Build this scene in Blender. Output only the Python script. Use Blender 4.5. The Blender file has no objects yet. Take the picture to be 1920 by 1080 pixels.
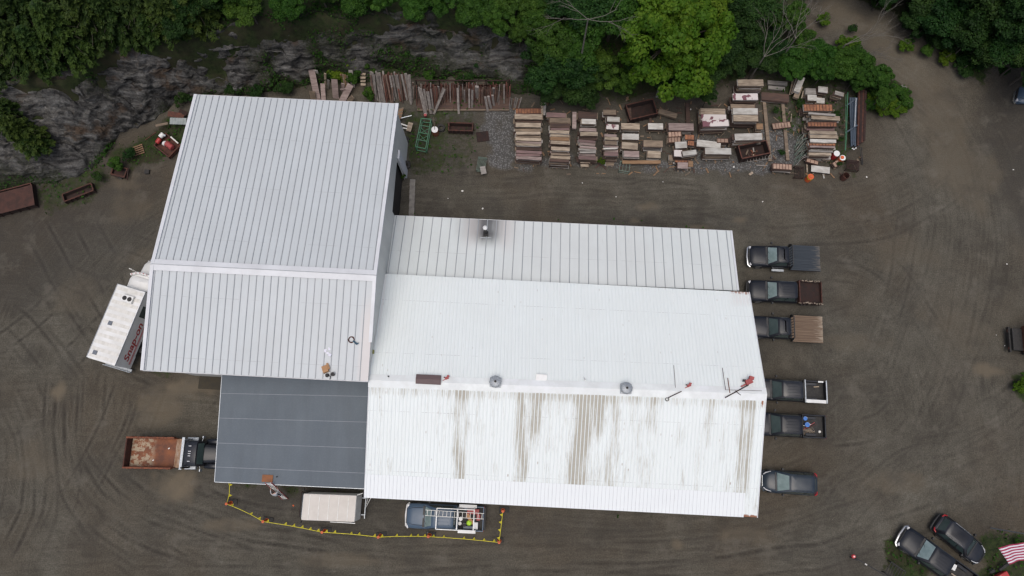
import bpy, math, random
import numpy as np
from mathutils import Vector, Matrix, Euler
R = math.radians
random.seed(7)
sc = bpy.context.scene
COL = sc.collection
# ------------------------------------------------------------------ camera, sky, sun, exposure
CH = 60.0; TH = R(12.7); FP = 1297.0
cam = bpy.data.objects.new('camera', bpy.data.cameras.new('camera'))
cam.data.lens = FP / 1920 * 36; cam.data.sensor_width = 36
cam.data.clip_end = 3000; cam.data.clip_start = 0.5
cam.location = (0, 0, CH); cam.rotation_euler = (TH, 0, 0)
COL.objects.link(cam); sc.camera = cam
SUN_EL, SUN_AZ = R(80), R(200)
world = bpy.data.worlds.new('World'); sc.world = world; world.use_nodes = True
wn = world.node_tree; wn.nodes.clear()
wo = wn.nodes.new('ShaderNodeOutputWorld'); bg = wn.nodes.new('ShaderNodeBackground')
sky = wn.nodes.new('ShaderNodeTexSky'); sky.sky_type = 'NISHITA'; sky.sun_disc = False
sky.sun_elevation = SUN_EL; sky.sun_rotation = SUN_AZ; sky.air_density = 1.0; sky.dust_density = 6.0; sky.ozone_density = 1.0
bg.inputs['Strength'].default_value = 0.10
wn.links.new(sky.outputs[0], bg.inputs[0]); wn.links.new(bg.outputs[0], wo.inputs[0])
sl = bpy.data.lights.new('sun', 'SUN'); sl.energy = 1.1; sl.angle = R(50); sl.color = (1.0, 0.985, 0.955)
sun = bpy.data.objects.new('sun', sl); COL.objects.link(sun)
sd = Vector((math.sin(SUN_AZ) * math.cos(SUN_EL), math.cos(SUN_AZ) * math.cos(SUN_EL), math.sin(SUN_EL)))
sun.rotation_euler = sd.to_track_quat('Z', 'Y').to_euler()
sc.view_settings.view_transform = 'Standard'; sc.view_settings.look = 'None'
sc.view_settings.exposure = 0.17; sc.view_settings.gamma = 1.0
sc.render.engine = 'CYCLES'
sc.cycles.pixel_filter_type = 'BLACKMAN_HARRIS'; sc.cycles.filter_width = 1.4

def P(px, py, h=0.0):
    """where the ray of a photo pixel meets height h (metres)"""
    u = (px - 960) / FP; v = (540 - py) / FP
    d = Vector((u, math.sin(TH) + v * math.cos(TH), -math.cos(TH) + v * math.sin(TH)))
    t = (CH - h) / -d.z
    return Vector((0, 0, CH)) + d * t

# ------------------------------------------------------------------ tagging helpers
def tag(o, label=None, cat=None, group=None, kind=None):
    if label:
        if len(label.split()) > 16: label = label.replace('white and purple blotched', 'blotched').replace('panel, small one', 'panel').replace('second board beneath the', 'second board under')
        o['label'] = label
    if cat: o['category'] = cat
    if group: o['group'] = group
    if kind: o['kind'] = kind
    return o
def thing(name, label, cat, loc=(0, 0, 0), rz=0, group=None):
    o = bpy.data.objects.new(name, None); COL.objects.link(o)
    o.empty_display_size = 0.3
    o.location = loc; o.rotation_euler = (0, 0, rz)
    return tag(o, label, cat, group)
def dup(o, parent=None):
    c = o.copy(); COL.objects.link(c); c.parent = parent
    for ch in o.children: dup(ch, c)
    return c
ORD = ['first', 'second', 'third', 'fourth', 'fifth', 'sixth', 'seventh', 'eighth', 'ninth', 'tenth', 'eleventh', 'twelfth', 'thirteenth', 'fourteenth', 'fifteenth', 'sixteenth', 'seventeenth', 'eighteenth', 'nineteenth', 'twentieth']
def ordn(i):
    if i < 20: return ORD[i]
    if i >= 99: return '%dth' % (i + 1)
    tens = ['twenty', 'thirty', 'forty', 'fifty', 'sixty', 'seventy', 'eighty', 'ninety']
    n = i + 1; t, u = divmod(n, 10)
    return (['', '', 'twentieth', 'thirtieth', 'fortieth', 'fiftieth', 'sixtieth', 'seventieth', 'eightieth', 'ninetieth'][t]) if u == 0 else tens[t - 2] + '-' + ORD[u - 1]

# ------------------------------------------------------------------ mesh builder
class MB:
    def __init__(s): s.v = []; s.f = []; s.m = []; s.mi = 0
    def add(s, vs, fs, M=None):
        n = len(s.v)
        for p in vs:
            p = Vector(p)
            s.v.append(tuple(M @ p) if M is not None else tuple(p))
        for f in fs: s.f.append(tuple(i + n for i in f)); s.m.append(s.mi)
        return s
    def box(s, x0, x1, y0, y1, z0, z1, M=None):
        return s.add([(x0, y0, z0), (x1, y0, z0), (x1, y1, z0), (x0, y1, z0), (x0, y0, z1), (x1, y0, z1), (x1, y1, z1), (x0, y1, z1)],
                     [(3, 2, 1, 0), (4, 5, 6, 7), (0, 1, 5, 4), (1, 2, 6, 5), (2, 3, 7, 6), (3, 0, 4, 7)], M)
    def cbox(s, c, size, rz=0, rx=0, ry=0):
        M = Matrix.Translation(Vector(c)) @ Euler((rx, ry, rz)).to_matrix().to_4x4()
        a, b, d = [q / 2 for q in size]
        return s.box(-a, a, -b, b, -d, d, M)
    def bar(s, a, b, w, h=None, up=(0, 0, 1)):
        h = h or w; a = Vector(a); b = Vector(b); d = b - a; L = d.length
        if L < 1e-6: return s
        x = d / L; u = Vector(up)
        if abs(x.dot(u)) > .99: u = Vector((0, 1, 0))
        y = u.cross(x).normalized(); z = x.cross(y)
        M = Matrix((x, y, z)).transposed().to_4x4(); M.translation = a
        return s.box(0, L, -w / 2, w / 2, -h / 2, h / 2, M)
    def tube(s, pts, r, n=8, r2=None, cap=True):
        pts = [Vector(p) for p in pts]; k = len(pts); base = len(s.v)
        for i, p in enumerate(pts):
            d = (pts[min(i + 1, k - 1)] - pts[max(i - 1, 0)])
            d = d.normalized() if d.length > 1e-9 else Vector((0, 0, 1))
            a = Vector((0, 0, 1)) if abs(d.z) < .9 else Vector((1, 0, 0))
            e1 = d.cross(a).normalized(); e2 = d.cross(e1)
            rr = r if r2 is None else r + (r2 - r) * i / max(1, k - 1)
            for j in range(n):
                t = 2 * math.pi * j / n
                s.v.append(tuple(p + e1 * (rr * math.cos(t)) + e2 * (rr * math.sin(t))))
        for i in range(k - 1):
            for j in range(n):
                a = base + i * n + j; b = base + i * n + (j + 1) % n
                s.f.append((a, b, b + n, a + n)); s.m.append(s.mi)
        if cap:
            s.f.append(tuple(base + j for j in reversed(range(n)))); s.m.append(s.mi)
            s.f.append(tuple(base + (k - 1) * n + j for j in range(n))); s.m.append(s.mi)
        return s
    def lathe(s, prof, n=20, M=None, closed=False):
        base = len(s.v); k = len(prof)
        for (r, z) in prof:
            for j in range(n):
                t = 2 * math.pi * j / n; p = Vector((r * math.cos(t), r * math.sin(t), z))
                s.v.append(tuple(M @ p) if M is not None else tuple(p))
        for i in range(k - 1 if not closed else k):
            i2 = (i + 1) % k
            for j in range(n):
                j2 = (j + 1) % n
                s.f.append((base + i * n + j, base + i * n + j2, base + i2 * n + j2, base + i2 * n + j)); s.m.append(s.mi)
        if not closed:
            if prof[0][0] > 1e-4: s.f.append(tuple(base + j for j in reversed(range(n)))); s.m.append(s.mi)
            if prof[-1][0] > 1e-4: s.f.append(tuple(base + (k - 1) * n + j for j in range(n))); s.m.append(s.mi)
        return s
    def prism(s, poly, z0, z1, M=None):
        n = len(poly)
        vs = [(x, y, z0) for x, y in poly] + [(x, y, z1) for x, y in poly]
        fs = [tuple(reversed(range(n))), tuple(range(n, 2 * n))] + [(i, (i + 1) % n, n + (i + 1) % n, n + i) for i in range(n)]
        return s.add(vs, fs, M)
    def quad_slab(s, a, b, c, d, th):
        """a b c d counter-clockwise seen from outside; thickness th inwards"""
        a, b, c, d = map(Vector, (a, b, c, d)); n = (b - a).cross(d - a).normalized() * th
        return s.add([a - n, b - n, c - n, d - n, a, b, c, d], [(3, 2, 1, 0), (4, 5, 6, 7), (0, 1, 5, 4), (1, 2, 6, 5), (2, 3, 7, 6), (3, 0, 4, 7)])
    def rings(s, rings, cap=True):
        n = len(rings[0]); base = len(s.v)
        for r in rings:
            for p in r: s.v.append(tuple(p))
        for i in range(len(rings) - 1):
            for j in range(n):
                j2 = (j + 1) % n
                s.f.append((base + i * n + j, base + i * n + j2, base + (i + 1) * n + j2, base + (i + 1) * n + j)); s.m.append(s.mi)
        if cap:
            s.f.append(tuple(base + j for j in reversed(range(n)))); s.m.append(s.mi)
            s.f.append(tuple(base + (len(rings) - 1) * n + j for j in range(n))); s.m.append(s.mi)
        return s
    def build(s, name, mat, parent=None, smooth=False, bevel=0, loc=None, rot=None, seg=2, fix=True):
        me = bpy.data.meshes.new(name); me.from_pydata(s.v, [], s.f)
        mats = mat if isinstance(mat, (list, tuple)) else [mat]
        for m in mats: me.materials.append(m)
        if len(mats) > 1: me.polygons.foreach_set('material_index', s.m)
        if fix:
            import bmesh
            bm = bmesh.new(); bm.from_mesh(me); bmesh.ops.recalc_face_normals(bm, faces=bm.faces); bm.to_mesh(me); bm.free()
        if smooth:
            me.polygons.foreach_set('use_smooth', [True] * len(me.polygons))
            try: me.set_sharp_from_angle(angle=R(smooth if smooth is not True else 40))
            except Exception: pass
        me.update()
        o = bpy.data.objects.new(name, me); COL.objects.link(o)
        if parent: o.parent = parent
        if loc is not None: o.location = loc
        if rot is not None: o.rotation_euler = rot
        if bevel:
            b = o.modifiers.new('bevel', 'BEVEL'); b.width = bevel; b.segments = seg; b.limit_method = 'ANGLE'; b.angle_limit = R(40)
        return o

# ------------------------------------------------------------------ materials
class NT:
    def __init__(s, name):
        s.m = bpy.data.materials.new(name); s.m.use_nodes = True; s.t = s.m.node_tree; s.t.nodes.clear()
        s.out = s.t.nodes.new('ShaderNodeOutputMaterial')
    def n(s, typ, **kw):
        nd = s.t.nodes.new('ShaderNode' + typ)
        for k, v in kw.items():
            if k.startswith('_'): setattr(nd, k[1:], v)
        return nd
    def set(s, sock, v):
        if hasattr(v, 'is_output') or isinstance(v, bpy.types.NodeSocket): s.t.links.new(v, sock)
        else: sock.default_value = v
    def coord(s, which='Object'):
        return s.n('TexCoord').outputs[which]
    def geo(s, which='Position'): return s.n('NewGeometry').outputs[which]
    def mapping(s, vec, scale=(1, 1, 1), rot=(0, 0, 0), loc=(0, 0, 0)):
        m = s.n('Mapping'); s.set(m.inputs['Vector'], vec); m.inputs['Scale'].default_value = scale
        m.inputs['Rotation'].default_value = rot; m.inputs['Location'].default_value = loc; return m.outputs[0]
    def noise(s, vec, scale=1, detail=4, rough=.6, dist=0):
        m = s.n('TexNoise'); s.set(m.inputs['Vector'], vec); m.inputs['Scale'].default_value = scale
        m.inputs['Detail'].default_value = detail; m.inputs['Roughness'].default_value = rough; m.inputs['Distortion'].default_value = dist
        return m.outputs[0]
    def voro(s, vec, scale=1, feat='F1'):
        m = s.n('TexVoronoi'); m.feature = feat; s.set(m.inputs['Vector'], vec); m.inputs['Scale'].default_value = scale; return m.outputs
    def ramp(s, fac, stops):
        m = s.n('ValToRGB'); s.set(m.inputs[0], fac); e = m.color_ramp.elements
        while len(e) < len(stops): e.new(0.5)
        for i, (p, c) in enumerate(stops):
            e[i].position = p; e[i].color = (*c, 1) if len(c) == 3 else c
        return m.outputs[0]
    def mr(s, v, a, b, c=0., d=1.):
        m = s.n('MapRange'); s.set(m.inputs[0], v); m.inputs[1].default_value = a; m.inputs[2].default_value = b
        m.inputs[3].default_value = c; m.inputs[4].default_value = d; return m.outputs[0]
    def math(s, op, a, b=0., c=None):
        m = s.n('Math'); m.operation = op; s.set(m.inputs[0], a); s.set(m.inputs[1], b)
        if c is not None: s.set(m.inputs[2], c)
        return m.outputs[0]
    def mix(s, f, a, b, mode='MIX'):
        m = s.n('Mix'); m.data_type = 'RGBA'; m.blend_type = mode; s.set(m.inputs[0], f)
        s.set(m.inputs[6], (*a, 1) if isinstance(a, tuple) and len(a) == 3 else a)
        s.set(m.inputs[7], (*b, 1) if isinstance(b, tuple) and len(b) == 3 else b); return m.outputs[2]
    def attr(s, name, out='Fac'):
        a = s.n('Attribute'); a.attribute_name = name; return a.outputs[out]
    def bump(s, h, st=.5, d=.1, normal=None):
        b = s.n('Bump'); b.inputs['Strength'].default_value = st; b.inputs['Distance'].default_value = d; s.set(b.inputs['Height'], h)
        if normal is not None: s.set(b.inputs['Normal'], normal)
        return b.outputs[0]
    def bsdf(s, col, rough=.7, metal=0., normal=None, coat=0, spec=None, alpha=None):
        p = s.n('BsdfPrincipled'); s.set(p.inputs['Base Color'], (*col, 1) if isinstance(col, tuple) and len(col) == 3 else col)
        s.set(p.inputs['Roughness'], rough); s.set(p.inputs['Metallic'], metal)
        if normal is not None: s.set(p.inputs['Normal'], normal)
        if coat: p.inputs['Coat Weight'].default_value = coat; p.inputs['Coat Roughness'].default_value = .08
        if spec is not None: p.inputs['Specular IOR Level'].default_value = spec
        s.t.links.new(p.outputs[0], s.out.inputs[0]); s.p = p
        return s.m
def pm(name, c1, c2=None, scale=3, rough=.7, metal=0., bump=0., stretch=(1, 1, 1), lo=.35, hi=.65, coat=0, rv=0., spec=None, detail=5):
    n = NT(name); c2 = c2 or c1
    v = n.mapping(n.coord(), stretch)
    if rv:
        oi = n.n('ObjectInfo'); vm = n.n('VectorMath'); vm.operation = 'ADD'
        cb = n.n('CombineXYZ'); k = n.math('MULTIPLY', oi.outputs['Random'], 37.)
        for i in range(3): n.set(cb.inputs[i], k)
        n.set(vm.inputs[0], v); n.set(vm.inputs[1], cb.outputs[0]); v = vm.outputs[0]
    f = n.noise(v, scale, detail)
    c = n.mix(n.mr(f, lo, hi), c1, c2)
    if rv:
        hs = n.n('HueSaturation'); n.set(hs.inputs['Color'], c); n.set(hs.inputs['Value'], n.mr(oi.outputs['Random'], 0, 1, 1 - rv, 1 + rv)); c = hs.outputs[0]
    nm = n.bump(f, min(1, bump), .03) if bump else None
    return n.bsdf(c, rough, metal, nm, coat, spec)

M = {}
M['white_paint'] = pm('white_paint', (.74, .75, .75), (.62, .62, .60), .8, .45)
M['off_white'] = pm('off_white', (.70, .69, .66), (.58, .57, .53), 1.2, .55, stretch=(1, 3, 1))
M['black_paint'] = pm('black_paint', (.010, .012, .018), (.022, .023, .027), 1.5, .36, coat=.2)
M['charcoal_paint'] = pm('charcoal_paint', (.009, .011, .017), (.016, .018, .023), 1.2, .36, coat=.1, spec=.35)
M['blue_paint'] = pm('blue_paint', (.050, .085, .135), (.062, .095, .14), 1.2, .42, coat=.1)
M['slate_paint'] = pm('slate_paint', (.018, .028, .042), (.026, .036, .048), 1.2, .34, coat=.15, spec=.4)
M['glass'] = pm('glass', (.035, .055, .055), (.06, .085, .085), .7, .08, spec=.9)
M['pale_glass'] = pm('pale_glass', (.16, .22, .22), (.26, .33, .33), 1.1, .12, spec=.9)
M['rubber'] = pm('rubber', (.018, .018, .018), (.035, .033, .03), 6, .85)
M['dark'] = pm('dark', (.012, .012, .013), (.03, .028, .026), 5, .7)
M['plastic'] = pm('plastic', (.022, .023, .025), (.035, .035, .035), 6, .6)
M['steel'] = pm('steel', (.42, .43, .44), (.3, .3, .3), 5, .4, .7)
M['chrome'] = pm('chrome', (.6, .62, .64), (.5, .5, .5), 5, .2, .85)
M['galv'] = pm('galv', (.32, .35, .38), (.44, .47, .5), 8, .45, .5)
M['lamp_red'] = pm('lamp_red', (.35, .015, .02), None, 3, .2)
M['lamp_clear'] = pm('lamp_clear', (.55, .56, .58), (.4, .4, .42), 8, .15)
M['rust'] = pm('rust', (.10, .035, .022), (.045, .02, .016), 4, .85, bump=.4, rv=.25)
M['rust_dark'] = pm('rust_dark', (.038, .016, .012), (.018, .011, .010), 3, .88, bump=.4, rv=.25)
M['old_rust'] = pm('old_rust', (.022, .013, .011), (.035, .018, .014), 3, .9, bump=.4); M['old_rust2'] = pm('old_rust2', (.072, .030, .022), (.038, .019, .015), 1.6, .9, bump=.4)
M['rust_orange'] = pm('rust_orange', (.22, .075, .035), (.10, .035, .022), 5, .85, bump=.3)
M['red_paint'] = pm('red_paint', (.42, .03, .035), (.32, .035, .03), 6, .45)
M['red_faded'] = pm('red_faded', (.36, .07, .07), (.26, .05, .05), 6, .6)
M['orange'] = pm('orange', (.62, .12, .03), (.5, .10, .03), 6, .55)
M['yellow'] = pm('yellow', (.62, .55, .03), (.52, .45, .03), 6, .6)
M['green_paint'] = pm('green_paint', (.035, .17, .085), (.06, .13, .08), 5, .55)
M['green_grey'] = pm('green_grey', (.14, .19, .15), (.09, .12, .10), 5, .7, rv=.2)
M['blue_plastic'] = pm('blue_plastic', (.03, .16, .5), (.03, .13, .42), 3, .4)
M['hivis'] = pm('hivis', (.45, .75, .05), None, 3, .7)
M['blue_beam'] = pm('blue_beam', (.05, .075, .11), (.035, .05, .07), 4, .6)
M['concrete'] = pm('concrete', (.24, .23, .21), (.16, .15, .14), 2, .9, bump=.3)
M['card'] = pm('card', (.42, .24, .12), (.36, .2, .1), 3, .85)
M['brown_metal'] = pm('brown_metal', (.13, .085, .085), (.10, .07, .07), 4, .6, stretch=(.5, 6, 1))
M['skin'] = pm('skin', (.5, .3, .22), (.45, .26, .19), 6, .6)
M['shirt'] = pm('shirt', (.5, .52, .55), (.4, .42, .45), 5, .85)
M['jeans'] = pm('jeans', (.05, .06, .09), (.07, .08, .11), 9, .9)
M['hair'] = pm('hair', (.02, .015, .012), None, 9, .8)
# boards
BM = {
 'cream': pm('board_cream', (.38, .315, .24), (.20, .155, .115), 2.2, .85, stretch=(.6, 3, 1), rv=.2, bump=.2),
 'tan': pm('board_tan', (.23, .175, .125), (.13, .10, .075), 2.2, .88, stretch=(.6, 3, 1), rv=.2, bump=.2),
 'grey': pm('board_grey', (.30, .28, .26), (.18, .165, .15), 2.2, .88, stretch=(.6, 3, 1), rv=.2, bump=.2),
 'white': pm('board_white', (.50, .49, .46), (.33, .31, .28), 1.6, .8, stretch=(.8, 2, 1), rv=.12, bump=.15),
 'mauve': pm('board_mauve', (.19, .12, .115), (.125, .085, .08), 2.2, .85, stretch=(.6, 4, 1), rv=.2, bump=.2),
 'pink': pm('board_pink', (.32, .255, .235), (.19, .14, .13), 2.2, .85, stretch=(.6, 4, 1), rv=.15, bump=.2),
 'brown': pm('board_brown', (.085, .05, .038), (.05, .033, .028), 2.2, .88, stretch=(.6, 3, 1), rv=.2, bump=.3),
 'patch': pm('board_patch', (.56, .52, .50), (.16, .07, .085), 1.5, .8, lo=.515, hi=.55, detail=2, rv=.05),
 'orangewood': pm('board_orange', (.27, .165, .09), (.18, .11, .065), 2.5, .85, stretch=(.5, 4, 1), rv=.15),
}
M['grid_face'] = pm('grid_face', (.34, .15, .075), (.17, .075, .045), 2.5, .85, rv=.2)
M['grid_face_tan'] = pm('grid_face_tan', (.40, .28, .21), (.26, .17, .13), 2.5, .85, rv=.2)
M['grid_rib'] = pm('grid_rib', (.10, .045, .032), (.06, .03, .025), 3, .85)
M['post_grey'] = pm('post_grey', (.27, .245, .225), (.15, .13, .12), 2, .9, stretch=(3, 3, .5), rv=.25)
M['post_rust'] = pm('post_rust', (.13, .05, .035), (.07, .032, .026), 2, .88, stretch=(3, 3, .5), rv=.35)
M['post_brown'] = pm('post_brown', (.15, .095, .07), (.075, .05, .042), 2, .9, stretch=(3, 3, .5), rv=.3)

# ------------------------------------------------------------------ numpy noise
def _h(i, j, k, seed):
    n = (i * 374761393 + j * 668265263 + k * 1274126177 + seed * 982451653) & 0xffffffff
    n = ((n ^ (n >> 13)) * 1274126177) & 0xffffffff
    return ((n ^ (n >> 16)) & 0xffff) / 65535.0
def vnoise(x, y, z=0., seed=1):
    x = np.asarray(x, float); y = np.asarray(y, float); z = np.zeros_like(x) + z
    xi = np.floor(x).astype(np.int64); yi = np.floor(y).astype(np.int64); zi = np.floor(z).astype(np.int64)
    fx, fy, fz = x - xi, y - yi, z - zi
    fx, fy, fz = [t * t * (3 - 2 * t) for t in (fx, fy, fz)]
    r = 0
    for a in (0, 1):
        for b in (0, 1):
            for c in (0, 1):
                w = (fx if a else 1 - fx) * (fy if b else 1 - fy) * (fz if c else 1 - fz)
                r = r + w * _h(xi + a, yi + b, zi + c, seed)
    return r
def fbm(x, y, z=0., o=4, seed=1):
    r = 0; a = .5; s = 1.; t = 0
    for i in range(o):
        r = r + a * vnoise(np.asarray(x) * s, np.asarray(y) * s, np.asarray(z) * s, seed + i); t += a; a *= .5; s *= 2.03
    return r / t
def sstep(a, b, x):
    t = np.clip((x - a) / (b - a), 0, 1); return t * t * (3 - 2 * t)

# ------------------------------------------------------------------ terrain
def poly_world(pts): return np.array([tuple(P(x, y, h))[:2] for x, y, h in pts])
BASE = poly_world([(-300, 400, 0), (-60, 378, 0), (60, 352, 0), (150, 330, 0), (190, 300, 0), (215, 270, 0), (270, 238, 0), (330, 195, 0), (400, 180, 0), (500, 172, 0), (580, 160, 0), (700, 152, 0), (800, 150, 0), (900, 152, 0), (985, 175, 0), (1060, 190, 0), (1180, 180, 0), (1330, 165, 0), (1480, 120, 0), (1500, 60, 0), (1520, -60, 0), (1540, -300, 0)])
HB = 6.5
def tops(h):
    return poly_world([(-300, 120, HB), (-60, 130, HB), (40, 140, HB), (105, 140, HB), (125, 120, HB), (170, 95, HB), (230, 78, HB), (330, 68, HB), (420, 52, HB), (500, 38, HB), (560, 30, 6), (700, 22, 6), (800, 18, 5.5), (900, 18, 5), (985, 30, 4.5), (1060, 90, 3), (1180, 80, 2.5), (1330, 60, 2), (1420, 20, 1.5), (1400, -20, 1.5), (1400, -100, 2), (1400, -400, 4)])
TOPL = tops(0)
TOPH = np.array([HB] * 10 + [6, 6, 5.5, 5, 4.5, 3, 2.5, 2, 1.5, 1.5, 2, 4.])
def seg_dist(X, Y, pl):
    """distance to polyline + side sign (left of travel = +) + parameter index"""
    best = np.full(X.shape, 1e9); sg = np.ones(X.shape); par = np.zeros(X.shape)
    for i in range(len(pl) - 1):
        a, b = pl[i], pl[i + 1]; d = b - a; L2 = d @ d
        t = np.clip(((X - a[0]) * d[0] + (Y - a[1]) * d[1]) / L2, 0, 1)
        cx = a[0] + t * d[0]; cy = a[1] + t * d[1]; q = np.hypot(X - cx, Y - cy)
        m = q < best
        cr = d[0] * (Y - a[1]) - d[1] * (X - a[0])
        best = np.where(m, q, best); sg = np.where(m, np.sign(cr), sg); par = np.where(m, i + t, par)
    return best, sg, par
VERGE = poly_world([(1500, -400, 0), (1500, -150, 0), (1530, -60, 0), (1650, 0, 0), (1725, 50, 0), (1800, 108, 0), (1860, 170, 0), (1925, 300, 0), (2100, 420, 0), (2600, 500, 0)])
def terr(X, Y):
    X = np.asarray(X, float); Y = np.asarray(Y, float)
    db, sb, pb = seg_dist(X, Y, BASE); dt, st, pt = seg_dist(X, Y, TOPL)
    Ht = np.interp(pt, np.arange(len(TOPH)), TOPH)
    t = db / (db + dt + 1e-6)
    up = Ht * (0.15 * t + 0.85 * sstep(0.02, .98, t))
    z = np.where(sb > 0, np.where(st > 0, Ht + np.minimum(dt * .12, 6), up), 0.)
    # east wood beyond the road rises a little
    dv, sv, _ = seg_dist(X, Y, VERGE); z = np.maximum(z, np.where(sv > 0, 1., 0.) * (sstep(0, 7, dv) * 4.2 + np.minimum(dv * .12, 4)))
    return z
def inpoly(X, Y, poly):
    r = np.zeros(X.shape, bool); n = len(poly)
    for i in range(n):
        x1, y1 = poly[i]; x2, y2 = poly[(i + 1) % n]
        c = ((y1 > Y) != (y2 > Y)) & (X < (x2 - x1) * (Y - y1) / (y2 - y1 + 1e-12) + x1); r ^= c
    return r
def pmask(X, Y, pts, soft=.8, rough=.8, seed=3):
    """soft mask of a polygon given on the photo's ground"""
    w = np.array([tuple(P(x, y))[:2] for x, y in pts])
    d, _, _ = seg_dist(X, Y, np.vstack([w, w[:1]])); s = np.where(inpoly(X, Y, w), d, -d)
    s = s + (fbm(X * .7, Y * .7, 0, 4, seed) - .5) * 2 * rough
    return sstep(-soft, soft, s)
def blob(X, Y, px, py, rx, ry, seed=5, rough=.45):
    c = P(px, py); s = 22.0
    q = np.hypot((X - c.x) / (rx / s), (Y - c.y) / (ry / s)) + (fbm(X * .45 + px, Y * .45, 0, 5, seed) - .5) * 3.2 * rough + (fbm(X * 1.9, Y * 1.9, 0, 3, seed) - .5) * .7
    return 1 - sstep(.45, 1.15, q)
gx = np.concatenate([np.array([-900, -400, -200, -120, -85, -70]), np.arange(-60, 60.01, .25), np.array([70, 85, 120, 200, 400, 900])])
gy = np.concatenate([np.array([-900, -400, -200, -100, -60, -40, -30]), np.arange(-22, 62.01, .25), np.array([70, 90, 140, 250, 500, 900])])
GX, GY = np.meshgrid(gx, gy)
GZ = terr(GX, GY)
db, sb, _ = seg_dist(GX, GY, BASE); dt, stp, pt = seg_dist(GX, GY, TOPL)
rockzone = ((sb > 0) & (stp < 0) & (pt < 14.5)).astype(float)
yard = (GZ < .05)
GZ = GZ + (fbm(GX * .25, GY * .25, 0, 4, 11) - .5) * np.where(yard, .10, .5)
GZ = GZ + (fbm(GX * .9, GY * .9, 0, 3, 21) - .5) * np.where(yard, .05, .35)
GZ = np.where((rockzone > 0) & (db > .9) & (dt > .9), GZ - .9, GZ)
G_grass = np.zeros(GX.shape)
def gmax(m, w=1.): 
    global G_grass
    G_grass = np.maximum(G_grass, m * w)
gmax(sstep(-.2, .5, np.where(sb > 0, db, -db) + (fbm(GX * .6, GY * .6, 0, 4, 31) - .5) * 2.2))
for pts, w in [([(90, 420), (170, 380), (215, 330), (190, 300), (60, 350)], .55), ([(200, 290), (290, 240), (340, 190), (350, 260), (300, 300), (250, 320)], .7),
               ([(745, 200), (960, 185), (960, 205), (850, 215), (830, 330), (760, 330)], .55), ([(850, 200), (900, 200), (890, 310), (850, 330), (780, 320)], .45),
               ([(1470, 110), (1560, 90), (1640, 130), (1700, 170), (1716, 200), (1680, 222), (1625, 215), (1600, 160), (1480, 170)], 1.),
               ([(1480, -60), (1640, 10), (1720, 60), (1790, 110), (1850, 170), (1850, 130), (1950, 120), (1950, -100), (1480, -150)], 1.),
               ([(1000, 160), (1480, 100), (1620, 160), (1600, 330), (1470, 270), (1400, 150), (1250, 190), (1050, 195)], .5),
               ([(1655, 1010), (1690, 1020), (1740, 1055), (1750, 1100), (1680, 1100), (1665, 1050)], .9), ([(1830, 1030), (1850, 1010), (1950, 1000), (1950, 1100), (1800, 1100), (1850, 1060)], .9),
               ([(1903, 700), (1950, 680), (1950, 770), (1915, 750), (1904, 725)], 1.), ([(430, 905), (700, 920), (700, 932), (560, 925), (430, 915)], .6),
               ([(690, 938), (1420, 972), (1420, 980), (690, 946)], .4), ([(270, 690), (420, 700), (420, 712), (280, 705)], .5), ([(740, 398), (1370, 428), (1370, 436), (740, 410)], .3)]:
    gmax(pmask(GX, GY, pts, .7, .8), w)
farmask = 1 - sstep(0, 8, np.minimum(np.minimum(GX + 56, 56 - GX), np.minimum(GY + 19, 56 - GY))); gmax(farmask * np.where(GY > 10, 1, .6))
G_gravel = np.zeros(GX.shape)
for pts, w in [([(900, 190), (965, 195), (965, 310), (1300, 318), (1450, 325), (1440, 300), (1320, 305), (1000, 300), (1000, 325), (930, 320), (905, 260)], .8), ([(1420, 240), (1500, 220), (1500, 310), (1400, 320)], .8),
               ([(1290, 240), (1330, 250), (1400, 300), (1380, 325), (1290, 320)], .6), ([(1060, 240), (1075, 240), (1080, 310), (1060, 310)], .6), ([(780, 205), (960, 200), (960, 215), (780, 225)], .4)]:
    G_gravel = np.maximum(G_gravel, pmask(GX, GY, pts, .5, .9, 9) * w)
G_mud = np.zeros(GX.shape)
for b in [(355, 728, 75, 22, .9), (300, 760, 50, 40, .6), (325, 910, 45, 40, 1), (115, 733, 20, 18, 1), (230, 335, 45, 25, .5), (240, 385, 40, 30, .3), (1385, 412, 25, 12, .8), (1212, 388, 32, 10, .7), (1310, 428, 26, 8, .6), (1188, 414, 10, 6, .6),
          (800, 968, 60, 20, .7), (860, 1000, 60, 14, .5), (1860, 695, 35, 14, .8), (1560, 45, 60, 22, .35), (1680, 110, 50, 35, .35), (1780, 210, 40, 50, .3), (1850, 330, 25, 70, .3), (1600, 640, 60, 20, .25), (1700, 480, 70, 40, .2), (60, 860, 50, 40, .3), (250, 640, 30, 30, .3), (1400, 1000, 60, 18, .4), (1270, 1020, 12, 9, .7), (640, 1050, 80, 14, .45), (1360, 1003, 10, 10, .6), (1690, 900, 70, 22, .35), (1800, 620, 60, 60, .2), (430, 985, 70, 12, .5), (300, 480, 60, 20, .25), (150, 560, 60, 50, .25)]:
    G_mud = np.maximum(G_mud, blob(GX, GY, *b[:4]) * b[4])
G_mud = np.maximum(G_mud, pmask(GX, GY, [(1530, 10), (1640, 95), (1715, 200), (1745, 330), (1840, 400), (1830, 280), (1775, 150), (1690, 65), (1560, -20)], 1.2, 1.2, 17) * .42)
G_dark = np.zeros(GX.shape)  # dark soil, plus contact shade near vehicles and tree shade put into the colour
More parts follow.
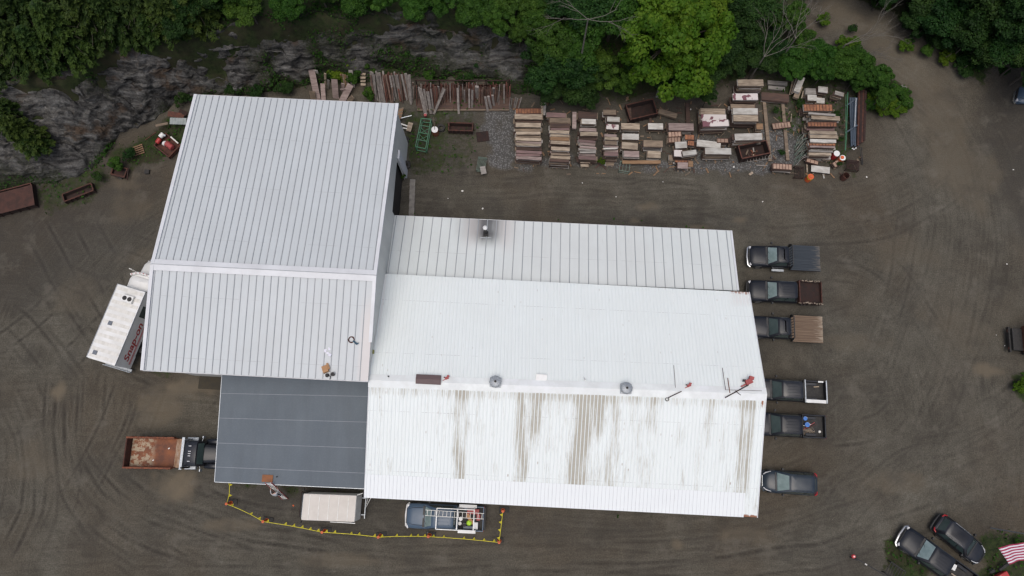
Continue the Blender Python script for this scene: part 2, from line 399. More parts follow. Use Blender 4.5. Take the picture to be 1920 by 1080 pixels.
for pts, w in [([(410, 900), (960, 930), (960, 1000), (640, 995), (430, 950)], .7), ([(740, 395), (1380, 428), (1380, 408), (1000, 385), (740, 370)], .6), ([(380, 840), (420, 835), (400, 900), (260, 895), (250, 880)], .6), ([(1395, 440), (1560, 440), (1560, 660), (1420, 660)], .45), ([(1430, 700), (1570, 700), (1570, 840), (1430, 840)], .45),
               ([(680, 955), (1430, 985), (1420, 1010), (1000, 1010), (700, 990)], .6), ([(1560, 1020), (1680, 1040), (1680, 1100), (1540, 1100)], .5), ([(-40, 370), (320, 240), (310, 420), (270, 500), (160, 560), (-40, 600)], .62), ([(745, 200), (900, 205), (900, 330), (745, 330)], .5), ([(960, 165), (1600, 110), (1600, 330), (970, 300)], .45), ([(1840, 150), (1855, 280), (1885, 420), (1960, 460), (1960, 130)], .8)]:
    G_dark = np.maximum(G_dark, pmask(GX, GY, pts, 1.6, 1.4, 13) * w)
# finer sheet inside the yard carrying wheel ruts
def axis(lo, hi, step, ends): return np.concatenate([ends[0], np.arange(lo, hi + step / 2, step), ends[1]])
fx = axis(-60, 60, .15, (gx[:6], gx[-6:])); fy = axis(-22, 50, .15, (gy[:7], np.array([56, 62, 70, 90, 140, 250, 500, 900.])))
def up(A):
    B = np.stack([np.interp(fx, gx, r) for r in A]); return np.stack([np.interp(fy, gy, c) for c in B.T]).T
RUT = np.zeros((len(fy), len(fx))); RUL = RUT.copy(); rg = np.random.default_rng(3)
def smooth_path(pts, off):
    w = np.array([tuple(P(x, y))[:2] for x, y in pts]); t = np.linspace(0, len(w) - 1, 14 * len(w)); q = resample_(w, t)
    for _ in range(14): q[1:-1] = (q[:-2] + q[1:-1] * 2 + q[2:]) / 4
    d = np.gradient(q, axis=0); d /= np.linalg.norm(d, axis=1, keepdims=True) + 1e-9; q = q + np.stack([-d[:, 1], d[:, 0]], 1) * off
    L = np.concatenate([[0], np.cumsum(np.linalg.norm(np.diff(q, axis=0), axis=1))]); n = int(L[-1] / .07) + 2; ss = np.linspace(0, L[-1], n)
    return np.stack([np.interp(ss, L, q[:, 0]), np.interp(ss, L, q[:, 1])], 1), ss
def resample_(pl, ts): return np.stack([np.interp(ts, np.arange(len(pl)), pl[:, 0]), np.interp(ts, np.arange(len(pl)), pl[:, 1])], -1)
def splat(q, wgt, A, rad):
    ix = ((q[:, 0] + 60) / .15 + len(gx[:6])); iy = ((q[:, 1] + 22) / .15 + len(gy[:7])); k = int(rad / .15) + 2
    for a in range(-k, k + 1):
        for b in range(-k, k + 1):
            jx = np.rint(ix).astype(int) + a; jy = np.rint(iy).astype(int) + b; ok = (jx > 6) & (jx < len(fx) - 7) & (jy > 7) & (jy < len(fy) - 9)
            d2 = ((jx - ix) ** 2 + (jy - iy) ** 2) * .0225; v = wgt * np.exp(-d2 / rad ** 2); np.maximum.at(A, (jy[ok], jx[ok]), v[ok])
def track(pts, copies=1, spread=0., amp=.6, gauge=.95, part=.35):
    if pts[0][0] < 400: amp *= 1.7
    for c in range(int(copies * 1.8) if copies > 1 else 1):
        o = rg.normal() * spread * .75; am = amp * (.2 + .8 * rg.uniform() ** 1.6); ph = rg.uniform(0, 50); t0 = rg.uniform(0, min(.75, part * 2)); t1 = min(1, t0 + rg.uniform(.35, 1.)); wob = rg.uniform(.15, .6)
        for sd in (-1, 1):
            q, ss = smooth_path(pts, o + sd * gauge * (1 if rg.uniform() < .7 else rg.uniform(.7, 1.2))); m = len(ss); u = ss / ss[-1]
            q = q + (np.stack([fbm(ss * .12 + ph, ss * 0, 0, 2, 5), fbm(ss * .12 + ph, ss * 0, 9, 2, 5)], 1) - .5) * wob * 3
            w = am * sstep(t0 - .05, t0 + .08, u) * (1 - sstep(t1 - .08, t1 + .05, u)) * np.clip(2.6 * fbm(ss * .33 + ph, ss * 0, sd, 3, 9) - .55, 0, 1.25)
            splat(q, w, RUT, rg.choice([.10, .13, .16]))
            d = np.gradient(q, axis=0); d /= np.linalg.norm(d, axis=1, keepdims=True) + 1e-9; nn = np.stack([-d[:, 1], d[:, 0]], 1)
            splat(q + nn * .26, w * .6, RUL, .10); splat(q - nn * .26, w * .5, RUL, .10)
track([(175, 520), (160, 640), (150, 740), (158, 830), (207, 910), (290, 965), (430, 1005)], 5, 2.2)
track([(193, 740), (189, 821), (207, 854), (244, 898), (289, 928), (356, 954), (478, 995), (640, 1015)], 4, 1.4, .8)
track([(111, 700), (107, 800), (115, 887), (130, 932), (175, 990), (260, 1050)], 5, 2.)
track([(60, 420), (110, 520), (170, 620), (230, 700), (300, 730)], 4, 2.5)
track([(10, 700), (90, 640), (170, 560), (230, 480), (280, 430)], 5, 3., .55)
track([(0, 560), (60, 600), (120, 680), (170, 760)], 4, 2.2)
track([(120, 1000), (180, 900), (230, 800), (260, 720)], 3, 1.5, .5); track([(30, 1060), (80, 960), (90, 880), (80, 800), (40, 720)], 4, 2.)
track([(-20, 985), (200, 1010), (500, 1035), (900, 1050), (1250, 1045), (1500, 1000), (1700, 930), (1940, 850)], 6, 2.2, .55)
track([(-20, 1060), (300, 1050), (700, 1070), (1100, 1065), (1500, 1060)], 4, 1.4, .5)
track([(1200, 1000), (1420, 1000), (1580, 930), (1680, 830), (1740, 700), (1790, 560), (1810, 420), (1790, 300), (1720, 170), (1620, 90), (1500, 30)], 9, 3.0, .5, part=.3)
track([(1340, 1030), (1520, 985), (1680, 900), (1850, 800), (1960, 700)], 5, 2.5, .5); track([(1560, 1060), (1620, 960), (1720, 880), (1860, 860), (1960, 900)], 3, 2., .5)
track([(760, 372), (1000, 355), (1300, 372), (1480, 400), (1640, 380), (1760, 320), (1800, 240)], 7, 1.6, .4)
track([(1560, 455), (1650, 540), (1720, 660), (1790, 800), (1900, 900)], 4, 2., .5); track([(1555, 805), (1600, 800), (1650, 785), (1690, 740)], 1, .1, .9, part=.05); track([(1550, 740), (1620, 730), (1680, 690)], 2, .6, .4)
track([(1550, 480), (1620, 490), (1700, 540), (1760, 640)], 3, .8, .45); track([(1830, 300), (1870, 420), (1850, 560), (1820, 700), (1840, 860)], 5, 1.6, .5)
track([(470, 985), (600, 1020), (760, 1030), (960, 1035)], 3, .8, .5); track([(270, 735), (330, 745), (400, 740)], 2, .6, .5); track([(260, 905), (340, 925), (430, 960)], 2, .7, .7)
for _ in range(24):
    lx = rg.uniform(0, 330); ly = rg.uniform(420, 980); an = rg.uniform(-1.2, 2.0); L_ = rg.uniform(60, 220); cv = rg.uniform(-30, 30)
    track([(lx, ly), (lx + math.cos(an) * L_ * .5 - math.sin(an) * cv, ly + math.sin(an) * L_ * .5 + math.cos(an) * cv), (lx + math.cos(an) * L_, ly + math.sin(an) * L_)], 1, 0, .8)
for _ in range(9):
    lx = rg.uniform(1540, 1900); ly = rg.uniform(350, 1000); an = rg.uniform(0, 3.14); L_ = rg.uniform(80, 260); cv = rg.uniform(-30, 30)
    track([(lx, ly), (lx + math.cos(an) * L_ * .5 - math.sin(an) * cv, ly + math.sin(an) * L_ * .5 + math.cos(an) * cv), (lx + math.cos(an) * L_, ly + math.sin(an) * L_)], 1, 0, .45)
FX, FY = np.meshgrid(fx, fy); FZ = up(GZ) - RUT * .012 + RUL * .008 + (fbm(FX * 2.5, FY * 2.5, 0, 2, 23) - .5) * .03
ny, nx = FX.shape
def grid_mesh(name, X, Y, Z, mat):
    ny, nx = X.shape
    me = bpy.data.meshes.new(name); co = np.stack([X, Y, Z], -1).reshape(-1, 3).astype(np.float32)
    me.vertices.add(len(co)); me.vertices.foreach_set('co', co.ravel())
    idx = np.arange(ny * nx).reshape(ny, nx)
    q = np.stack([idx[:-1, :-1], idx[:-1, 1:], idx[1:, 1:], idx[1:, :-1]], -1).reshape(-1, 4)
    me.loops.add(q.size); me.loops.foreach_set('vertex_index', q.ravel().astype(np.int32))
    me.polygons.add(len(q)); me.polygons.foreach_set('loop_start', np.arange(0, q.size, 4, dtype=np.int32))
    me.polygons.foreach_set('use_smooth', np.ones(len(q), bool)); me.update(calc_edges=True); me.materials.append(mat)
    o = bpy.data.objects.new(name, me); COL.objects.link(o); return o
def add_attr(o, name, arr):
    a = o.data.attributes.new(name, 'FLOAT', 'POINT'); a.data.foreach_set('value', np.asarray(arr, np.float32).ravel())

def ground_material():
    n = NT('yard_ground'); pos = n.geo()
    grass = n.attr('grass'); gravel = n.attr('gravel'); mud = n.attr('mud'); dark = n.attr('dark')
    big = n.noise(pos, .09, 5, .6); med = n.noise(pos, .6, 6, .65); fine = n.noise(pos, 9, 5, .7)
    wob = n.n('VectorMath'); wob.operation = 'MULTIPLY_ADD'
    nz = n.n('TexNoise'); n.set(nz.inputs['Vector'], pos); nz.inputs['Scale'].default_value = .13; nz.inputs['Detail'].default_value = 3
    n.set(wob.inputs[0], nz.outputs['Color']); wob.inputs[1].default_value = (2.0, 2.0, 0); n.set(wob.inputs[2], pos); wp = wob.outputs[0]
    def polar(cx, cy, k, kt=1.2, seed=0):
        s = n.n('VectorMath'); s.operation = 'SUBTRACT'; n.set(s.inputs[0], wp); s.inputs[1].default_value = (cx + .9, cy + .9, 0)
        sp = n.n('SeparateXYZ'); n.set(sp.inputs[0], s.outputs[0]); x, y = sp.outputs[0], sp.outputs[1]
        r = n.math('SQRT', n.math('ADD', n.math('MULTIPLY', x, x), n.math('MULTIPLY', y, y)))
        th = n.math('ARCTAN2', y, x); cb = n.n('CombineXYZ')
        n.set(cb.inputs[0], n.math('MULTIPLY', r, k)); n.set(cb.inputs[1], n.math('MULTIPLY', th, kt)); cb.inputs[2].default_value = seed
        return n.noise(cb.outputs[0], 1, 4, .6), r
    a, b, c = P(470, 690), P(1480, 400), P(1330, 740)
    t1, r1 = polar(a.x, a.y, 4.6, 3.0, 1); t2, r2 = polar(b.x, b.y, 3.6, 3.2, 2); t3, r3 = polar(c.x, c.y, 4.0, 4, 3)
    t4 = n.noise(n.mapping(wp, (.16, 3.4, 1), (0, 0, R(3))), 1, 5, .62)
    t5 = n.noise(n.mapping(wp, (.2, 3.6, 1), (0, 0, R(-56))), 1, 5, .62)
    t6 = n.noise(n.mapping(wp, (.2, 3.6, 1), (0, 0, R(38))), 1, 5, .62)
    sx = n.n('SeparateXYZ'); n.set(sx.inputs[0], pos)
    left = n.mr(sx.outputs[0], -12, -22); right = n.mr(sx.outputs[0], 16, 24); low = n.mr(sx.outputs[1], -4, -8)
    selA = n.mr(n.noise(pos, .11, 2), .46, .54)
    L = n.mix(n.mr(r1, 9, 15), t5, t1); L = n.mix(n.math('MULTIPLY', selA, .8), L, t6)
    Rr = n.mix(n.mr(sx.outputs[1], 14, 6), t2, t3); Rr = n.mix(n.math('MULTIPLY', selA, .45), Rr, t6)
    T = n.mix(left, t4, L); T = n.mix(right, T, n.mix(.45, Rr, (.5, .5, .5))); T = n.mix(n.math('MULTIPLY', low, .7), T, t4)
    T = n.mix(n.mr(n.noise(pos, .2, 4), .4, .6, .75, 0), T, (.5, .5, .5)); v = n.math('ADD', n.math('MULTIPLY', T, .66), n.math('MULTIPLY', med, .55)); v = n.math('ADD', v, n.math('MULTIPLY', big, .62)); v = n.math('ADD', v, n.math('MULTIPLY', fine, .26))
    col = n.ramp(n.mr(v, .78, 1.32), [(0, (.038, .034, .027)), (.35, (.064, .058, .046)), (.62, (.087, .080, .064)), (.85, (.114, .107, .088)), (1, (.160, .151, .127))])
    warm = n.mr(n.noise(pos, .07, 3), .45, .65); col = n.mix(n.math('MULTIPLY', warm, .45), col, (.072, .054, .036))
    tl = n.mr(n.math('ABSOLUTE', n.math('SUBTRACT', T, .47)), 0.0, .022, 1, 0)
    tm = n.mr(n.noise(pos, .16, 3), .44, .58)
    col = n.mix(n.math('MULTIPLY', n.math('MULTIPLY', tl, tm), .2), col, (.030, .026, .022))
    tl2 = n.mr(n.math('ABSOLUTE', n.math('SUBTRACT', T, .56)), 0.0, .016, 1, 0)
    col = n.mix(n.math('MULTIPLY', n.math('MULTIPLY', tl2, tm), .12), col, (.13, .118, .10))
    rb = n.mr(n.noise(pos, 3.2, 3, .6), .3, .65, .45, 1.1)
    col = n.mix(n.math('MULTIPLY', n.math('MULTIPLY', n.attr('rutedge'), rb), .95), col, (.125, .115, .095))
    col = n.mix(n.math('MULTIPLY', n.math('MULTIPLY', n.attr('rut'), rb), .85), col, (.026, .023, .019))
    pv = n.mr(fine, .3, .7, .72, 1.28); cbm = n.n('CombineColor')
    for i in range(3): n.set(cbm.inputs[i], pv)
    col = n.mix(1., col, cbm.outputs[0], 'MULTIPLY')
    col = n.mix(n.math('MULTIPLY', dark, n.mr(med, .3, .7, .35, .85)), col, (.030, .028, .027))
    mcol = n.mix(n.mr(med, .3, .7), (.135, .108, .072), (.10, .083, .058))
    col = n.mix(n.math('MULTIPLY', mud, .95), col, mcol)
    dmp = n.noise(pos, .33, 5, .62); col = n.mix(n.mr(dmp, .52, .66, 0, .38), col, (.040, .036, .031)); col = n.mix(n.mr(n.noise(n.mapping(pos, (1, 1, 1), (0, 0, 0), (31, 7, 0)), .42, 6, .66), .55, .68, 0, .42), col, (.125, .114, .094))
    vo = n.voro(pos, 7.); st = n.mr(vo[0], .05, .55)
    gcol = n.mix(st, (.20, .20, .20), (.07, .068, .065)); gm = n.mr(n.math('MULTIPLY', gravel, n.mr(med, .25, .65, .5, 1.4)), .25, .75)
    col = n.mix(gm, col, gcol)
    v2 = n.voro(pos, 2.6); spk = n.mr(v2[0], .045, .03); rnd = n.n('SeparateColor'); n.set(rnd.inputs[0], v2[1])
    spk = n.math('MULTIPLY', spk, n.mr(rnd.outputs[0], .90, .92)); col = n.mix(spk, col, (.30, .29, .27))
    g2 = n.noise(pos, 2.2, 5, .7); gg = n.mix(n.mr(g2, .35, .65), (.012, .021, .007), (.038, .052, .017)); gg = n.mix(n.mr(med, .42, .62, 0, .75), gg, (.035, .028, .018))
    gmk = n.mr(n.math('ADD', grass, n.math('MULTIPLY', n.math('SUBTRACT', g2, .5), 1.1)), .38, .62)
    col = n.mix(gmk, col, gg)
    rough = n.mr(mud, 0, 1, .93, .62)
    nm = n.bump(v, .35, .12); nm = n.bump(fine, .35, .05, nm)
    return n.bsdf(col, rough, 0, nm, spec=.25)
ground = tag(grid_mesh('ground', FX, FY, FZ, ground_material()), kind='structure')
for k, a in (('grass', G_grass), ('gravel', G_gravel), ('mud', G_mud), ('dark', G_dark)): add_attr(ground, k, up(a))
add_attr(ground, 'rut', RUT); add_attr(ground, 'rutedge', RUL)

# rock face: a displaced strip from the foot of the cliff to its lip
def rock_material():
    n = NT('rock'); pos = n.geo()
    w = n.n('TexNoise'); n.set(w.inputs['Vector'], pos); w.inputs['Scale'].default_value = .25
    va = n.n('VectorMath'); va.operation = 'MULTIPLY_ADD'; n.set(va.inputs[0], w.outputs['Color']); va.inputs[1].default_value = (1.3, 1.3, 1.3); n.set(va.inputs[2], pos)
    s1 = n.noise(n.mapping(va.outputs[0], (.22, 2.8, 2.2), (0, 0, R(9))), 1, 7, .68); s2 = n.noise(pos, .35, 5); s3 = n.noise(pos, 5, 5, .7)
    f = n.math('ADD', n.math('MULTIPLY', s1, .85), n.math('MULTIPLY', s3, .25)); f = n.math('ADD', f, n.math('MULTIPLY', s2, .35))
    col = n.ramp(n.mr(f, .53, .98), [(0, (.010, .010, .010)), (.25, (.036, .035, .034)), (.48, (.090, .088, .084)), (.72, (.155, .153, .147)), (1, (.29, .285, .275))])
    col = n.mix(n.mr(n.noise(pos, .45, 5), .56, .68, 0, .75), col, (.075, .045, .025))
    at = n.attr('moss'); col = n.mix(n.mr(n.math('ADD', at, n.math('MULTIPLY', s3, .5)), .72, .88), col, (.022, .026, .012))
    nm = n.bump(s1, .9, .35); nm = n.bump(s3, .6, .08, nm)
    return n.bsdf(col, .75, 0, nm, spec=.3)
nU, nV = 760, 90
def resample(pl, ts):
    return np.stack([np.interp(ts, np.arange(len(pl)), pl[:, 0]), np.interp(ts, np.arange(len(pl)), pl[:, 1])], -1)
tu = np.linspace(0.6, 14.6, nU)
A_ = resample(BASE, tu); B_ = resample(TOPL, tu); HT = np.interp(tu, np.arange(len(TOPH)), TOPH)
vv = np.linspace(-.08, 1.08, nV)[None, :, None]
XY = A_[:, None, :] * (1 - vv) + B_[:, None, :] * vv
RX, RY = XY[..., 0], XY[..., 1]; V_ = vv[..., 0] + 0 * RX
led = V_ * 5 + fbm(RX * .25, RY * .25, 0, 3, 41) * 3
st_ = (np.floor(led) + sstep(.15, .75, led - np.floor(led)) - fbm(RX * .25, RY * .25, 0, 3, 41) * 3) / 5
RZ = HT[:, None] * (np.clip(V_, 0, 1.02) * .45 + np.clip(st_, -.1, 1.05) * .55)
RZ = RZ + (fbm(RX * .55, RY * 1.6, 0, 5, 43) - .5) * 2.0 * sstep(-.05, .15, V_) * (1 - .6 * sstep(.85, 1.05, V_))
RZ = RZ + (fbm(RX * 1.2, RY * 4.5, 3, 4, 47) - .5) * .8 * sstep(0, .12, V_)
RZ = RZ - (V_ < 0) * .6 - sstep(1.0, 1.08, V_) * 1.0
RYd = RY + (fbm(RX * .7, RZ * .9, 0, 4, 51) - .5) * 1.4; RXd = RX + (fbm(RY * .7, RX * .7, 9, 3, 53) - .5) * .8
rock = tag(grid_mesh('rock_face', RXd.T, RYd.T, RZ.T, rock_material()), kind='structure')
add_attr(rock, 'moss', (fbm(RX * .35, RY * .35, 0, 4, 61) * .75 + .22 * sstep(.75, 1.05, V_) + .30 * sstep(.22, -.05, V_)+ .18*sstep(8.3,9.5,tu)[:,None]).T)
# ------------------------------------------------------------------ buildings
YAW = R(-2.75)
def lerp(a, b, t): return a + (b - a) * t
def bil(c, u, v):   # c = [A,B,C,D] with A-B top edge, D-C bottom edge
    return lerp(lerp(c[0], c[1], u), lerp(c[3], c[2], u), v)
def roof_metal(name, base, dirt, patch=(.35, .62), streak=.25, rough=.5, metal=.0, fine=True):
    n = NT(name); uv = n.attr('UVm', 'Vector')
    s = n.noise(n.mapping(uv, (3.0, .12, 1)), 1, 5, .65); b = n.noise(uv, .25, 5); f = n.noise(n.mapping(uv, (9, 3, 1)), 1, 5, .7)
    col = n.mix(n.mr(s, .35, .75, 0, streak), base, dirt)
    col = n.mix(n.mr(b, *patch, 0, .35), col, dirt)
    col = n.mix(n.mr(f, .45, .8, 0, .22), col, dirt)
    rx = n.n('SeparateXYZ'); n.set(rx.inputs[0], uv); lap = n.math('ABSOLUTE', n.math('SUBTRACT', n.math('FRACT', n.math('DIVIDE', rx.outputs[1], 4.6)), .5)); col = n.mix(n.math('MULTIPLY', n.mr(lap, .006, .002), n.mr(n.noise(uv, 1.1, 3), .4, .6, 0, .5)), col, (.30, .31, .32))
    fs = n.noise(n.mapping(uv, (13, .55, 1)), 1, 4, .6); col = n.mix(n.mr(fs, .62, .74, 0, .38), col, (.36, .37, .36))
    st = n.attr('stain'); k = n.noise(n.mapping(uv, (10., .7, 1)), 1, 6, .72); k2 = n.noise(n.mapping(uv, (1.2, .5, 1), (0, 0, 0), (4, 9, 0)), 1, 4)
    m = n.mr(n.math('ADD', n.math('MULTIPLY', st, .62), n.math('ADD', n.math('MULTIPLY', k, .85), n.math('MULTIPLY', k2, .25))), .75, 1.02)
    m = n.math('MULTIPLY', m, n.mr(st, .02, .25))
    sc_ = n.mix(n.noise(uv, 2.), (.33, .29, .215), (.20, .17, .115)); col = n.mix(n.math('MULTIPLY', m, .78), col, sc_)
    st2 = n.attr('specks'); vo = n.voro(n.mapping(uv, (2.2, .9, 1)), 1.); rc = n.n('SeparateColor'); n.set(rc.inputs[0], vo[1])
    sp = n.math('MULTIPLY', n.mr(vo[0], .13, .06), n.mr(rc.outputs[0], .70, .76)); sp = n.math('MULTIPLY', sp, st2)
    col = n.mix(n.math('MULTIPLY', sp, .8), col, (.26, .17, .12))
    so = n.attr('soot'); col = n.mix(so, col, (.030, .031, .036))
    ru = n.attr('rusty'); rn = n.mr(n.math('MULTIPLY', ru, n.noise(uv, 4., 4)), .30, .45); col = n.mix(rn, col, (.25, .10, .05))
    col = n.mix(n.math('MULTIPLY', n.attr('warm'), .8), col, (.60, .56, .545))
    nm = n.bump(b, .15, .05)
    return n.bsdf(col, rough, metal, nm)
M['roof_tall'] = roof_metal('roof_tall', (.515, .555, .58), (.425, .45, .46))
M['roof_lean'] = roof_metal('roof_lean', (.615, .66, .66), (.50, .525, .52))
M['roof_white'] = roof_metal('roof_white', (.735, .79, .795), (.655, .69, .68), streak=.35)
M['roof_new'] = roof_metal('roof_new', (.745, .785, .80), (.70, .73, .75), streak=.1)
M['rib_grey'] = pm('rib_grey', (.30, .33, .355), (.38, .40, .42), 1, .5, stretch=(1, .3, 1))  # ribs a step darker than the sheet, their shaded sides put into the colour
M['rib_pale'] = pm('rib_pale', (.45, .46, .48), (.6, .61, .62), 2, .5, stretch=(1, .3, 1))
M['trim_white'] = pm('trim_white', (.64, .66, .69), (.56, .575, .60), .7, .45)
M['wall_ribbed'] = pm('wall_ribbed', (.60, .61, .59), (.52, .53, .51), .6, .6, stretch=(1, 1, .2))
def membrane():
    n = NT('roof_membrane'); uv = n.attr('UVm', 'Vector')
    b = n.noise(uv, .35, 5); f = n.noise(uv, 8, 4, .7); s = n.noise(n.mapping(uv, (1.2, .2, 1)), 1, 4)
    col = n.mix(n.mr(b, .3, .7), (.100, .122, .145), (.120, .143, .165)); col = n.mix(n.mr(s, .4, .75, 0, .5), col, (.085, .10, .115)); col = n.mix(n.mr(f, .5, .9, 0, .4), col, (.19, .21, .24))
    col = n.mix(n.attr('soot'), col, (.06, .065, .075))
    return n.bsdf(col, .8, 0, n.bump(f, .2, .02))
M['roof_grey'] = membrane()
def roof_sheet(name, c, nu, nv, rib_h, rib_w, mat, parent, attrs=None, rmat=None, thick=.06, ribs=True, du=None):
    """sheet from corners c (A,B,C,D); ribs run from A-B edge to D-C edge"""
    c = [Vector(q) for q in c]
    U = (c[1] - c[0]).length; Vl = (c[3] - c[0]).length
    nrm = (c[3] - c[0]).cross(c[1] - c[0]).normalized()
    if nrm.z < 0: nrm = -nrm
    us = np.linspace(0, 1, nu + 1); vs = np.linspace(0, 1, nv + 1)
    X = np.zeros((nv + 1, nu + 1)); Y = X.copy(); Z = X.copy()
    C = [np.array(q) for q in c]
    UU, VV = np.meshgrid(us, vs)
    Pt = (C[0][None, None] * (1 - UU)[..., None] + C[1] * UU[..., None]) * (1 - VV)[..., None] + (C[3] * (1 - UU)[..., None] + C[2] * UU[..., None]) * VV[..., None]
    if not ribs and du:   # fine corrugation built into the sheet
        pass
    o = grid_mesh(name, Pt[..., 0], Pt[..., 1], Pt[..., 2], mat)
    me = o.data; me.polygons.foreach_set('use_smooth', np.zeros(len(me.polygons), bool))
    # orientation up
    a = me.attributes.new('UVm', 'FLOAT_VECTOR', 'POINT'); uvv = np.stack([UU * U, VV * Vl, 0 * UU], -1).astype(np.float32); a.data.foreach_set('vector', uvv.ravel())
    attrs = attrs or {}
    for k in ('stain', 'specks', 'soot', 'rusty', 'warm'):
        arr = attrs.get(k); add_attr(o, k, arr(UU * U, VV * Vl, UU, VV) if arr else np.zeros_like(UU))
    s = o.modifiers.new('solid', 'SOLIDIFY'); s.thickness = thick; s.offset = -1 if nrm.dot(me.polygons[0].normal) > 0 else 1
    o.parent = parent
    return o, nrm, U, Vl
def ribs(name, c, pos, w, h, nrm, mat, parent, v0=0., v1=1., thin=False):
    c = [Vector(q) for q in c]; mb = MB(); ud = (c[1] - c[0]).normalized()
    for u in pos:
        a = bil(c, u, v0); b = bil(c, u, v1)
        if thin: mb.add([a - ud * w / 2 + nrm * .002, a + ud * w / 2 + nrm * .002, b + ud * w / 2 + nrm * .002, b - ud * w / 2 + nrm * .002, a + nrm * h, b + nrm * h], [(0, 4, 5, 3), (4, 1, 2, 5), (0, 1, 4), (3, 5, 2)])
        else: mb.add([a - ud * w / 2, a + ud * w / 2, b + ud * w / 2, b - ud * w / 2, a - ud * w * .3 + nrm * h, a + ud * w * .3 + nrm * h, b + ud * w * .3 + nrm * h, b - ud * w * .3 + nrm * h],
               [(4, 5, 6, 7), (0, 1, 5, 4), (1, 2, 6, 5), (2, 3, 7, 6), (3, 0, 4, 7)])
    return mb.build(name, mat, parent)
def gauss(x, c, s): return np.exp(-((x - c) / s) ** 2)

# ---- tall shed
TN = [P(368, 178, 7), P(745, 195, 7)]; TR = [P(287, 496, 9.5), P(703, 517, 9.5)]; TS = [P(268, 694, 8), P(690, 715, 8)]
tall = thing('metal_shed', 'tall metal shed with silver ribbed gable roof beside the rock face', 'building', (0, 0, 0))
cN = [TR[0], TR[1], TN[1], TN[0]]; cS = [TR[0], TR[1], TS[1], TS[0]]
def warm_t(U, V, u, v): return .5 * sstep(.86, 1, u) * (fbm(U * .3, V * .2, 0, 3, 5)) 
o, nN, U1, V1 = roof_sheet('roof', cN, 34, 24, .05, .1, M['roof_tall'], tall)
nrib = 31
pos = [(i + .6) / nrib for i in range(nrib)]
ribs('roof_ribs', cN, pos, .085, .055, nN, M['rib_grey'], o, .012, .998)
o2, nS, U2, V2 = roof_sheet('roof', cS, 34, 20, .05, .1, M['roof_tall'], tall, {'warm': lambda U, V, u, v: sstep(.955, .975, u) * sstep(.05, .5, v) * .9 + .08 * sstep(.3, .7, fbm(U * .2, V * .2, 0, 3, 77))})
pos = [(i + .35) / 30.5 for i in range(30)]
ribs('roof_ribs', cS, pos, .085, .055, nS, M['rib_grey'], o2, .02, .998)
# ridge cap
cap = MB(); ax = (TR[1] - TR[0]).normalized(); dn = (TN[0] - TR[0]).normalized(); ds = (TS[0] - TR[0]).normalized()
a, b = TR[0] - ax * .05, TR[1] + ax * .05
cap.quad_slab(a + nN * .10 + dn * .42, a + nN * .12, b + nN * .12, b + nN * .10 + dn * .42, .02)
cap.quad_slab(a + nN * .12, a + nS * .10 + ds * .42, b + nS * .10 + ds * .42, b + nN * .12, .02)
cap.build('ridge_cap', M['trim_white'], tall)
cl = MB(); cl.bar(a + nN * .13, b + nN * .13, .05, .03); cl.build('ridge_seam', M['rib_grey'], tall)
# rake trims and eave trims
tr = MB()
for p, q in ((TR[0], TN[0]), (TR[0], TS[0])): tr.bar(p + Vector((-.02, 0, .02)), q + Vector((-.02, 0, .02)), .26, .22)
tr.build('rake_trim', M['trim_white'], tall)
tr = MB()
for p, q in ((TR[1], TN[1]), (TR[1], lerp(TR[1], TS[1], .63))): tr.bar(p + Vector((.0, 0, .02)), q + Vector((.0, 0, .02)), .26, .22)
tr.build('rake_trim', M['trim_white'], tall)
tr = MB(); tr.bar(TN[0] + Vector((0, .03, -.1)), TN[1] + Vector((0, .03, -.1)), .05, .2); tr.build('eave_trim', M['rib_pale'], tall); tr = MB(); tr.bar(TS[0] + Vector((0, -.03, -.1)), TS[1] + Vector((0, -.03, -.1)), .05, .2); tr.build('eave_trim', M['rib_pale'], tall)
# walls with overhang .35
ins = .35
w00 = Vector((TN[0].x + ins, TN[0].y - ins, 0)); w10 = Vector((TN[1].x - .12, TN[1].y - ins, 0)); w11 = Vector((TS[1].x - .05, TS[1].y + ins, 0)); w01 = Vector((TS[0].x + ins, TS[0].y + ins, 0))
def wall(name, a, b, za, zb, mat, parent, zm=None, zr=None, hole=None, rib=.3):
    """wall from a to b (ground points) with top za at a, zb at b and an optional gable apex zr at fraction zm; hole=(t0,t1,h)"""
    a = Vector(a); b = Vector(b); L = (b - a).length; d = (b - a).normalized(); n = Vector((d.y, -d.x, 0)); mb = MB()
    def top(t):
        if zr is None: return lerp(za, zb, t)
        return lerp(za, zr, t / zm) if t < zm else lerp(zr, zb, (t - zm) / (1 - zm))
    N = max(2, int(L / rib)); ts = [i / N for i in range(N + 1)]
    if zr is not None: ts = sorted(ts + [zm])
    for t0, t1 in zip(ts[:-1], ts[1:]):
        if t1 - t0 < 1e-5: continue
        lo = 0.
        if hole and hole[0] <= (t0 + t1) / 2 <= hole[1]: lo = hole[2]
        p, q = a + d * L * t0, a + d * L * t1
        mb.add([p + Vector((0, 0, lo)), q + Vector((0, 0, lo)), q + Vector((0, 0, top(t1) - .07)), p + Vector((0, 0, top(t0) - .07))], [(0, 1, 2, 3)])
        e = d * min(.05, L * (t1 - t0) * .3)
        mb.add([p + Vector((0, 0, lo)), p + e / 2 + n * .03 + Vector((0, 0, lo)), p + e + Vector((0, 0, lo)), p + Vector((0, 0, top(t0) - .07)), p + e / 2 + n * .03 + Vector((0, 0, top(t0) - .07)), p + e + Vector((0, 0, top(t0) - .07))], [(0, 1, 4, 3), (1, 2, 5, 4)])
    return mb.build(name, mat, parent, fix=False)
rr = (TR[0].y - TS[0].y - ins) / (TN[0].y - TS[0].y - 2 * ins)
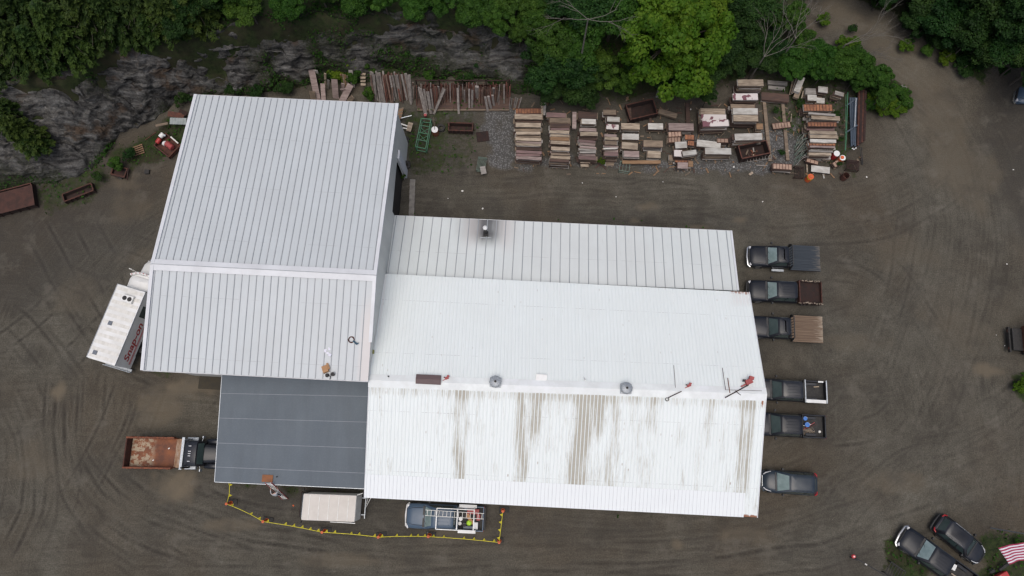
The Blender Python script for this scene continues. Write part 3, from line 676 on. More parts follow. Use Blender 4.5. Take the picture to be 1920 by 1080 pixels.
wall('wall', w01, w00, 7.95, 6.95, M['wall_ribbed'], tall, rr, 9.4)
wall('wall', w00, w10, 6.95, 6.95, M['wall_ribbed'], tall)
wall('wall', w10, w11, 6.95, 7.95, M['wall_ribbed'], tall, 1 - rr, 9.4, hole=(.16, .37, 4.4))
wall('wall', w11, w01, 7.95, 7.95, M['wall_ribbed'], tall)
# dark panel in the open bay, its inner shade put into the colour, door leaf raised and apron
mb = MB(); p0 = lerp(w10, w11, .155) + Vector((-.25, 0, 0)); p1 = lerp(w10, w11, .375) + Vector((-.25, 0, 0))
mb.bar(p0 + Vector((0, 0, 2.2)), p1 + Vector((0, 0, 2.2)), .06, 4.4); mb.build('door', M['dark'], tall)
mb = MB(); p0 = lerp(w10, w11, .12); p1 = lerp(w10, w11, .155); mb.bar(p0 + Vector((.12, 0, 2.3)), p1 + Vector((.12, 0, 2.3)), .18, 4.6); mb.build('door_frame', M['trim_white'], tall, bevel=.02)
mb = MB()
for k in range(7): mb.cbox((w10.x + .55, lerp(w10, w11, .16 + .21 * (k + .5) / 7).y, .05), (.5, .66, .14), R(-2.5) + random.uniform(-.02, .02))
mb.build('apron', M['concrete'], tall, bevel=.02)

# ---- white shop
WN = [P(718, 513, 5), P(1405, 548, 5)]; WR = [P(692, 713, 7.5), P(1437, 739, 7.5)]; WS = [P(683, 932, 5), P(1420, 970, 5)]
shop = thing('workshop', 'long workshop with white corrugated gable roof stained on its front slope', 'building')
UW = (WR[1] - WR[0]).length
def pxu(px): return (px - 692) / 745.
cl_ = [(860, .33, .85), (873, .3, .9), (790, .5, .35), (985, .45, .85), (1005, .5, .85), (1040, .6, .5), (1085, .4, .9), (1100, .5, .95), (1125, .6, .85), (1155, .35, .8), (1195, .4, .55), (1225, .5, .55), (1240, .3, .3), (1335, .3, .5), (1350, .3, .3), (1398, .35, .8), (1412, .15, .8), (700, .2, .3), (1060, .8, .3), (930, 1.5, .25), (1285, 1.5, .25)]
def stain_s(U, V, u, v):
    s = np.zeros_like(U) + .34 * (fbm(U * .35, V * .15, 0, 3, 73) + .35)
    for px, w, a in cl_:
        L = .45 + .55 * _h(np.int64(px), np.int64(3), np.int64(1), 7)
        if px in (860, 873, 1398, 1412, 985, 1085, 1100, 1155): L = 1.2
        s = np.maximum(s, a * .92 * gauss(U, pxu(px) * UW, w * 1.7) * (.25 + 1.25 * fbm(U * 1.4 + px, V * .33, 0, 3, 79)) * (1 - .55 * sstep(L * .5, L * 1.0, v)))
    s = s * sstep(.02, .06, v) + .25 * gauss(v, .08, .04)
    return np.clip(s + (fbm(U * 4, V * .3, 0, 3, 71) - .5) * .5, 0, 1)
cWN = [WR[0], WR[1], WN[1], WN[0]]; cWS = [WR[0], WR[1], WS[1], WS[0]]
ro, nWN, _, _ = roof_sheet('roof', cWN, 100, 18, 0, 0, M['roof_white'], shop, {'specks': lambda U, V, u, v: .35 + 0 * U, 'stain': lambda U, V, u, v: .05 + .16 * sstep(.85, 1, v), 'warm': lambda U, V, u, v: .45 * sstep(.945, .955, u) * sstep(.84, .87, v)+.7*sstep(.02,.0,u)*sstep(.2,.5,v), 'rusty': lambda U, V, u, v: 1.2 * sstep(.975, .995, v) * sstep(.93, .96, u)})
npb = 108
ribs('roof_ribs', cWN, [(i + .5) / npb for i in range(npb)], .07, .022, nWN, M['roof_white'], ro, .04, .998, thin=True)
ro2, nWS, _, _ = roof_sheet('roof', cWS, 140, 30, 0, 0, M['roof_white'], shop, {'stain': stain_s, 'specks': lambda U, V, u, v: .5 + .5 * sstep(.4, .9, v) * sstep(.25, .4, u), 'rusty': lambda U, V, u, v: 1.3 * sstep(.965, .99, v) * sstep(.955, .965, u) + 1.2 * gauss(u, .992, .006) * gauss(v, .04, .1) + .8 * gauss(u, .003, .004) * gauss(v, .03, .05)})
ribs('roof_ribs', cWS, [(i + .5) / npb for i in range(npb)], .07, .022, nWS, M['roof_white'], ro2, .05, .90, thin=True)
# newer bright panels along the front eave
v0 = .80
cNew = [bil(cWS, .0, .80) + nWS * .028, bil(cWS, .965, .805) + nWS * .028, bil(cWS, .965, 1.004) + nWS * .028, bil(cWS, .0, 1.004) + nWS * .028]
rn, _, _, _ = roof_sheet('eave_panel', cNew, 40, 3, 0, 0, M['roof_new'], shop, thick=.012)
ribs('panel_ribs', cNew, [(i + .5) / 100 for i in range(100)], .035, .012, nWS, M['trim_white'], rn, .0, .999, thin=True)
# ridge cap of shop: broad flashing in three lengths
ax = (WR[1] - WR[0]).normalized(); dn = (WN[0] - WR[0]).normalized(); ds = (WS[0] - WR[0]).normalized(); L = (WR[1] - WR[0]).length
for k in range(6):
    mb = MB(); a = WR[0] + ax * (L * k / 6 - (.05 if k == 0 else 0)); b = WR[0] + ax * (L * (k + 1) / 6 + .03); z = Vector((0, 0, .035 + .006 * (k % 2)))
    mb.quad_slab(a + z + dn * .50, a + z + Vector((0, 0, .03)), b + z + Vector((0, 0, .03)), b + z + dn * .50, .008)
    mb.quad_slab(a + z + Vector((0, 0, .03)), a + z + ds * .52, b + z + ds * .52, b + z + Vector((0, 0, .03)), .008)
    mb.build('ridge_cap', M['cap%d' % (k % 3)] if 'cap%d' % (k % 3) in M else M.setdefault('cap%d' % (k % 3), pm('ridge_metal', ((.72, .76, .77), (.76, .80, .80), (.74, .77, .79))[k % 3], (.66, .69, .69), 1.3, .45)), shop)
for i in (0, 1):
    tr = MB()
    for Q in (WN, WS): tr.bar(WR[i] + Vector((0, 0, -.06)), Q[i] + Vector((0, 0, -.06)), .05, .2)
    tr.build('rake_trim', M['trim_white'], shop)
ins = .3
s00 = Vector((WN[0].x + .1, WN[0].y - ins, 0)); s10 = Vector((WN[1].x - ins, WN[1].y - ins, 0)); s11 = Vector((WS[1].x - ins, WS[1].y + ins, 0)); s01 = Vector((WS[0].x + .1, WS[0].y + ins, 0))
wall('wall', s01, s00, 4.95, 4.95, M['wall_ribbed'], shop, .5, 7.4); wall('wall', s00, s10, 4.95, 4.95, M['wall_ribbed'], shop)
wall('wall', s10, s11, 4.95, 4.95, M['wall_ribbed'], shop, .5, 7.4); wall('wall', s11, s01, 4.95, 4.95, M['wall_ribbed'], shop)
for t in (.2, .5, .8):
    q = lerp(s11, s01, t); mb = MB(); mb.bar(q + Vector((-1.5, -.05, 1.7)), q + Vector((1.5, -.05 + .14, 1.7)), .06, 3.3); mb.build('door', M['off_white'], shop)

# ---- lean-to on the back
LN = [P(735, 404, 3.2), P(1370, 433, 3.2)]; LS = [P(718, 515, 4.4), P(1383, 545, 4.4)]
lean = thing('lean_to', 'low lean-to with silver ribbed roof and sooty chimney behind the white workshop', 'building')
cL = [LS[0], LS[1], LN[1], LN[0]]
UL = (LS[1] - LS[0]).length
uc = (909 - 728) / 648 * UL
def soot(U, V, u, v):
    w = .9 + .55 * v
    s = gauss(U, uc + .0, w) ** .7 * sstep(.48, .78, v) * (1.05 + 0 * U)
    s = s * (.7 + .6 * fbm(U * 5, V * .6, 0, 3, 91)); return np.clip(s * .92, 0, .93)
o3, nL, _, _ = roof_sheet('roof', cL, 220, 40, 0, 0, M['roof_lean'], lean, {'soot': soot, 'warm': lambda U, V, u, v: .55 * gauss(U, uc - 1.2, .8) * sstep(.3, .8, v) + .5 * gauss(U, uc + 1.8, .7) * sstep(.3, .7, v) + .12 * sstep(.45, .7, fbm(U * .15, V * .2, 0, 3, 97))})
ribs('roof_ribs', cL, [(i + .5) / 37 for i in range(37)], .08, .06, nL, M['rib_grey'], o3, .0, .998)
tr = MB(); tr.bar(LN[1] + Vector((.03, 0, -.02)), LS[1] + Vector((.03, 0, -.02)), .16, .2); tr.build('rake_trim', M['trim_white'], lean)
tr = MB(); tr.bar(LN[0] + Vector((0, .02, -.08)), LN[1] + Vector((0, .02, -.08)), .06, .12); tr.build('eave_trim', M['rib_pale'], lean)
l00 = Vector((LN[0].x + .1, LN[0].y - .35, 0)); l10 = Vector((LN[1].x - .3, LN[1].y - .35, 0)); l11 = Vector((LS[1].x - .3, LS[1].y + .05, 0))
wall('wall', l00, l10, 3.2, 3.2, M['wall_ribbed'], lean); wall('wall', l10, l11, 3.2, 4.3, M['wall_ribbed'], lean)
ch = P(911, 438, 3.55)
mb = MB(); mb.tube([ch + Vector((0, 0, -.4)), ch + Vector((0, 0, 1.55))], .13, 14); mb.build('chimney', M['dark'], lean, smooth=True)
mb = MB(); mb.lathe([(.0, 1.78), (.10, 1.76), (.19, 1.68), (.2, 1.64), (.0, 1.63)], 14, Matrix.Translation(ch)); mb.build('chimney_cap', M['white_paint'], lean, smooth=True)
mb = MB(); mb.cbox(ch + Vector((0, -.05, .05)), (.42, .42, .3)); mb.build('chimney_flashing', M['dark'], lean, bevel=.02)
mb = MB(); mb.cbox(ch + Vector((0, -.42, .14)), (.95, .05, .06)); mb.build('snow_guard', M['galv'], lean)

# ---- grey flat-roofed carport
GN = [P(417, 704, 4.1), P(690, 716, 4.1)]; GS = [P(403, 903, 3.4), P(683, 916, 3.4)]
GNe = [GN[0] + Vector((0, .55, .06)), GN[1] + Vector((0, .9, .06))]
GSe = [GS[0], GS[1] + Vector((.2, 0, 0))]
car = thing('carport', 'open carport with flat dark grey roof between the tall shed and workshop', 'building')
cG = [GNe[0], GNe[1], GSe[1], GSe[0]]
o4, nG, UG, VG = roof_sheet('roof', cG, 60, 40, 0, 0, M['roof_grey'], car, thick=.22)
sm = MB()
for v in (.22, .44, .66, .87): sm.quad_slab(bil(cG, 0, v) + nG * .01, bil(cG, 0, v + .006) + nG * .01, bil(cG, 1, v + .006) + nG * .01, bil(cG, 1, v) + nG * .01, .006)
sm.build('roof_seam', pm('seam', (.21, .235, .265), (.18, .2, .23), 3, .8), car)
tr = MB(); tr.bar(GSe[0] + Vector((0, -.03, -.08)), GSe[1] + Vector((0, -.03, -.08)), .05, .2); tr.bar(GSe[0] + Vector((-.03, 0, -.08)), GNe[0] + Vector((-.03, 0, -.08)), .05, .2); tr.build('eave_trim', M['galv'], car)
for u, v in ((.03, .97), (.35, .97), (.68, .97), (.03, .5), (.03, .08)):
    q = bil(cG, u, v); mb = MB(); mb.box(q.x - .09, q.x + .09, q.y - .09, q.y + .09, 0, q.z - .24); mb.build('post', BM['tan'], car)
mb = MB(); a = bil(cG, .975, .97); b = bil(cG, .55, .97); mb.bar(Vector((a.x, a.y, 1.6)), Vector((b.x, b.y, 1.6)), .1, 3.2); mb.build('wall', M['wall_ribbed'], car)
# ------------------------------------------------------------------ vehicles
def body_ring(x, hw, zb, zt, tuck=.9, crown=.03):
    half = [(hw * .86, zb), (hw * .97, zb + .06), (hw, zb + (zt - zb) * .45), (hw * .985, zt - .16), (hw * tuck, zt - .03), (hw * .6, zt + crown * .6), (0, zt + crown)]
    return [Vector((x, y, z)) for y, z in half] + [Vector((x, -y, z)) for y, z in reversed(half[:-1])]
def greenhouse(par, mat, x0, x1, x2, x3, hb, ht, zb, zt, gl='glass', wmat=None, sides=2, pale=None, front=True, rear=True):
    """x0 windscreen foot, x1 rear foot, x2 roof front, x3 roof rear"""
    def ring(xf, xr, hw, z, c=.12):
        return [Vector((xf, -hw + c, z)), Vector((xf, hw - c, z)), Vector((xf - c, hw, z)), Vector((xr + c, hw, z)), Vector((xr, hw - c, z)), Vector((xr, -hw + c, z)), Vector((xr + c, -hw, z)), Vector((xf - c, -hw, z))]
    mb = MB()
    mb.rings([ring(x0, x1, hb, zb - .1), ring(x0, x1, hb, zb), ring(lerp(x0, x2, .93), lerp(x1, x3, .93), lerp(hb, ht, .93), lerp(zb, zt, .93), .14), ring(x2 - .06, x3 + .06, ht - .05, zt, .16), ring(x2 - .35, x3 + .3, ht - .3, zt + .03, .2)])
    mb.build('cab', mat, par, smooth=35)
    wm = M[wmat or gl]
    def pane(name, a, b, c, d, m, off=.012):
        a, b, c, d = map(Vector, (a, b, c, d)); n = (b - a).cross(d - a).normalized(); cen = (a + b + c + d) / 4
        if n.dot(cen - Vector(((x0 + x1) / 2, 0, zb))) < 0: a, b, c, d = d, c, b, a; n = -n
        m_ = MB(); m_.quad_slab(a + n * off, b + n * off, c + n * off, d + n * off, .01); return m_.build(name, m, par)
    f0, f1 = .08, .86
    if front: pane('windshield', (lerp(x0, x2, f0), -hb + .14, lerp(zb, zt, f0)), (lerp(x0, x2, f0), hb - .14, lerp(zb, zt, f0)), (lerp(x0, x2, f1), lerp(hb, ht, f1) - .16, lerp(zb, zt, f1)), (lerp(x0, x2, f1), -lerp(hb, ht, f1) + .16, lerp(zb, zt, f1)), pale or wm)
    if rear: pane('rear_window', (lerp(x1, x3, .12), -hb + .2, lerp(zb, zt, .12)), (lerp(x1, x3, .12), hb - .2, lerp(zb, zt, .12)), (lerp(x1, x3, .8), lerp(hb, ht, .8) - .25, lerp(zb, zt, .8)), (lerp(x1, x3, .8), -lerp(hb, ht, .8) + .25, lerp(zb, zt, .8)), wm)
    for s in (-1, 1):
        for k in range(sides):
            g = .08; ta, tb = k / sides, (k + 1) / sides
            xa0, xb0 = lerp(x0 - .25, x1 + .18, ta) - g * .5, lerp(x0 - .25, x1 + .18, tb) + g * .5
            xa1, xb1 = lerp(x2 - .22, x3 + .18, ta) - g * .5, lerp(x2 - .22, x3 + .18, tb) + g * .5
            h0, h1 = lerp(hb, ht, .08), lerp(hb, ht, .86); z0, z1 = lerp(zb, zt, .08), lerp(zb, zt, .86)
            pane('side_window', (lerp(xa0, xa1, .08), s * h0, z0), (lerp(xb0, xb1, .08), s * h0, z0), (lerp(xb0, xb1, .86), s * h1, z1), (lerp(xa0, xa1, .86), s * h1, z1), wm)
def wheel(par, x, y, r=.38, w=.26, dual=False):
    s = 1 if y > 0 else -1
    t = bpy.data.objects.new('wheel', None); COL.objects.link(t); t.parent = par; t.location = (x, y, r)
    Mx = Matrix.Rotation(R(90), 4, 'X')
    mb = MB(); mb.lathe([(r * .62, -w / 2), (r * .93, -w / 2), (r, -w * .32), (r, w * .32), (r * .93, w / 2), (r * .62, w / 2)], 22, Mx, closed=True); mb.build('tyre', M['rubber'], t, smooth=30)
    mb = MB(); mb.lathe([(.0, -w * .28), (r * .3, -w * .3), (r * .56, -w * .42), (r * .62, -w * .45), (r * .62, w * .45), (r * .56, w * .42), (r * .3, w * .3), (.0, w * .28)], 16, Mx); mb.build('rim', M['steel'], t, smooth=30)
def mirrors(par, x, hw, z, m='plastic', out=.24):
    for s in (-1, 1):
        mb = MB(); mb.bar((x, s * hw, z), (x - .03, s * (hw + out - .08), z + .05), .05, .05); mb.cbox((x - .03, s * (hw + out), z + .08), (.14, .17, .26)); mb.build('mirror', M[m], par, bevel=.03)
def arches(par, xs, hw, r=.46):
    for x in xs:
        for s in (-1, 1):
            mb = MB(); n = 12; poly = [(x + (r + .05) * math.cos(math.pi * i / n), .38 + (r + .05) * math.sin(math.pi * i / n)) for i in range(n + 1)] + [(x - (r - .02) * math.cos(math.pi * i / n), .38 + (r - .02) * math.sin(math.pi * i / n)) for i in range(n + 1)]
            Mx = Matrix(((1, 0, 0, 0), (0, 0, 1, s * hw), (0, 1, 0, 0), (0, 0, 0, 1))); mb.prism(poly, -.02, .03, Mx); mb.build('wheel_arch', M['plastic'], par)
def pickup(name, label, loc, rz, paint, cab='crew', bed='pickup', L=6.3, W=1.98, group=None, bedmat=None, roofmat=None, bumper='chrome', glass='glass', front='pale_glass', H=1.88, hood=1.55):
    v = thing(name, label, 'truck' if bed != 'pickup' else 'pickup truck', loc, rz, group)
    hw = W / 2; xn = L / 2; ws = xn - hood; rf = ws - .72; rl = 1.65 if cab == 'crew' else .95; rr_ = rf - rl; xc = rr_ - .22
    mb = MB()
    mb.rings([body_ring(xc, hw, .42, 1.18), body_ring(ws, hw, .40, 1.16), body_ring(ws + .1, hw * .99, .42, 1.15, .86, .05), body_ring(xn - .55, hw * .98, .42, 1.10, .84, .06), body_ring(xn - .22, hw * .95, .44, 1.03, .8, .05), body_ring(xn - .08, hw * .88, .5, .93, .75, .02)])
    mb.build('body', M[paint], v, smooth=35)
    for s in (-1, 1):   # hood creases and shut lines
        mb = MB(); mb.tube([(ws + .04, s * hw * .72, 1.172), (xn - .6, s * hw * .66, 1.135), (xn - .2, s * hw * .55, 1.06)], .014, 5); mb.build('hood_crease', M['dark'], v)
    mb = MB(); mb.bar((ws + .07, -hw * .84, 1.18), (ws + .07, hw * .84, 1.18), .16, .03); mb.build('cowl', M['plastic'], v)
    greenhouse(v, M[roofmat or paint], ws, xc, rf, rr_, hw * .93, hw * .76, 1.15, H, glass, None, 2 if cab == 'crew' else 1, M[front])
    for k in range(5):
        yy = (k - 2) * hw * .26; mb = MB(); mb.tube([(rf - .35, yy, H + .028), (rr_ + .3, yy, H + .028)], .012, 4); mb.build('roof_rib', M[roofmat or paint], v)
    mb = MB()
    mb.tube([(xn - .22, -hw * .97, .58), (xn - .03, -hw * .8, .58), (xn + .04, 0, .58), (xn - .03, hw * .8, .58), (xn - .22, hw * .97, .58)], .11, 8); mb.build('bumper', M[bumper], v, smooth=40)
    mb = MB(); mb.cbox((xn - .07, 0, .78), (.08, hw * 1.2, .26)); mb.build('grille', M['plastic'], v, bevel=.02)
    for s in (-.5, .25): mb = MB(); mb.bar((ws + .03, s * hw, 1.19), (ws - .22, s * hw + .42, 1.36), .02, .02); mb.build('wiper', M['dark'], v)
    for s in (-1, 1):
        mb = MB(); mb.cbox((xn - .16, s * hw * .76, .84), (.2, .28, .2), s * -.35); mb.build('headlight', M['lamp_clear'], v, bevel=.03)
    mirrors(v, ws - .32, hw * .95, 1.22)
    xr = -L / 2; b0 = xc - .08
    if bed == 'pickup':
        mb = MB(); t = .09; zt = 1.18; zf = .68
        mb.box(xr, b0, -hw * .98, hw * .98, .42, zf); mb.box(xr, b0, hw * .98 - t, hw * .98, zf, zt); mb.box(xr, b0, -hw * .98, -hw * .98 + t, zf, zt); mb.box(b0 - .06, b0, -hw * .98 + t, hw * .98 - t, zf, zt + .02); mb.box(xr, xr + .09, -hw * .98 + t, hw * .98 - t, zf, zt - .03)
        for s in (-1, 1): mb.box(xr + .75, xr + 1.65, s * (hw - .28) - .12, s * (hw - .28) + .12, zf, .93)
        mb.build('bed', M[paint], v, bevel=.025)
        mb = MB(); mb.box(xr + .1, b0 - .07, -hw + .13, hw - .13, zf, zf + .015)
        for k in range(9): mb.box(xr + .1, b0 - .07, -hw + .2 + k * .19, -hw + .25 + k * .19, zf, zf + .035)
        mb.build('bed_liner', M[bedmat or 'dark'], v)
        mb = MB(); mb.cbox((xr - .06, 0, .52), (.16, W * .9, .18)); mb.build('bumper', M['plastic'], v, bevel=.03)
        for s in (-1, 1): mb = MB(); mb.cbox((xr + .02, s * (hw * .92), .95), (.08, .14, .34)); mb.build('taillight', M['lamp_red'], v, bevel=.02)
    else:
        mb = MB(); mb.box(xr + .2, b0 + .05, -.42, -.3, .5, .72); mb.box(xr + .2, b0 + .05, .3, .42, .5, .72); mb.build('chassis', M['dark'], v)
        for s in (-1, 1): mb = MB(); mb.cbox((xr + .02, s * .75, .72), (.08, .2, .12)); mb.build('taillight', M['lamp_red'], v)
    arches(v, (xn - .95, xr + 1.25), hw - .01) if bed == 'pickup' else arches(v, (xn - .95,), hw - .01)
    for x in (xn - .95, xr + 1.25):
        for s in (-1, 1): wheel(v, x, s * (hw - .13))
    v['dims'] = 0; del v['dims']
    return v, dict(xr=xr, b0=b0, hw=hw, rf=rf, rr=rr_, ws=ws, xn=xn, H=H)
def flatbed(v, D, mat, W=2.25, z=1.0):
    hw = W / 2; x0, x1 = D['xr'], D['b0'] - .05; mb = MB(); n = 16
    for k in range(n):
        a = -hw + W * k / n; b = a + W / n - .012; mb.box(x0 + random.uniform(-.015, .02), x1, a, b, z - .06, z + random.uniform(-.006, .006))
    mb.build('deck', mat, v)
    mb = MB(); mb.box(x0 + .02, x1, -hw + .01, -hw + .09, z - .2, z - .07); mb.box(x0 + .02, x1, hw - .09, hw - .01, z - .2, z - .07); mb.box(x0 + .03, x0 + .1, -hw + .1, hw - .1, z - .2, z - .07)
    for k in range(5): mb.box(lerp(x0, x1, (k + .5) / 5) - .04, lerp(x0, x1, (k + .5) / 5) + .04, -hw + .1, hw - .1, z - .17, z - .07)
    mb.build('deck_frame', M['rust_dark'], v)
    mb = MB(); mb.box(x1 + .0, x1 + .06, -hw, hw, z - .05, z + .12); mb.box(x1, x1 + .06, -hw * .8, hw * .8, z + .78, z + .86)
    for k in range(9): mb.box(x1 + .01, x1 + .05, -hw * .8 + k * hw * .2 - .02, -hw * .8 + k * hw * .2 + .02, z + .1, z + .8)
    mb.add([(x1, hw * .8, z), (x1, hw, z), (x1, hw, z + .3), (x1, hw * .8, z + .8), (x1 + .06, hw * .8, z), (x1 + .06, hw, z), (x1 + .06, hw, z + .3), (x1 + .06, hw * .8, z + .8)], [(0, 1, 2, 3), (7, 6, 5, 4), (1, 5, 6, 2), (2, 6, 7, 3)])
    mb.add([(x1, -hw * .8, z), (x1, -hw, z), (x1, -hw, z + .3), (x1, -hw * .8, z + .8), (x1 + .06, -hw * .8, z), (x1 + .06, -hw, z), (x1 + .06, -hw, z + .3), (x1 + .06, -hw * .8, z + .8)], [(0, 1, 2, 3), (7, 6, 5, 4), (1, 5, 6, 2), (2, 6, 7, 3)])
    mb.build('headboard', M['plastic'], v)
def deck_mat(name, c1, c2, c3):
    n = NT(name); v = n.coord(); s = n.noise(n.mapping(v, (.35, 9, 1)), 1, 6, .7); e = n.noise(n.mapping(v, (1.1, 14, 1)), 1, 4)
    col = n.mix(n.mr(s, .35, .68), c1, c2); sp = n.n('SeparateXYZ'); n.set(sp.inputs[0], v)
    edge = n.mr(n.math('ADD', n.mr(sp.outputs[0], -3.2, -1.2, .30, -.2), n.math('MULTIPLY', e, .9)), .62, .76); col = n.mix(n.math('MULTIPLY', edge, .75), col, c3)
    return n.bsdf(col, .85, 0, n.bump(s, .4, .02))
M['deck_dark'] = deck_mat('deck_dark', (.022, .030, .040), (.042, .052, .064), (.14, .125, .105))
M['deck_wood'] = deck_mat('deck_wood', (.105, .068, .045), (.19, .135, .092), (.36, .30, .23))
RZ0 = R(180) - R(3)
PG = 'trucks parked in a line along the east end of the workshop'
def gp(px, py): p = P(px, py, 1.0); return (p.x, p.y, 0)
v, D = pickup('flatbed_truck', 'black single cab truck with dark blue grey flatbed, farthest back of the parked row', gp(1471, 482), RZ0, 'charcoal_paint', 'single', 'flat', 6.25, 1.9, PG, bumper='chrome')
flatbed(v, D, M['deck_dark'], 2.3)
mb = MB(); mb.box(-.1, 1.0, .98, 1.2, .42, .5); mb.build('running_board', M['galv'], v, bevel=.02)
v, D = pickup('dump_pickup', 'black crew cab truck with open rusty dump bed between the two flatbeds', gp(1471, 547), RZ0, 'charcoal_paint', 'crew', 'stake', 6.25, 1.9, PG, bumper='plastic')
x0, x1 = D['xr'], D['b0'] - .04; hw = .98
mb = MB(); mb.box(x0, x1, -hw, hw, .84, .9); mb.build('bed_floor', M['rust_dark'], v)
for s in (-1, 1):
    mb = MB(); mb.box(x0, x1, s * hw - .04, s * hw + .04, .8, 1.32)
    for k in range(6): mb.cbox((lerp(x0, x1, (k + .5) / 6), s * (hw + .05), 1.05), (.07, .08, .5))
    mb.build('side_panel', M['rust_dark'], v)
    mb = MB()
    for k in range(14): mb.cbox((lerp(x0, x1, random.random()), s * hw + random.uniform(-.05, .05), 1.345), (random.uniform(.08, .3), random.uniform(.04, .12), .03), random.uniform(-.3, .3))
    mb.build('chipped_edge', BM['cream'], v)
mb = MB(); mb.box(x0 - .03, x0 + .03, -hw + .05, hw - .05, .84, 1.25); mb.box(x1 - .04, x1 + .04, -hw + .05, hw - .05, .84, 1.5); mb.build('tailgate', M['rust'], v)
v, D = pickup('flatbed_truck', 'black single cab truck with weathered brown wooden flatbed', gp(1474, 615), RZ0, 'charcoal_paint', 'single', 'flat', 6.3, 1.9, PG, front='glass')
flatbed(v, D, M['deck_wood'], 2.32)
v, D = pickup('pickup_truck', 'black crew cab pickup with white rails around its empty bed', gp(1480, 732), RZ0, 'black_paint', 'crew', 'pickup', 6.2, 1.84, PG, front='glass')
x0, x1 = D['xr'], D['b0']; hw = .9
mb = MB(); mb.box(x0 + .12, x1 - .1, hw - .22, hw + .06, 1.2, 1.26); mb.build('rail', M['white_paint'], v, bevel=.02)
mb = MB(); mb.box(x0 + .3, x0 + .75, -hw, -hw + .14, 1.2, 1.26); mb.build('rail', M['white_paint'], v, bevel=.02)
for x in (x0 + .08, x1 - .12): mb = MB(); mb.box(x - .05, x + .05, -hw - .06, hw + .06, 1.27, 1.33); mb.build('rack_bar', M['galv'], v, bevel=.015)
mb = MB(); mb.cbox((x0 + .7, -.45, .75), (.45, .09, .06), .15); tag(mb.build('wood_offcut', BM['cream'], None, loc=v.location, rot=v.rotation_euler), 'pale wood offcut lying in the bed of the white railed pickup', 'offcut')
v, D = pickup('pickup_truck', 'black crew cab pickup with blue buckets and sticks in its bed', gp(1478, 797), RZ0, 'charcoal_paint', 'crew', 'pickup', 6.2, 1.94, PG, front='glass')
x0, x1 = D['xr'], D['b0']; V5 = v
def world_of(v, p): return Matrix.Translation(v.location) @ v.rotation_euler.to_matrix().to_4x4() @ Vector(p)
def bucket(name, label, loc, mat, r=.15, h=.36, lid=True, g=None):
    t = thing(name, label, 'bucket', loc, 0, g); mb = MB()
    mb.lathe([(r * .86, 0), (r, h), (r * .93, h), (r * .8, .03), (0, .03)], 18); mb.build('bucket_body', mat, t, smooth=30)
    mb = MB(); mb.tube([(r * math.cos(a), r * math.sin(a), h + .02) for a in [math.pi * k / 8 for k in range(9)]], .008, 5); mb.build('handle', M['steel'], t)
    if lid: mb = MB(); mb.lathe([(0, h + .02), (r * 1.03, h + .015), (r * 1.03, h - .03)], 18); mb.build('lid', mat, t)
    return t
bucket('bucket', 'blue bucket against the cab side corner of the pickup bed', world_of(V5, (x1 - .3, -.62, .7)), M['blue_plastic'], .17)
bucket('bucket', 'larger blue bucket in the middle of the pickup bed front', world_of(V5, (x1 - .45, -.12, .7)), M['blue_plastic'], .2)
for k, (a, b, m, lb) in enumerate([((-1.0, .05, .95), (-2.1, -.2, .78), 'off_white', 'long white stick lying across the buckets in the pickup bed'), ((-1.3, .3, .85), (-2.3, -.35, .8), 'red_faded', 'red brown stick crossing the straw in the pickup bed'), ((-1.5, .25, .9), (-2.4, -.2, .83), 'rust', 'short rusty rod beside the red stick in the pickup bed')]):
    mb = MB(); mb.bar(a, b, .045); tag(mb.build('stick', M[m], None, loc=V5.location, rot=V5.rotation_euler), lb, 'stick')
mb = MB()
for k in range(140):
    a = Vector((random.uniform(-2.3, -1.15), random.uniform(.15, .75), random.uniform(.71, .8))); q = random.gauss(0, .5); l = random.uniform(.1, .35)
    mb.bar(a, a + Vector((math.cos(q) * l, math.sin(q) * l, random.uniform(-.02, .03))), .012)
tag(mb.build('straw', BM['cream'], None, loc=V5.location, rot=V5.rotation_euler), 'loose tan straw spilled in the pickup bed beside the sticks', 'straw', kind='stuff')
mb = MB(); mb.lathe([(.1, 0), (.12, .05), (.09, .12), (0, .13)], 12); tag(mb.build('hard_hat', M['off_white'], None, loc=world_of(V5, (x0 + .4, .4, .7))), 'small pale cap lying at the tailgate end of the pickup bed', 'cap')

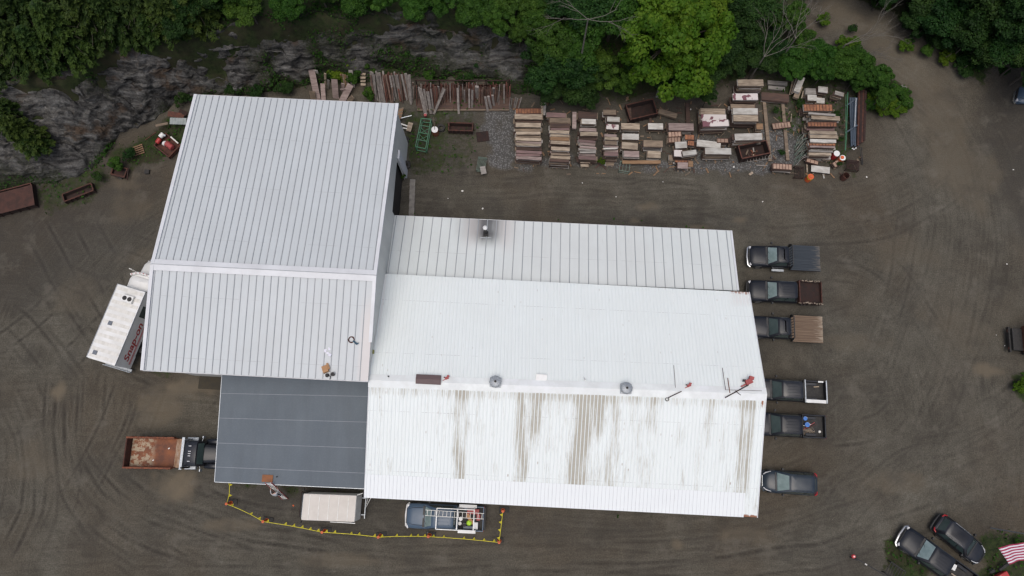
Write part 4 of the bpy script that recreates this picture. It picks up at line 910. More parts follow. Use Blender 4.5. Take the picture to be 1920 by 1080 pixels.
def suv(name, label, loc, rz, paint, L=4.9, W=1.9, H=1.72, van=False, cat='car', frontg='pale_glass', rails=False):
    v = thing(name, label, cat, loc, rz); hw = W / 2; xn = L / 2; xr = -L / 2
    ws = xn - (1.05 if van else 1.2); rf = ws - (1.0 if van else .7)
    mb = MB(); mb.rings([body_ring(xr, hw * .8, .5, .95, .85), body_ring(xr + .12, hw * .94, .38, 1.04), body_ring(xr + .7, hw, .35, 1.08), body_ring(ws - .2, hw, .35, 1.04), body_ring(ws, hw * .985, .36, 1.02, .88, .05), body_ring(xn - .55, hw * .93, .38, .95, .82, .06), body_ring(xn - .22, hw * .82, .42, .84, .78, .05), body_ring(xn - .03, hw * .62, .48, .72, .78, .02)])
    mb.build('body', M[paint], v, smooth=40)
    greenhouse(v, M[paint], ws, xr + .12, rf, xr + .5, hw * .93, hw * .72, 1.02, H, 'glass', None, 3, M[frontg])
    for s in (-1, 1):
        mb = MB(); mb.tube([(xn - .12, s * hw * .56, .70), (xn - .3, s * hw * .74, .8), (xn - .68, s * hw * .85, .88)], .075, 8, .035); mb.build('headlight', M['lamp_clear'], v, smooth=True)
        mb = MB(); mb.tube([(xr + .05, s * hw * .62, .9), (xr + .07, s * hw * .84, .98), (xr + .25, s * hw * .95, 1.02)], .075, 8, .04); mb.build('taillight', M['lamp_red'], v, smooth=True)
        mb = MB(); z = H + .05; mb.tube([(rf - .35, s * hw * .66, z - .03), (rf - .45, s * hw * .66, z + .02), (xr + .8, s * hw * .66, z + .02), (xr + .7, s * hw * .66, z - .03)], .022 if rails else .014, 6); mb.build('roof_rail', M['chrome'] if rails else M[paint], v)
    mb = MB(); mb.cbox((xn - .02, 0, .62), (.1, hw * 1.0, .22)); mb.build('grille', M['chrome'] if van else M['plastic'], v, bevel=.04)
    mb = MB(); mb.tube([(xn - .25, -hw * .9, .45), (xn - .03, -hw * .55, .45), (xn + .02, 0, .45), (xn - .03, hw * .55, .45), (xn - .25, hw * .9, .45)], .09, 8); mb.build('bumper', M[paint], v, smooth=True)
    mb = MB(); mb.tube([(xr + .25, -hw * .93, .5), (xr, -hw * .75, .5), (xr - .05, 0, .5), (xr, hw * .75, .5), (xr + .25, hw * .93, .5)], .1, 8); mb.build('bumper', M['plastic'], v, smooth=True)
    mb = MB(); mb.bar((ws + .06, -hw * .8, 1.07), (ws + .02, hw * .8, 1.07), .1, .02); mb.build('cowl', M['plastic'], v)
    mirrors(v, ws - .45, hw * .93, 1.08, 'plastic', .16); arches(v, (xn - .9, xr + .95), hw - .02, .42)
    for x in (xn - .9, xr + .95):
        for s in (-1, 1): wheel(v, x, s * (hw - .12), .34, .23)
    return v
suv('minivan', 'slate blue minivan parked alone at the front of the row', gp(1482, 905), RZ0 + R(-1), 'slate_paint', 4.45, 1.86, 1.7, True, 'minivan')
suv('suv', 'black suv with chrome roof rails and red tail lights by the flag', gp(1803, 1013), R(-41), 'black_paint', 4.35, 1.8, 1.72, False, 'car', 'glass', True)
v, D = pickup('pickup_truck', 'black pickup with white box and plank in its bed near the flag', gp(1757, 1050), R(180 - 37), 'charcoal_paint', 'crew', 'pickup', 6.3, 1.95)
mb = MB(); mb.cbox((D['b0'] - .3, -.35, .88), (.3, .5, .34), .1); tag(mb.build('storage_box', M['white_paint'], None, bevel=.05, loc=v.location, rot=v.rotation_euler), 'small white box behind the cab of the pickup near the flag', 'box')
mb = MB(); mb.bar((D['b0'] - .35, .2, .95), (D['xr'] + .2, .12, .95), .09, .05); tag(mb.build('plank', BM['cream'], None, loc=v.location, rot=v.rotation_euler), 'long tan plank lying in the bed of the pickup near the flag', 'plank')
for k in (0, 1):
    pass
v, D = pickup('ladder_rack_pickup', 'blue crew cab pickup with white ladder rack and tools in its bed', gp(834, 970), R(180) - R(2.6), 'blue_paint', 'crew', 'pickup', 6.35, 1.98, bumper='white_paint')
V6 = v; x0, x1 = D['xr'], D['b0']
mb = MB(); zr = 2.25; ys = .8
for x in (D['rf'] - .35, x1 - .05, x0 + .75):
    mb.bar((x, -ys, zr), (x, ys, zr), .09, .06)
    for s in (-1, 1): mb.bar((x, s * ys, zr), (x if x < D['rr'] else x1 - .05, s * (.9 if x < D['rr'] else .85), 1.18), .06) if x < D['rr'] else None
mb.bar((D['rf'] - .35, ys, zr), (x0 + .75, ys, zr), .07, .06); mb.bar((D['rf'] - .35, -ys, zr), (x0 + .75, -ys, zr), .07, .06)
mb.build('ladder_rack', M['white_paint'], v, bevel=.01)
for s in (-1, 1):
    mb = MB(); mb.box(x0 + .6, x1 - .1, s * .98 - .13, s * .98 + .13, 1.2, 1.42); mb.build('side_toolbox', M['white_paint'], v, bevel=.02)
def ladder(name, label, a, b, w=.42, rail='galv', rung='galv', n=14, side=(0, 1, 0)):
    a = Vector(a); b = Vector(b); d = b - a; s = Vector(side); s = (s - d * s.dot(d) / d.length_squared).normalized() * w / 2
    t = thing(name, label, 'ladder', a)
    o = a
    for k in (-1, 1): mb = MB(); mb.bar(a + s * k - o, b + s * k - o, .035, .08); mb.build('rail', M[rail], t)
    mb = MB()
    for i in range(n): q = lerp(a, b, (i + .5) / n) - o; mb.bar(q - s, q + s, .035, .035)
    mb.build('rungs', M[rung], t); return t
la, lb_ = world_of(v, (D['rf'] + .55, -.42, 2.34)), world_of(v, (x0 - .05, -.36, 2.34))
ladder('ladder', 'aluminium ladder tied on the rack of the blue pickup', la, lb_, .42, 'off_white', 'off_white', 15)
lcol = [('bucket', 'white pail', 'white_paint', (x1 - .25, .05), .16), ('bucket', 'pale grey pail', 'off_white', (x1 - .2, .4), .15), ('bucket', 'black and white pail', 'dark', (x1 - .6, .5), .14)]
for k, (nm, lb2, mt, q, r) in enumerate(lcol): bucket(nm, lb2 + ' ' + ['nearest the ladder behind the cab', 'in the corner behind the cab', 'farthest from the cab'][k] + ' in the blue pickup bed', world_of(v, (q[0], q[1], .7)), M[mt], r)
mb = MB(); mb.lathe([(0, .22), (.12, .2), (.2, .1), (.22, 0)], 14); tag(mb.build('work_vest', M['hivis'], None, loc=world_of(v, (x1 - .95, .35, .9))), 'bright yellow green bundle among the tools in the blue pickup bed', 'bundle')
mb = MB(); mb.cbox((x0 + 1.1, .1, .85), (.25, .8, .08), .7); mb.cbox((x0 + 1.2, -.1, .97), (.2, .7, .07), .5); tag(mb.build('plywood_scraps', M['card'], None, loc=v.location, rot=v.rotation_euler), 'brown plywood pieces in the middle of the blue pickup bed', 'plywood')
mb = MB(); mb.cbox((x0 + .65, .55, .85), (.4, .55, .3)); tag(mb.build('cooler', M['white_paint'], None, bevel=.04, loc=v.location, rot=v.rotation_euler), 'white chest at the tailgate of the blue pickup', 'cooler')
mb = MB(); mb.cbox((x0 + .9, -.55, .88), (1.0, .4, .3)); mb.cbox((x0 + .45, -.1, .8), (.3, .5, .2)); tag(mb.build('toolbox', M['red_faded'], None, bevel=.03, loc=v.location, rot=v.rotation_euler), 'red metal toolbox under the ladder in the blue pickup bed', 'toolbox')

# box truck with tool company lettering
A0, A1, A2 = P(219.9, 532.5, 3.45), P(161.3, 669.5, 3.45), P(215.2, 685.3, 3.45)
fwd = (A0 - A1); LB = fwd.length; ang = math.atan2(fwd.y, fwd.x); WB = 2.5
cen = (A0 + A2) / 2
bt = thing('box_truck', 'white box truck with red side lettering parked against the tall shed', 'truck', (cen.x, cen.y, 0), ang)
h = LB / 2; hw = WB / 2
mb = MB(); mb.box(-h, h, -hw, hw, .95, 3.42); mb.build('box_body', M['white_paint'], bt, bevel=.04)
mb = MB()
for k in range(11): x = -h + LB * (k + .5) / 11; mb.box(x - .14, x + .14, -hw + .08, hw - .08, 3.421, 3.437)
mb.build('roof_skin', M['off_white'], bt, bevel=.008)
mb = MB()
mb.bar((-h, -hw - .012, 3.41), (h, -hw - .012, 3.41), .03, .07); mb.bar((-h, hw + .012, 3.41), (h, hw + .012, 3.41), .03, .07); mb.bar((h + .012, -hw, 3.41), (h + .012, hw, 3.41), .03, .07); mb.build('roof_edge', M['galv'], bt)
mb = MB(); mb.cbox((h - .95, -.15, 3.56), (.62, .95, .24), 0); mb.build('vent_unit', M['white_paint'], bt, bevel=.03)
for s in (-.22, .22):
    mb = MB(); mb.lathe([(.19, 3.685), (.19, 3.70), (0, 3.70)], 16, Matrix.Translation(Vector((h - .95, -.15 + s, 0)))); mb.build('vent_fan', M['dark'], bt)
for x, y in ((-.05, .5), (-h + .55, .72)): mb = MB(); mb.cbox((x, y, 3.46), (.34, .34, .08)); mb.build('roof_hatch', pm('hatch', (.12, .14, .17), None, 3, .4), bt, bevel=.01)
mb = MB(); mb.box(-h - .03, -h - .005, -hw + .1, hw - .1, 1.0, 3.3); mb.build('rear_door', M['off_white'], bt)
mb = MB(); mb.box(-h - .35, -h - .05, -hw + .05, hw - .05, .55, .66); mb.box(-h - .36, -h - .3, -hw, hw, .5, .95); mb.build('rear_bumper', M['galv'], bt, bevel=.02)
mb = MB(); mb.box(h - 2.1, h - 1.15, -hw - .012, -hw - .003, 1.9, 2.9); mb.build('side_window', M['glass'], bt)
mb = MB(); mb.box(-h + .3, h - .2, -hw - .02, -hw - .004, 1.50, 1.56); mb.box(-h + .3, h - .2, -hw - .02, -hw - .004, 1.38, 1.41); mb.build('side_stripe', M['red_paint'], bt)
def text(s, size, mat, parent, M4, name='lettering', sx=1., shear=0.):
    cu = bpy.data.curves.new(name, 'FONT'); cu.body = s; cu.size = size; cu.extrude = .004; cu.align_x = 'CENTER'; cu.shear = shear; cu.offset = size * .018
    o = bpy.data.objects.new(name, cu); COL.objects.link(o)
    dg = bpy.context.evaluated_depsgraph_get(); me = bpy.data.meshes.new_from_object(o.evaluated_get(dg)); bpy.data.objects.remove(o)
    me.materials.clear(); me.materials.append(mat)
    o = bpy.data.objects.new(name, me); COL.objects.link(o); o.parent = parent; o.matrix_local = M4 @ Matrix.Diagonal((sx, 1, 1, 1)); return o
# right hand side of truck is -y : text reads from rear (-x) to front (+x)
Mt = Matrix(((1, 0, 0, -h + 2.15), (0, 0, -1, -hw - .012), (0, 1, 0, 1.85), (0, 0, 0, 1)))
text('Snap-on', 1.05, M['red_paint'], bt, Mt, sx=.98, shear=.25)
mb = MB(); mb.box(-h - .0, h + 2.6, -.45, -.33, .6, .8); mb.box(-h, h + 2.6, .33, .45, .6, .8); mb.build('chassis', M['dark'], bt)
mb = MB(); c = .0
mb.rings([body_ring(h + .18, 1.05, .75, 2.35, .86, .04), body_ring(h + 1.35, 1.05, .75, 2.4, .86, .05), body_ring(h + 1.62, 1.04, .75, 1.72, .86, .05)]); mb.build('cab', M['white_paint'], bt, smooth=40)
mb = MB(); mb.quad_slab((h + 1.66, -.9, 1.75), (h + 1.66, .9, 1.75), (h + 1.40, .82, 2.32), (h + 1.40, -.82, 2.32), .01); mb.build('windshield', M['glass'], bt)
mb = MB(); mb.rings([body_ring(h + .1, 1.04, 2.36, 2.5, .9, .05), body_ring(h + .75, 1.0, 2.36, 2.72, .85, .08), body_ring(h + 1.1, .95, 2.36, 2.6, .8, .05)]); mb.build('roof_fairing', M['white_paint'], bt, smooth=40)
mb = MB(); mb.tube([(h + 1.15, -1.1, 2.5), (h + 1.42, -.6, 2.52), (h + 1.5, 0, 2.53), (h + 1.42, .6, 2.52), (h + 1.15, 1.1, 2.5)], .11, 8); mb.build('sun_visor', M['white_paint'], bt, smooth=True)
mb = MB()
for k in range(7):
    a = -1 + 2 * k / 6; mb.cbox((h + 1.5 - .3 * a * a, a * .95, 2.64), (.07, .10, .03))
mb.build('marker_lights', M['red_faded'], bt)
mb = MB(); mb.rings([body_ring(h + 1.64, .98, .7, 1.66, .84, .05), body_ring(h + 2.4, .94, .7, 1.60, .8, .05), body_ring(h + 2.75, .82, .75, 1.48, .74, .03), body_ring(h + 2.88, .65, .8, 1.3, .7, 0)]); mb.build('hood', M['white_paint'], bt, smooth=40)
mb = MB(); mb.cbox((h + 2.92, 0, 1.05), (.06, 1.0, .6)); mb.build('grille', M['chrome'], bt); mb = MB(); mb.cbox((h + 2.98, 0, .6), (.16, 2.1, .25)); mb.build('bumper', M['chrome'], bt, bevel=.03)
for s in (-1, 1):
    mb = MB(); mb.tube([(h + 1.5, s * 1.02, 1.9), (h + 1.62, s * 1.38, 2.0), (h + 1.62, s * 1.38, 2.5), (h + 1.5, s * 1.0, 2.45)], .02, 6); mb.cbox((h + 1.6, s * 1.38, 2.25), (.08, .2, .42)); mb.build('mirror', M['off_white'], bt)
    mb = MB(); mb.cbox((h + 2.75, s * .8, 1.1), (.2, .22, .22)); mb.build('headlight', M['lamp_clear'], bt, bevel=.03)
    for x in (-h + 1.75, h + 1.95): wheel(bt, x, s * 1.08, .48, .28)
mb = MB(); mb.box(-h + 1.1, -h + 2.4, -hw - .03, -hw + .1, .93, 1.06); mb.build('wheel_arch', M['dark'], bt)

# dump truck with rusty body
DC = gp(322, 850)
dt_ = thing('dump_truck', 'black dump truck with empty rusty body parked nose under the carport', 'truck', (P(300, 849, 1.6).x, P(300, 849, 1.6).y, 0), R(-1))
def dxp(px): return P(px, 849, 1.8).x - dt_.location.x
xa, xb = dxp(236), dxp(326); hw = 1.17
n = NT('rust_bed'); vv_ = n.coord(); a_ = n.noise(vv_, 1.1, 5, .65); b_ = n.noise(n.mapping(vv_, (1, 1, 1), (0, 0, 0), (7, 3, 1)), 2.2, 5, .7)
col = n.mix(n.mr(a_, .35, .65), (.11, .045, .028), (.24, .085, .035)); sp = n.n('SeparateXYZ'); n.set(sp.inputs[0], vv_)
grit = n.math('MULTIPLY', n.mr(b_, .46, .54), n.mr(sp.outputs[0], xa + 2.2, xa + 1.6)); col = n.mix(grit, col, (.34, .27, .19)); M['rust_bed'] = n.bsdf(col, .8, 0, n.bump(b_, .3, .03))
mb = MB(); mb.box(xa + .1, xb, -hw + .06, hw - .06, 1.1, 1.18); mb.build('bed_floor', M['rust_bed'], dt_)
for s in (-1, 1):
    mb = MB(); mb.box(xa, xb, s * hw - .05, s * hw + .05, 1.1, 2.0); mb.box(xa, xb, s * (hw + .04) - .06, s * (hw + .04) + .06, 1.98, 2.08)
    for k in range(6): x = lerp(xa, xb, (k + .5) / 6); mb.cbox((x, s * (hw + .09), 1.55), (.1, .1, .8))
    mb.build('side_panel', M['rust_orange'], dt_, bevel=.01)
mb = MB(); mb.box(xa - .05, xa + .05, -hw, hw, 1.1, 1.98); mb.build('tailgate', M['rust'], dt_, bevel=.01)
n = NT('worn_panel'); vv_ = n.coord(); a_ = n.noise(vv_, 1.6, 5, .7); col = n.ramp(n.mr(a_, .3, .7), [(0, (.18, .08, .045)), (.45, (.36, .22, .13)), (1, (.50, .42, .34))]); M['worn_panel'] = n.bsdf(col, .75)
mb = MB(); mb.quad_slab((xb - .1, -hw + .03, 1.2), (xb - .1, hw - .03, 1.2), (xb + .72, hw - .03, 2.15), (xb + .72, -hw + .03, 2.15), .06); mb.build('front_slope', M['worn_panel'], dt_)
for q in ((xa + 2.0, -.6), (xa + 3.2, .35)): mb = MB(); mb.cbox((q[0], q[1], 1.2), (.14, .08, .04), .5); tag(mb.build('litter', M['white_paint'], None, loc=dt_.location), 'white scrap on the rusty dump body floor, ' + ('towards its tailgate' if q[1] < 0 else 'towards its cab'), 'scrap')
mb = MB(); mb.box(xb + .72, xb + .95, -hw - .12, hw + .12, 2.05, 2.2); mb.box(xb + .78, xb + .9, -hw + .02, hw - .02, 1.1, 2.05); mb.build('cab_guard', M['galv'], dt_, bevel=.02)
mb = MB(); mb.box(xa + .3, xb + 4.6, -.45, -.3, .75, 1.0); mb.box(xa + .3, xb + 4.6, .3, .45, .75, 1.0); mb.build('chassis', M['dark'], dt_)
cx0 = xb + 1.1
mb = MB(); mb.rings([body_ring(cx0, 1.0, .9, 2.3, .84, .06), body_ring(cx0 + .25, 1.02, .9, 2.42, .84, .08), body_ring(cx0 + 1.0, 1.02, .9, 2.42, .84, .08), body_ring(cx0 + 1.35, 1.0, .9, 1.85, .86, .05)]); mb.build('cab', M['black_paint'], dt_, smooth=40)
mb = MB(); mb.quad_slab((cx0 + 1.37, -.85, 1.88), (cx0 + 1.37, .85, 1.88), (cx0 + 1.08, .8, 2.38), (cx0 + 1.08, -.8, 2.38), .01); mb.build('windshield', M['glass'], dt_)
mb = MB()
for y in (-.6, -.18, 0, .18, .6): mb.cbox((cx0 + .5, y, 2.53), (.22, .06, .05))
mb.build('marker_lights', M['lamp_clear'], dt_, bevel=.01)
mb = MB(); mb.rings([body_ring(cx0 + 1.36, .78, .9, 1.78, .86, .05), body_ring(cx0 + 2.4, .72, .9, 1.68, .84, .05), body_ring(cx0 + 2.9, .66, .95, 1.55, .8, .03)]); mb.build('hood', M['charcoal_paint'], dt_, smooth=40)
for s in (-1, 1):
    mb = MB(); mb.rings([body_ring(cx0 + 1.2, .2, .95, 1.15, .8), body_ring(cx0 + 1.6, .24, .9, 1.42, .85), body_ring(cx0 + 2.5, .24, .9, 1.42, .85), body_ring(cx0 + 2.85, .2, .8, 1.15, .8)]); mb.build('fender', M['charcoal_paint'], dt_, smooth=40, loc=(0, s * .98, 0))
    mb = MB(); mb.cbox((cx0 + .1, s * 1.15, 1.1), (.95, .3, .35)); mb.build('step_tank', M['galv'], dt_, bevel=.05)
    mb = MB(); mb.tube([(cx0 + .05, s * 1.12, 1.1), (cx0 + .05, s * 1.12, 2.75)], .07, 10); mb.build('exhaust_stack', M['galv'] if s > 0 else M['dark'], dt_)
    mb = MB(); mb.tube([(cx0 + 1.2, s * 1.0, 2.0), (cx0 + 1.3, s * 1.3, 2.0)], .02, 6); mb.cbox((cx0 + 1.3, s * 1.32, 1.95), (.08, .18, .38)); mb.build('mirror', M['galv'], dt_)
    wheel(dt_, cx0 + 2.05, s * 1.0, .5, .28); wheel(dt_, xa + 1.6, s * 1.0, .5, .5); wheel(dt_, xa + 2.8, s * 1.0, .5, .5)
mb = MB(); mb.cbox((cx0 + 3.0, 0, .7), (.15, 2.2, .3)); mb.build('bumper', M['chrome'], dt_, bevel=.03)

# white step van between carport and pickup
sv0, sv1 = P(565, 950, 2.7), P(667, 954, 2.7)
sv = thing('box_van', 'small white roofed box van parked below the grey carport', 'van', ((sv0.x + sv1.x) / 2, (sv0.y + sv1.y) / 2, 0), R(180) - R(2))
h = (sv1 - sv0).length / 2; hw = 1.02
mb = MB(); mb.box(-h, h - .05, -hw, hw, .55, 2.68); mb.build('van_body', M['off_white'], sv, bevel=.12, seg=3)
M['van_roof'] = pm('van_roof', (.60, .565, .52), (.54, .505, .46), 1.1, .6)
mb = MB(); mb.box(-h + .03, h - .12, -hw + .03, hw - .03, 2.685, 2.705)
mb.build('roof_skin', M['van_roof'], sv, bevel=.01)
mb = MB()
for k in range(5): x = lerp(-h, h, (k + .8) / 5.6); mb.box(x - .04, x + .04, -hw + .08, hw - .08, 2.7, 2.725)
mb.build('roof_bow', M['off_white'], sv, bevel=.01)
mb = MB(); mb.quad_slab((h + .12, -hw + .1, 1.3), (h + .12, hw - .1, 1.3), (h - .01, hw - .14, 2.5), (h - .01, -hw + .14, 2.5), .02); mb.build('windshield', pm('blue_glass', (.10, .15, .22), (.14, .2, .28), 2, .1), sv)
mb = MB(); mb.box(h - .1, h + .55, -hw + .04, hw - .04, .5, 1.15); mb.build('hood', M['dark'], sv, bevel=.08)
mb = MB(); mb.cbox((h + .68, 0, .5), (.1, 2.0, .2)); mb.build('bumper', M['rust_dark'], sv, bevel=.02)
mb = MB(); mb.box(-h - .35, -h - .28, -.95, .95, .45, .58); mb.box(-h - .3, -h, -.7, -.62, .45, .55); mb.box(-h - .3, -h, .62, .7, .45, .55); mb.build('rear_step', M['galv'], sv)
for s in (-1, 1):
    mb = MB(); mb.bar((h - .1, s * hw, 1.9), (h + .15, s * (hw + .2), 1.9), .03); mb.cbox((h + .15, s * (hw + .22), 1.85), (.06, .14, .3)); mb.build('mirror', M['dark'], sv)
    for x in (-h + .9, h - .5): wheel(sv, x, s * (hw - .14), .38, .24)
mb = MB(); mb.bar((-.2, hw + .06, 2.55), (-h - .0, hw + .1, 2.5), .05); mb.build('awning_rail', M['white_paint'], sv)

# scrap trailer at the right edge and a dark vehicle above it
q = P(1893, 636, .8)
tq = thing('dump_trailer', 'rusty dump trailer full of scrap at the right edge of the yard', 'trailer', (q.x, q.y, 0), R(-4))
mb = MB(); mb.box(.2, 5.6, -.55, -.42, .6, .75); mb.box(.2, 5.6, .42, .55, .6, .75); mb.build('chassis', M['dark'], tq)
mb = MB(); mb.box(.15, 1.3, -.95, .95, .75, 1.0); mb.box(.0, .16, -1.1, 1.1, .45, .75); mb.build('rear_frame', M['dark'], tq, bevel=.03)
mb = MB(); mb.box(1.0, 5.6, -1.1, 1.1, 1.0, 1.08); mb.build('bed_floor', M['rust_dark'], tq)
mb = MB(); mb.box(.95, 5.6, -1.15, -1.07, 1.0, 1.9); mb.box(.95, 5.6, 1.07, 1.15, 1.0, 1.9); mb.box(.95, 1.03, -1.07, 1.07, 1.0, 1.9); mb.build('side_panel', M['rust'], tq)
mb = MB(); mb.box(.93, 5.6, 1.05, 1.17, 1.9, 1.95); mb.box(.93, 1.05, -1.17, 1.05, 1.9, 1.95); mb.box(1.05, 5.6, -1.17, -1.05, 1.9, 1.95); mb.build('top_rail', M['red_faded'], tq)
for s in (-1, 1):
    mb = MB(); mb.cbox((.02, s * .75, .6), (.1, .2, .12)); mb.build('taillight', M['rust'], tq)
    for x in (1.8, 2.9): wheel(tq, x, s * 1.0, .45, .35)
mb = MB()
for k in range(60): mb.cbox((random.uniform(1.2, 5.4), random.uniform(-.95, .95), random.uniform(1.5, 1.8)), (random.uniform(.1, .6), random.uniform(.05, .3), random.uniform(.03, .2)), random.uniform(0, 3), random.uniform(-.5, .5), random.uniform(-.5, .5)); mb.mi = k % 4
mb2 = MB(); mb2.box(1.1, 5.5, -1.0, 1.0, 1.1, 1.5)
tag(mb.build('scrap_heap', [M['rust_dark'], BM['grey'], BM['cream'], M['green_grey']], None, loc=tq.location, rot=tq.rotation_euler), 'mixed scrap wood and metal heaped in the rusty dump trailer', 'scrap', kind='stuff')
mb2.build('load', M['rust_dark'], tq)
q = P(1965, 190, 1); pickup('pickup_truck', 'dark vehicle end just showing at the upper right edge', (q.x, q.y, 0), R(160), 'blue_paint', 'crew', 'pickup', 5.6, 1.9)
# ------------------------------------------------------------------ stacks of form panels and boards in the yard
def panel_mesh(kind, L, W, T=.09):
    mb = MB()
    if kind == 'grid' or kind == 'gridtan':
        mb.box(-L / 2, L / 2, -W / 2, W / 2, -T / 2, T * .12); mb.mi = 1
        n = max(3, int(L / .27))
        for k in range(n + 1):
            x = -L / 2 + (L) * k / n; mb.box(max(-L / 2 - .002, x - .02), min(L / 2 + .002, x + .02), -W / 2 - .002, W / 2 + .002, T * .12, T / 2)
        for s in (-1, 1): mb.box(-L / 2 - .003, L / 2 + .003, s * W / 2 - .02, s * W / 2 + .02, -T / 2 - .002, T / 2 + .003)
    else:
        mb.box(-L / 2, L / 2, -W / 2, W / 2, -T * .5, T * .5)
    return mb
COLN = {'grid': 'rusty ribbed', 'gridtan': 'tan ribbed', 'cream': 'cream', 'tan': 'tan', 'grey': 'grey', 'white': 'off-white', 'mauve': 'mauve brown', 'pink': 'pinkish', 'brown': 'dark brown', 'patch': 'white and purple blotched', 'orangewood': 'orange brown'}
def pmats(kind): return [M['grid_face'], M['grid_rib']] if kind == 'grid' else [M['grid_face_tan'], M['grid_rib']] if kind == 'gridtan' else [BM[kind]]
stuff_boards = {k: MB() for k in ('brown', 'tan', 'grey')}
NPAN = [0]
def pile(z, x0, x1, y0, y1, kind, h, where, ang=0., lower=2, tilt=0.):
    """z = zoom (ox, oy, s); top face box in zoom px; h top height"""
    ox, oy, s = z; T = .09; h = h * 1.22
    a = P(ox + x0 / s, oy + (y0 + y1) / 2 / s, h); b = P(ox + x1 / s, oy + (y0 + y1) / 2 / s, h)
    c0 = P(ox + (x0 + x1) / 2 / s, oy + y0 / s, h); c1 = P(ox + (x0 + x1) / 2 / s, oy + y1 / s, h)
    L = (b - a).length; W = max(.12, (c1 - c0).length); c = (a + b) / 2; rz = R(-2.2 + ang + random.uniform(-1, 1))
    if abs(ang) > 8: # box given is the bounding box; recover the panel size
        ca, sa = abs(math.cos(R(ang))), abs(math.sin(R(ang))); den = ca * ca - sa * sa
        if abs(den) > .3: L, W = (L * ca - W * sa) / den, max(.3, (W * ca - L * sa) / den)
    o = panel_mesh(kind, L, W, T).build('form_panel', pmats(kind), None, bevel=.008, seg=1); o.location = (c.x, c.y, h - T / 2); o.rotation_euler = (R(tilt) + random.uniform(-.02, .02), random.uniform(-.01, .01), rz)
    w2 = where.replace('topping the ', '').replace(' pile from back, ', ' pile, ')
    tag(o, f'{COLN[kind]} form panel {where}', 'form panel', 'form panels stacked in the back yard'); NPAN[0] += 1
    k = 0; zz = h - T * 1.15
    while zz > .16:
        dx, dy = random.uniform(-.12, .12), random.uniform(-.03, .03); lk = random.choice(['brown', 'brown', 'tan', 'grey'])
        if k < lower:
            q = panel_mesh('x', L * random.uniform(.96, 1.02), W * random.uniform(.92, 1.06), T * .8).build('form_panel', BM[lk], None); q.location = (c.x + dx, c.y + dy, zz); q.rotation_euler = (0, 0, rz + random.uniform(-.02, .02))
            tag(q, f'board under the {COLN[kind]} panel, {w2}' if k == 0 else f'second board under {COLN[kind]} panel, {w2}', 'form panel', 'form panels stacked in the back yard'); NPAN[0] += 1
        else:
            stuff_boards[lk].cbox((c.x + dx, c.y + dy, zz), (L * random.uniform(.85, 1.05), W * random.uniform(.85, 1.12), T * .78), rz + random.uniform(-.02, .02))
        zz -= T * 1.12; k += 1
    for s_ in (-.3, .3):
        d = Vector((math.cos(rz), math.sin(rz), 0)) * L * s_; stuff_boards['tan'].cbox((c.x + d.x, c.y + d.y, .07), (.12, W * 1.3, .14), rz)
Z3 = (940, 120, 4.908); Z4 = (1280, 120, 4.5)
def column(z, rows, x0, x1, where, hbase=1.0, lower=0):
    for i, r in enumerate(rows):
        y0, y1, kind = r[:3]; xa, xb = (r[3], r[4]) if len(r) > 4 else (x0, x1)
        hh = hbase + (.16 if i % 2 else 0) + random.uniform(-.2, .2); big = (y1 - y0) > 32
        pile(z, xa + random.uniform(-9, 9), xb + random.uniform(-9, 9), y0, y1, kind, r[5] if len(r) > 5 else hh, f'topping the {ordn(i)} pile from back, {where}', random.uniform(-2.6, 2.6), lower=lower if not big else max(lower, 1))
column(Z3, [(408, 455, 'grid'), (460, 508, 'cream'), (513, 538, 'brown'), (540, 580, 'cream'), (595, 620, 'tan'), (622, 648, 'cream'), (652, 675, 'tan'), (678, 705, 'cream'), (710, 728, 'pink'), (730, 752, 'cream'), (760, 795, 'brown'), (798, 822, 'mauve'), (824, 845, 'mauve'), (847, 878, 'pink')], 130, 366, 'row nearest the leaning posts')
column(Z3, [(448, 490, 'mauve', 415, 590), (495, 540, 'tan'), (545, 588, 'brown'), (590, 606, 'mauve'), (610, 638, 'cream'), (641, 668, 'cream'), (672, 704, 'orangewood'), (708, 738, 'cream'), (741, 760, 'tan'), (764, 795, 'cream'), (799, 818, 'pink'), (822, 838, 'tan'), (841, 872, 'cream'), (876, 900, 'brown')], 450, 628, 'second row from the posts')
column(Z3, [(440, 500, 'brown', 700, 885), (505, 550, 'white', 745, 865), (590, 620, 'pink'), (625, 660, 'cream', 732, 882), (665, 698, 'brown'), (700, 722, 'mauve'), (722, 748, 'pink'), (757, 775, 'pink'), (778, 800, 'grey'), (804, 820, 'grey'), (822, 842, 'pink'), (845, 878, 'mauve'), (882, 910, 'cream', 735, 825, .5), (915, 945, 'cream', 722, 808, .3)], 718, 868, 'third row from the posts')
column(Z3, [(420, 466, 'tan', 940, 1048), (485, 530, 'white', 975, 1090), (555, 600, 'patch', 960, 1078), (645, 670, 'pink'), (672, 697, 'cream'), (699, 740, 'tan'), (752, 768, 'pink'), (769, 783, 'white'), (786, 806, 'pink'), (809, 845, 'mauve'), (848, 890, 'mauve', 960, 1050, .5), (905, 935, 'tan', 970, 1030, .25)], 945, 1070, 'fourth row from the posts')
column(Z3, [(545, 600, 'cream', 1110, 1282), (640, 695, 'white', 1115, 1262), (722, 782, 'cream', 1112, 1258), (800, 855, 'pink', 1125, 1272)], 1110, 1270, 'row of four spaced piles', .85, 2)
column(Z3, [(545, 600, 'white', 1342, 1490), (703, 762, 'tan', 1315, 1485), (802, 862, 'cream', 1355, 1475)], 1340, 1480, 'row of three short piles', .85, 2)
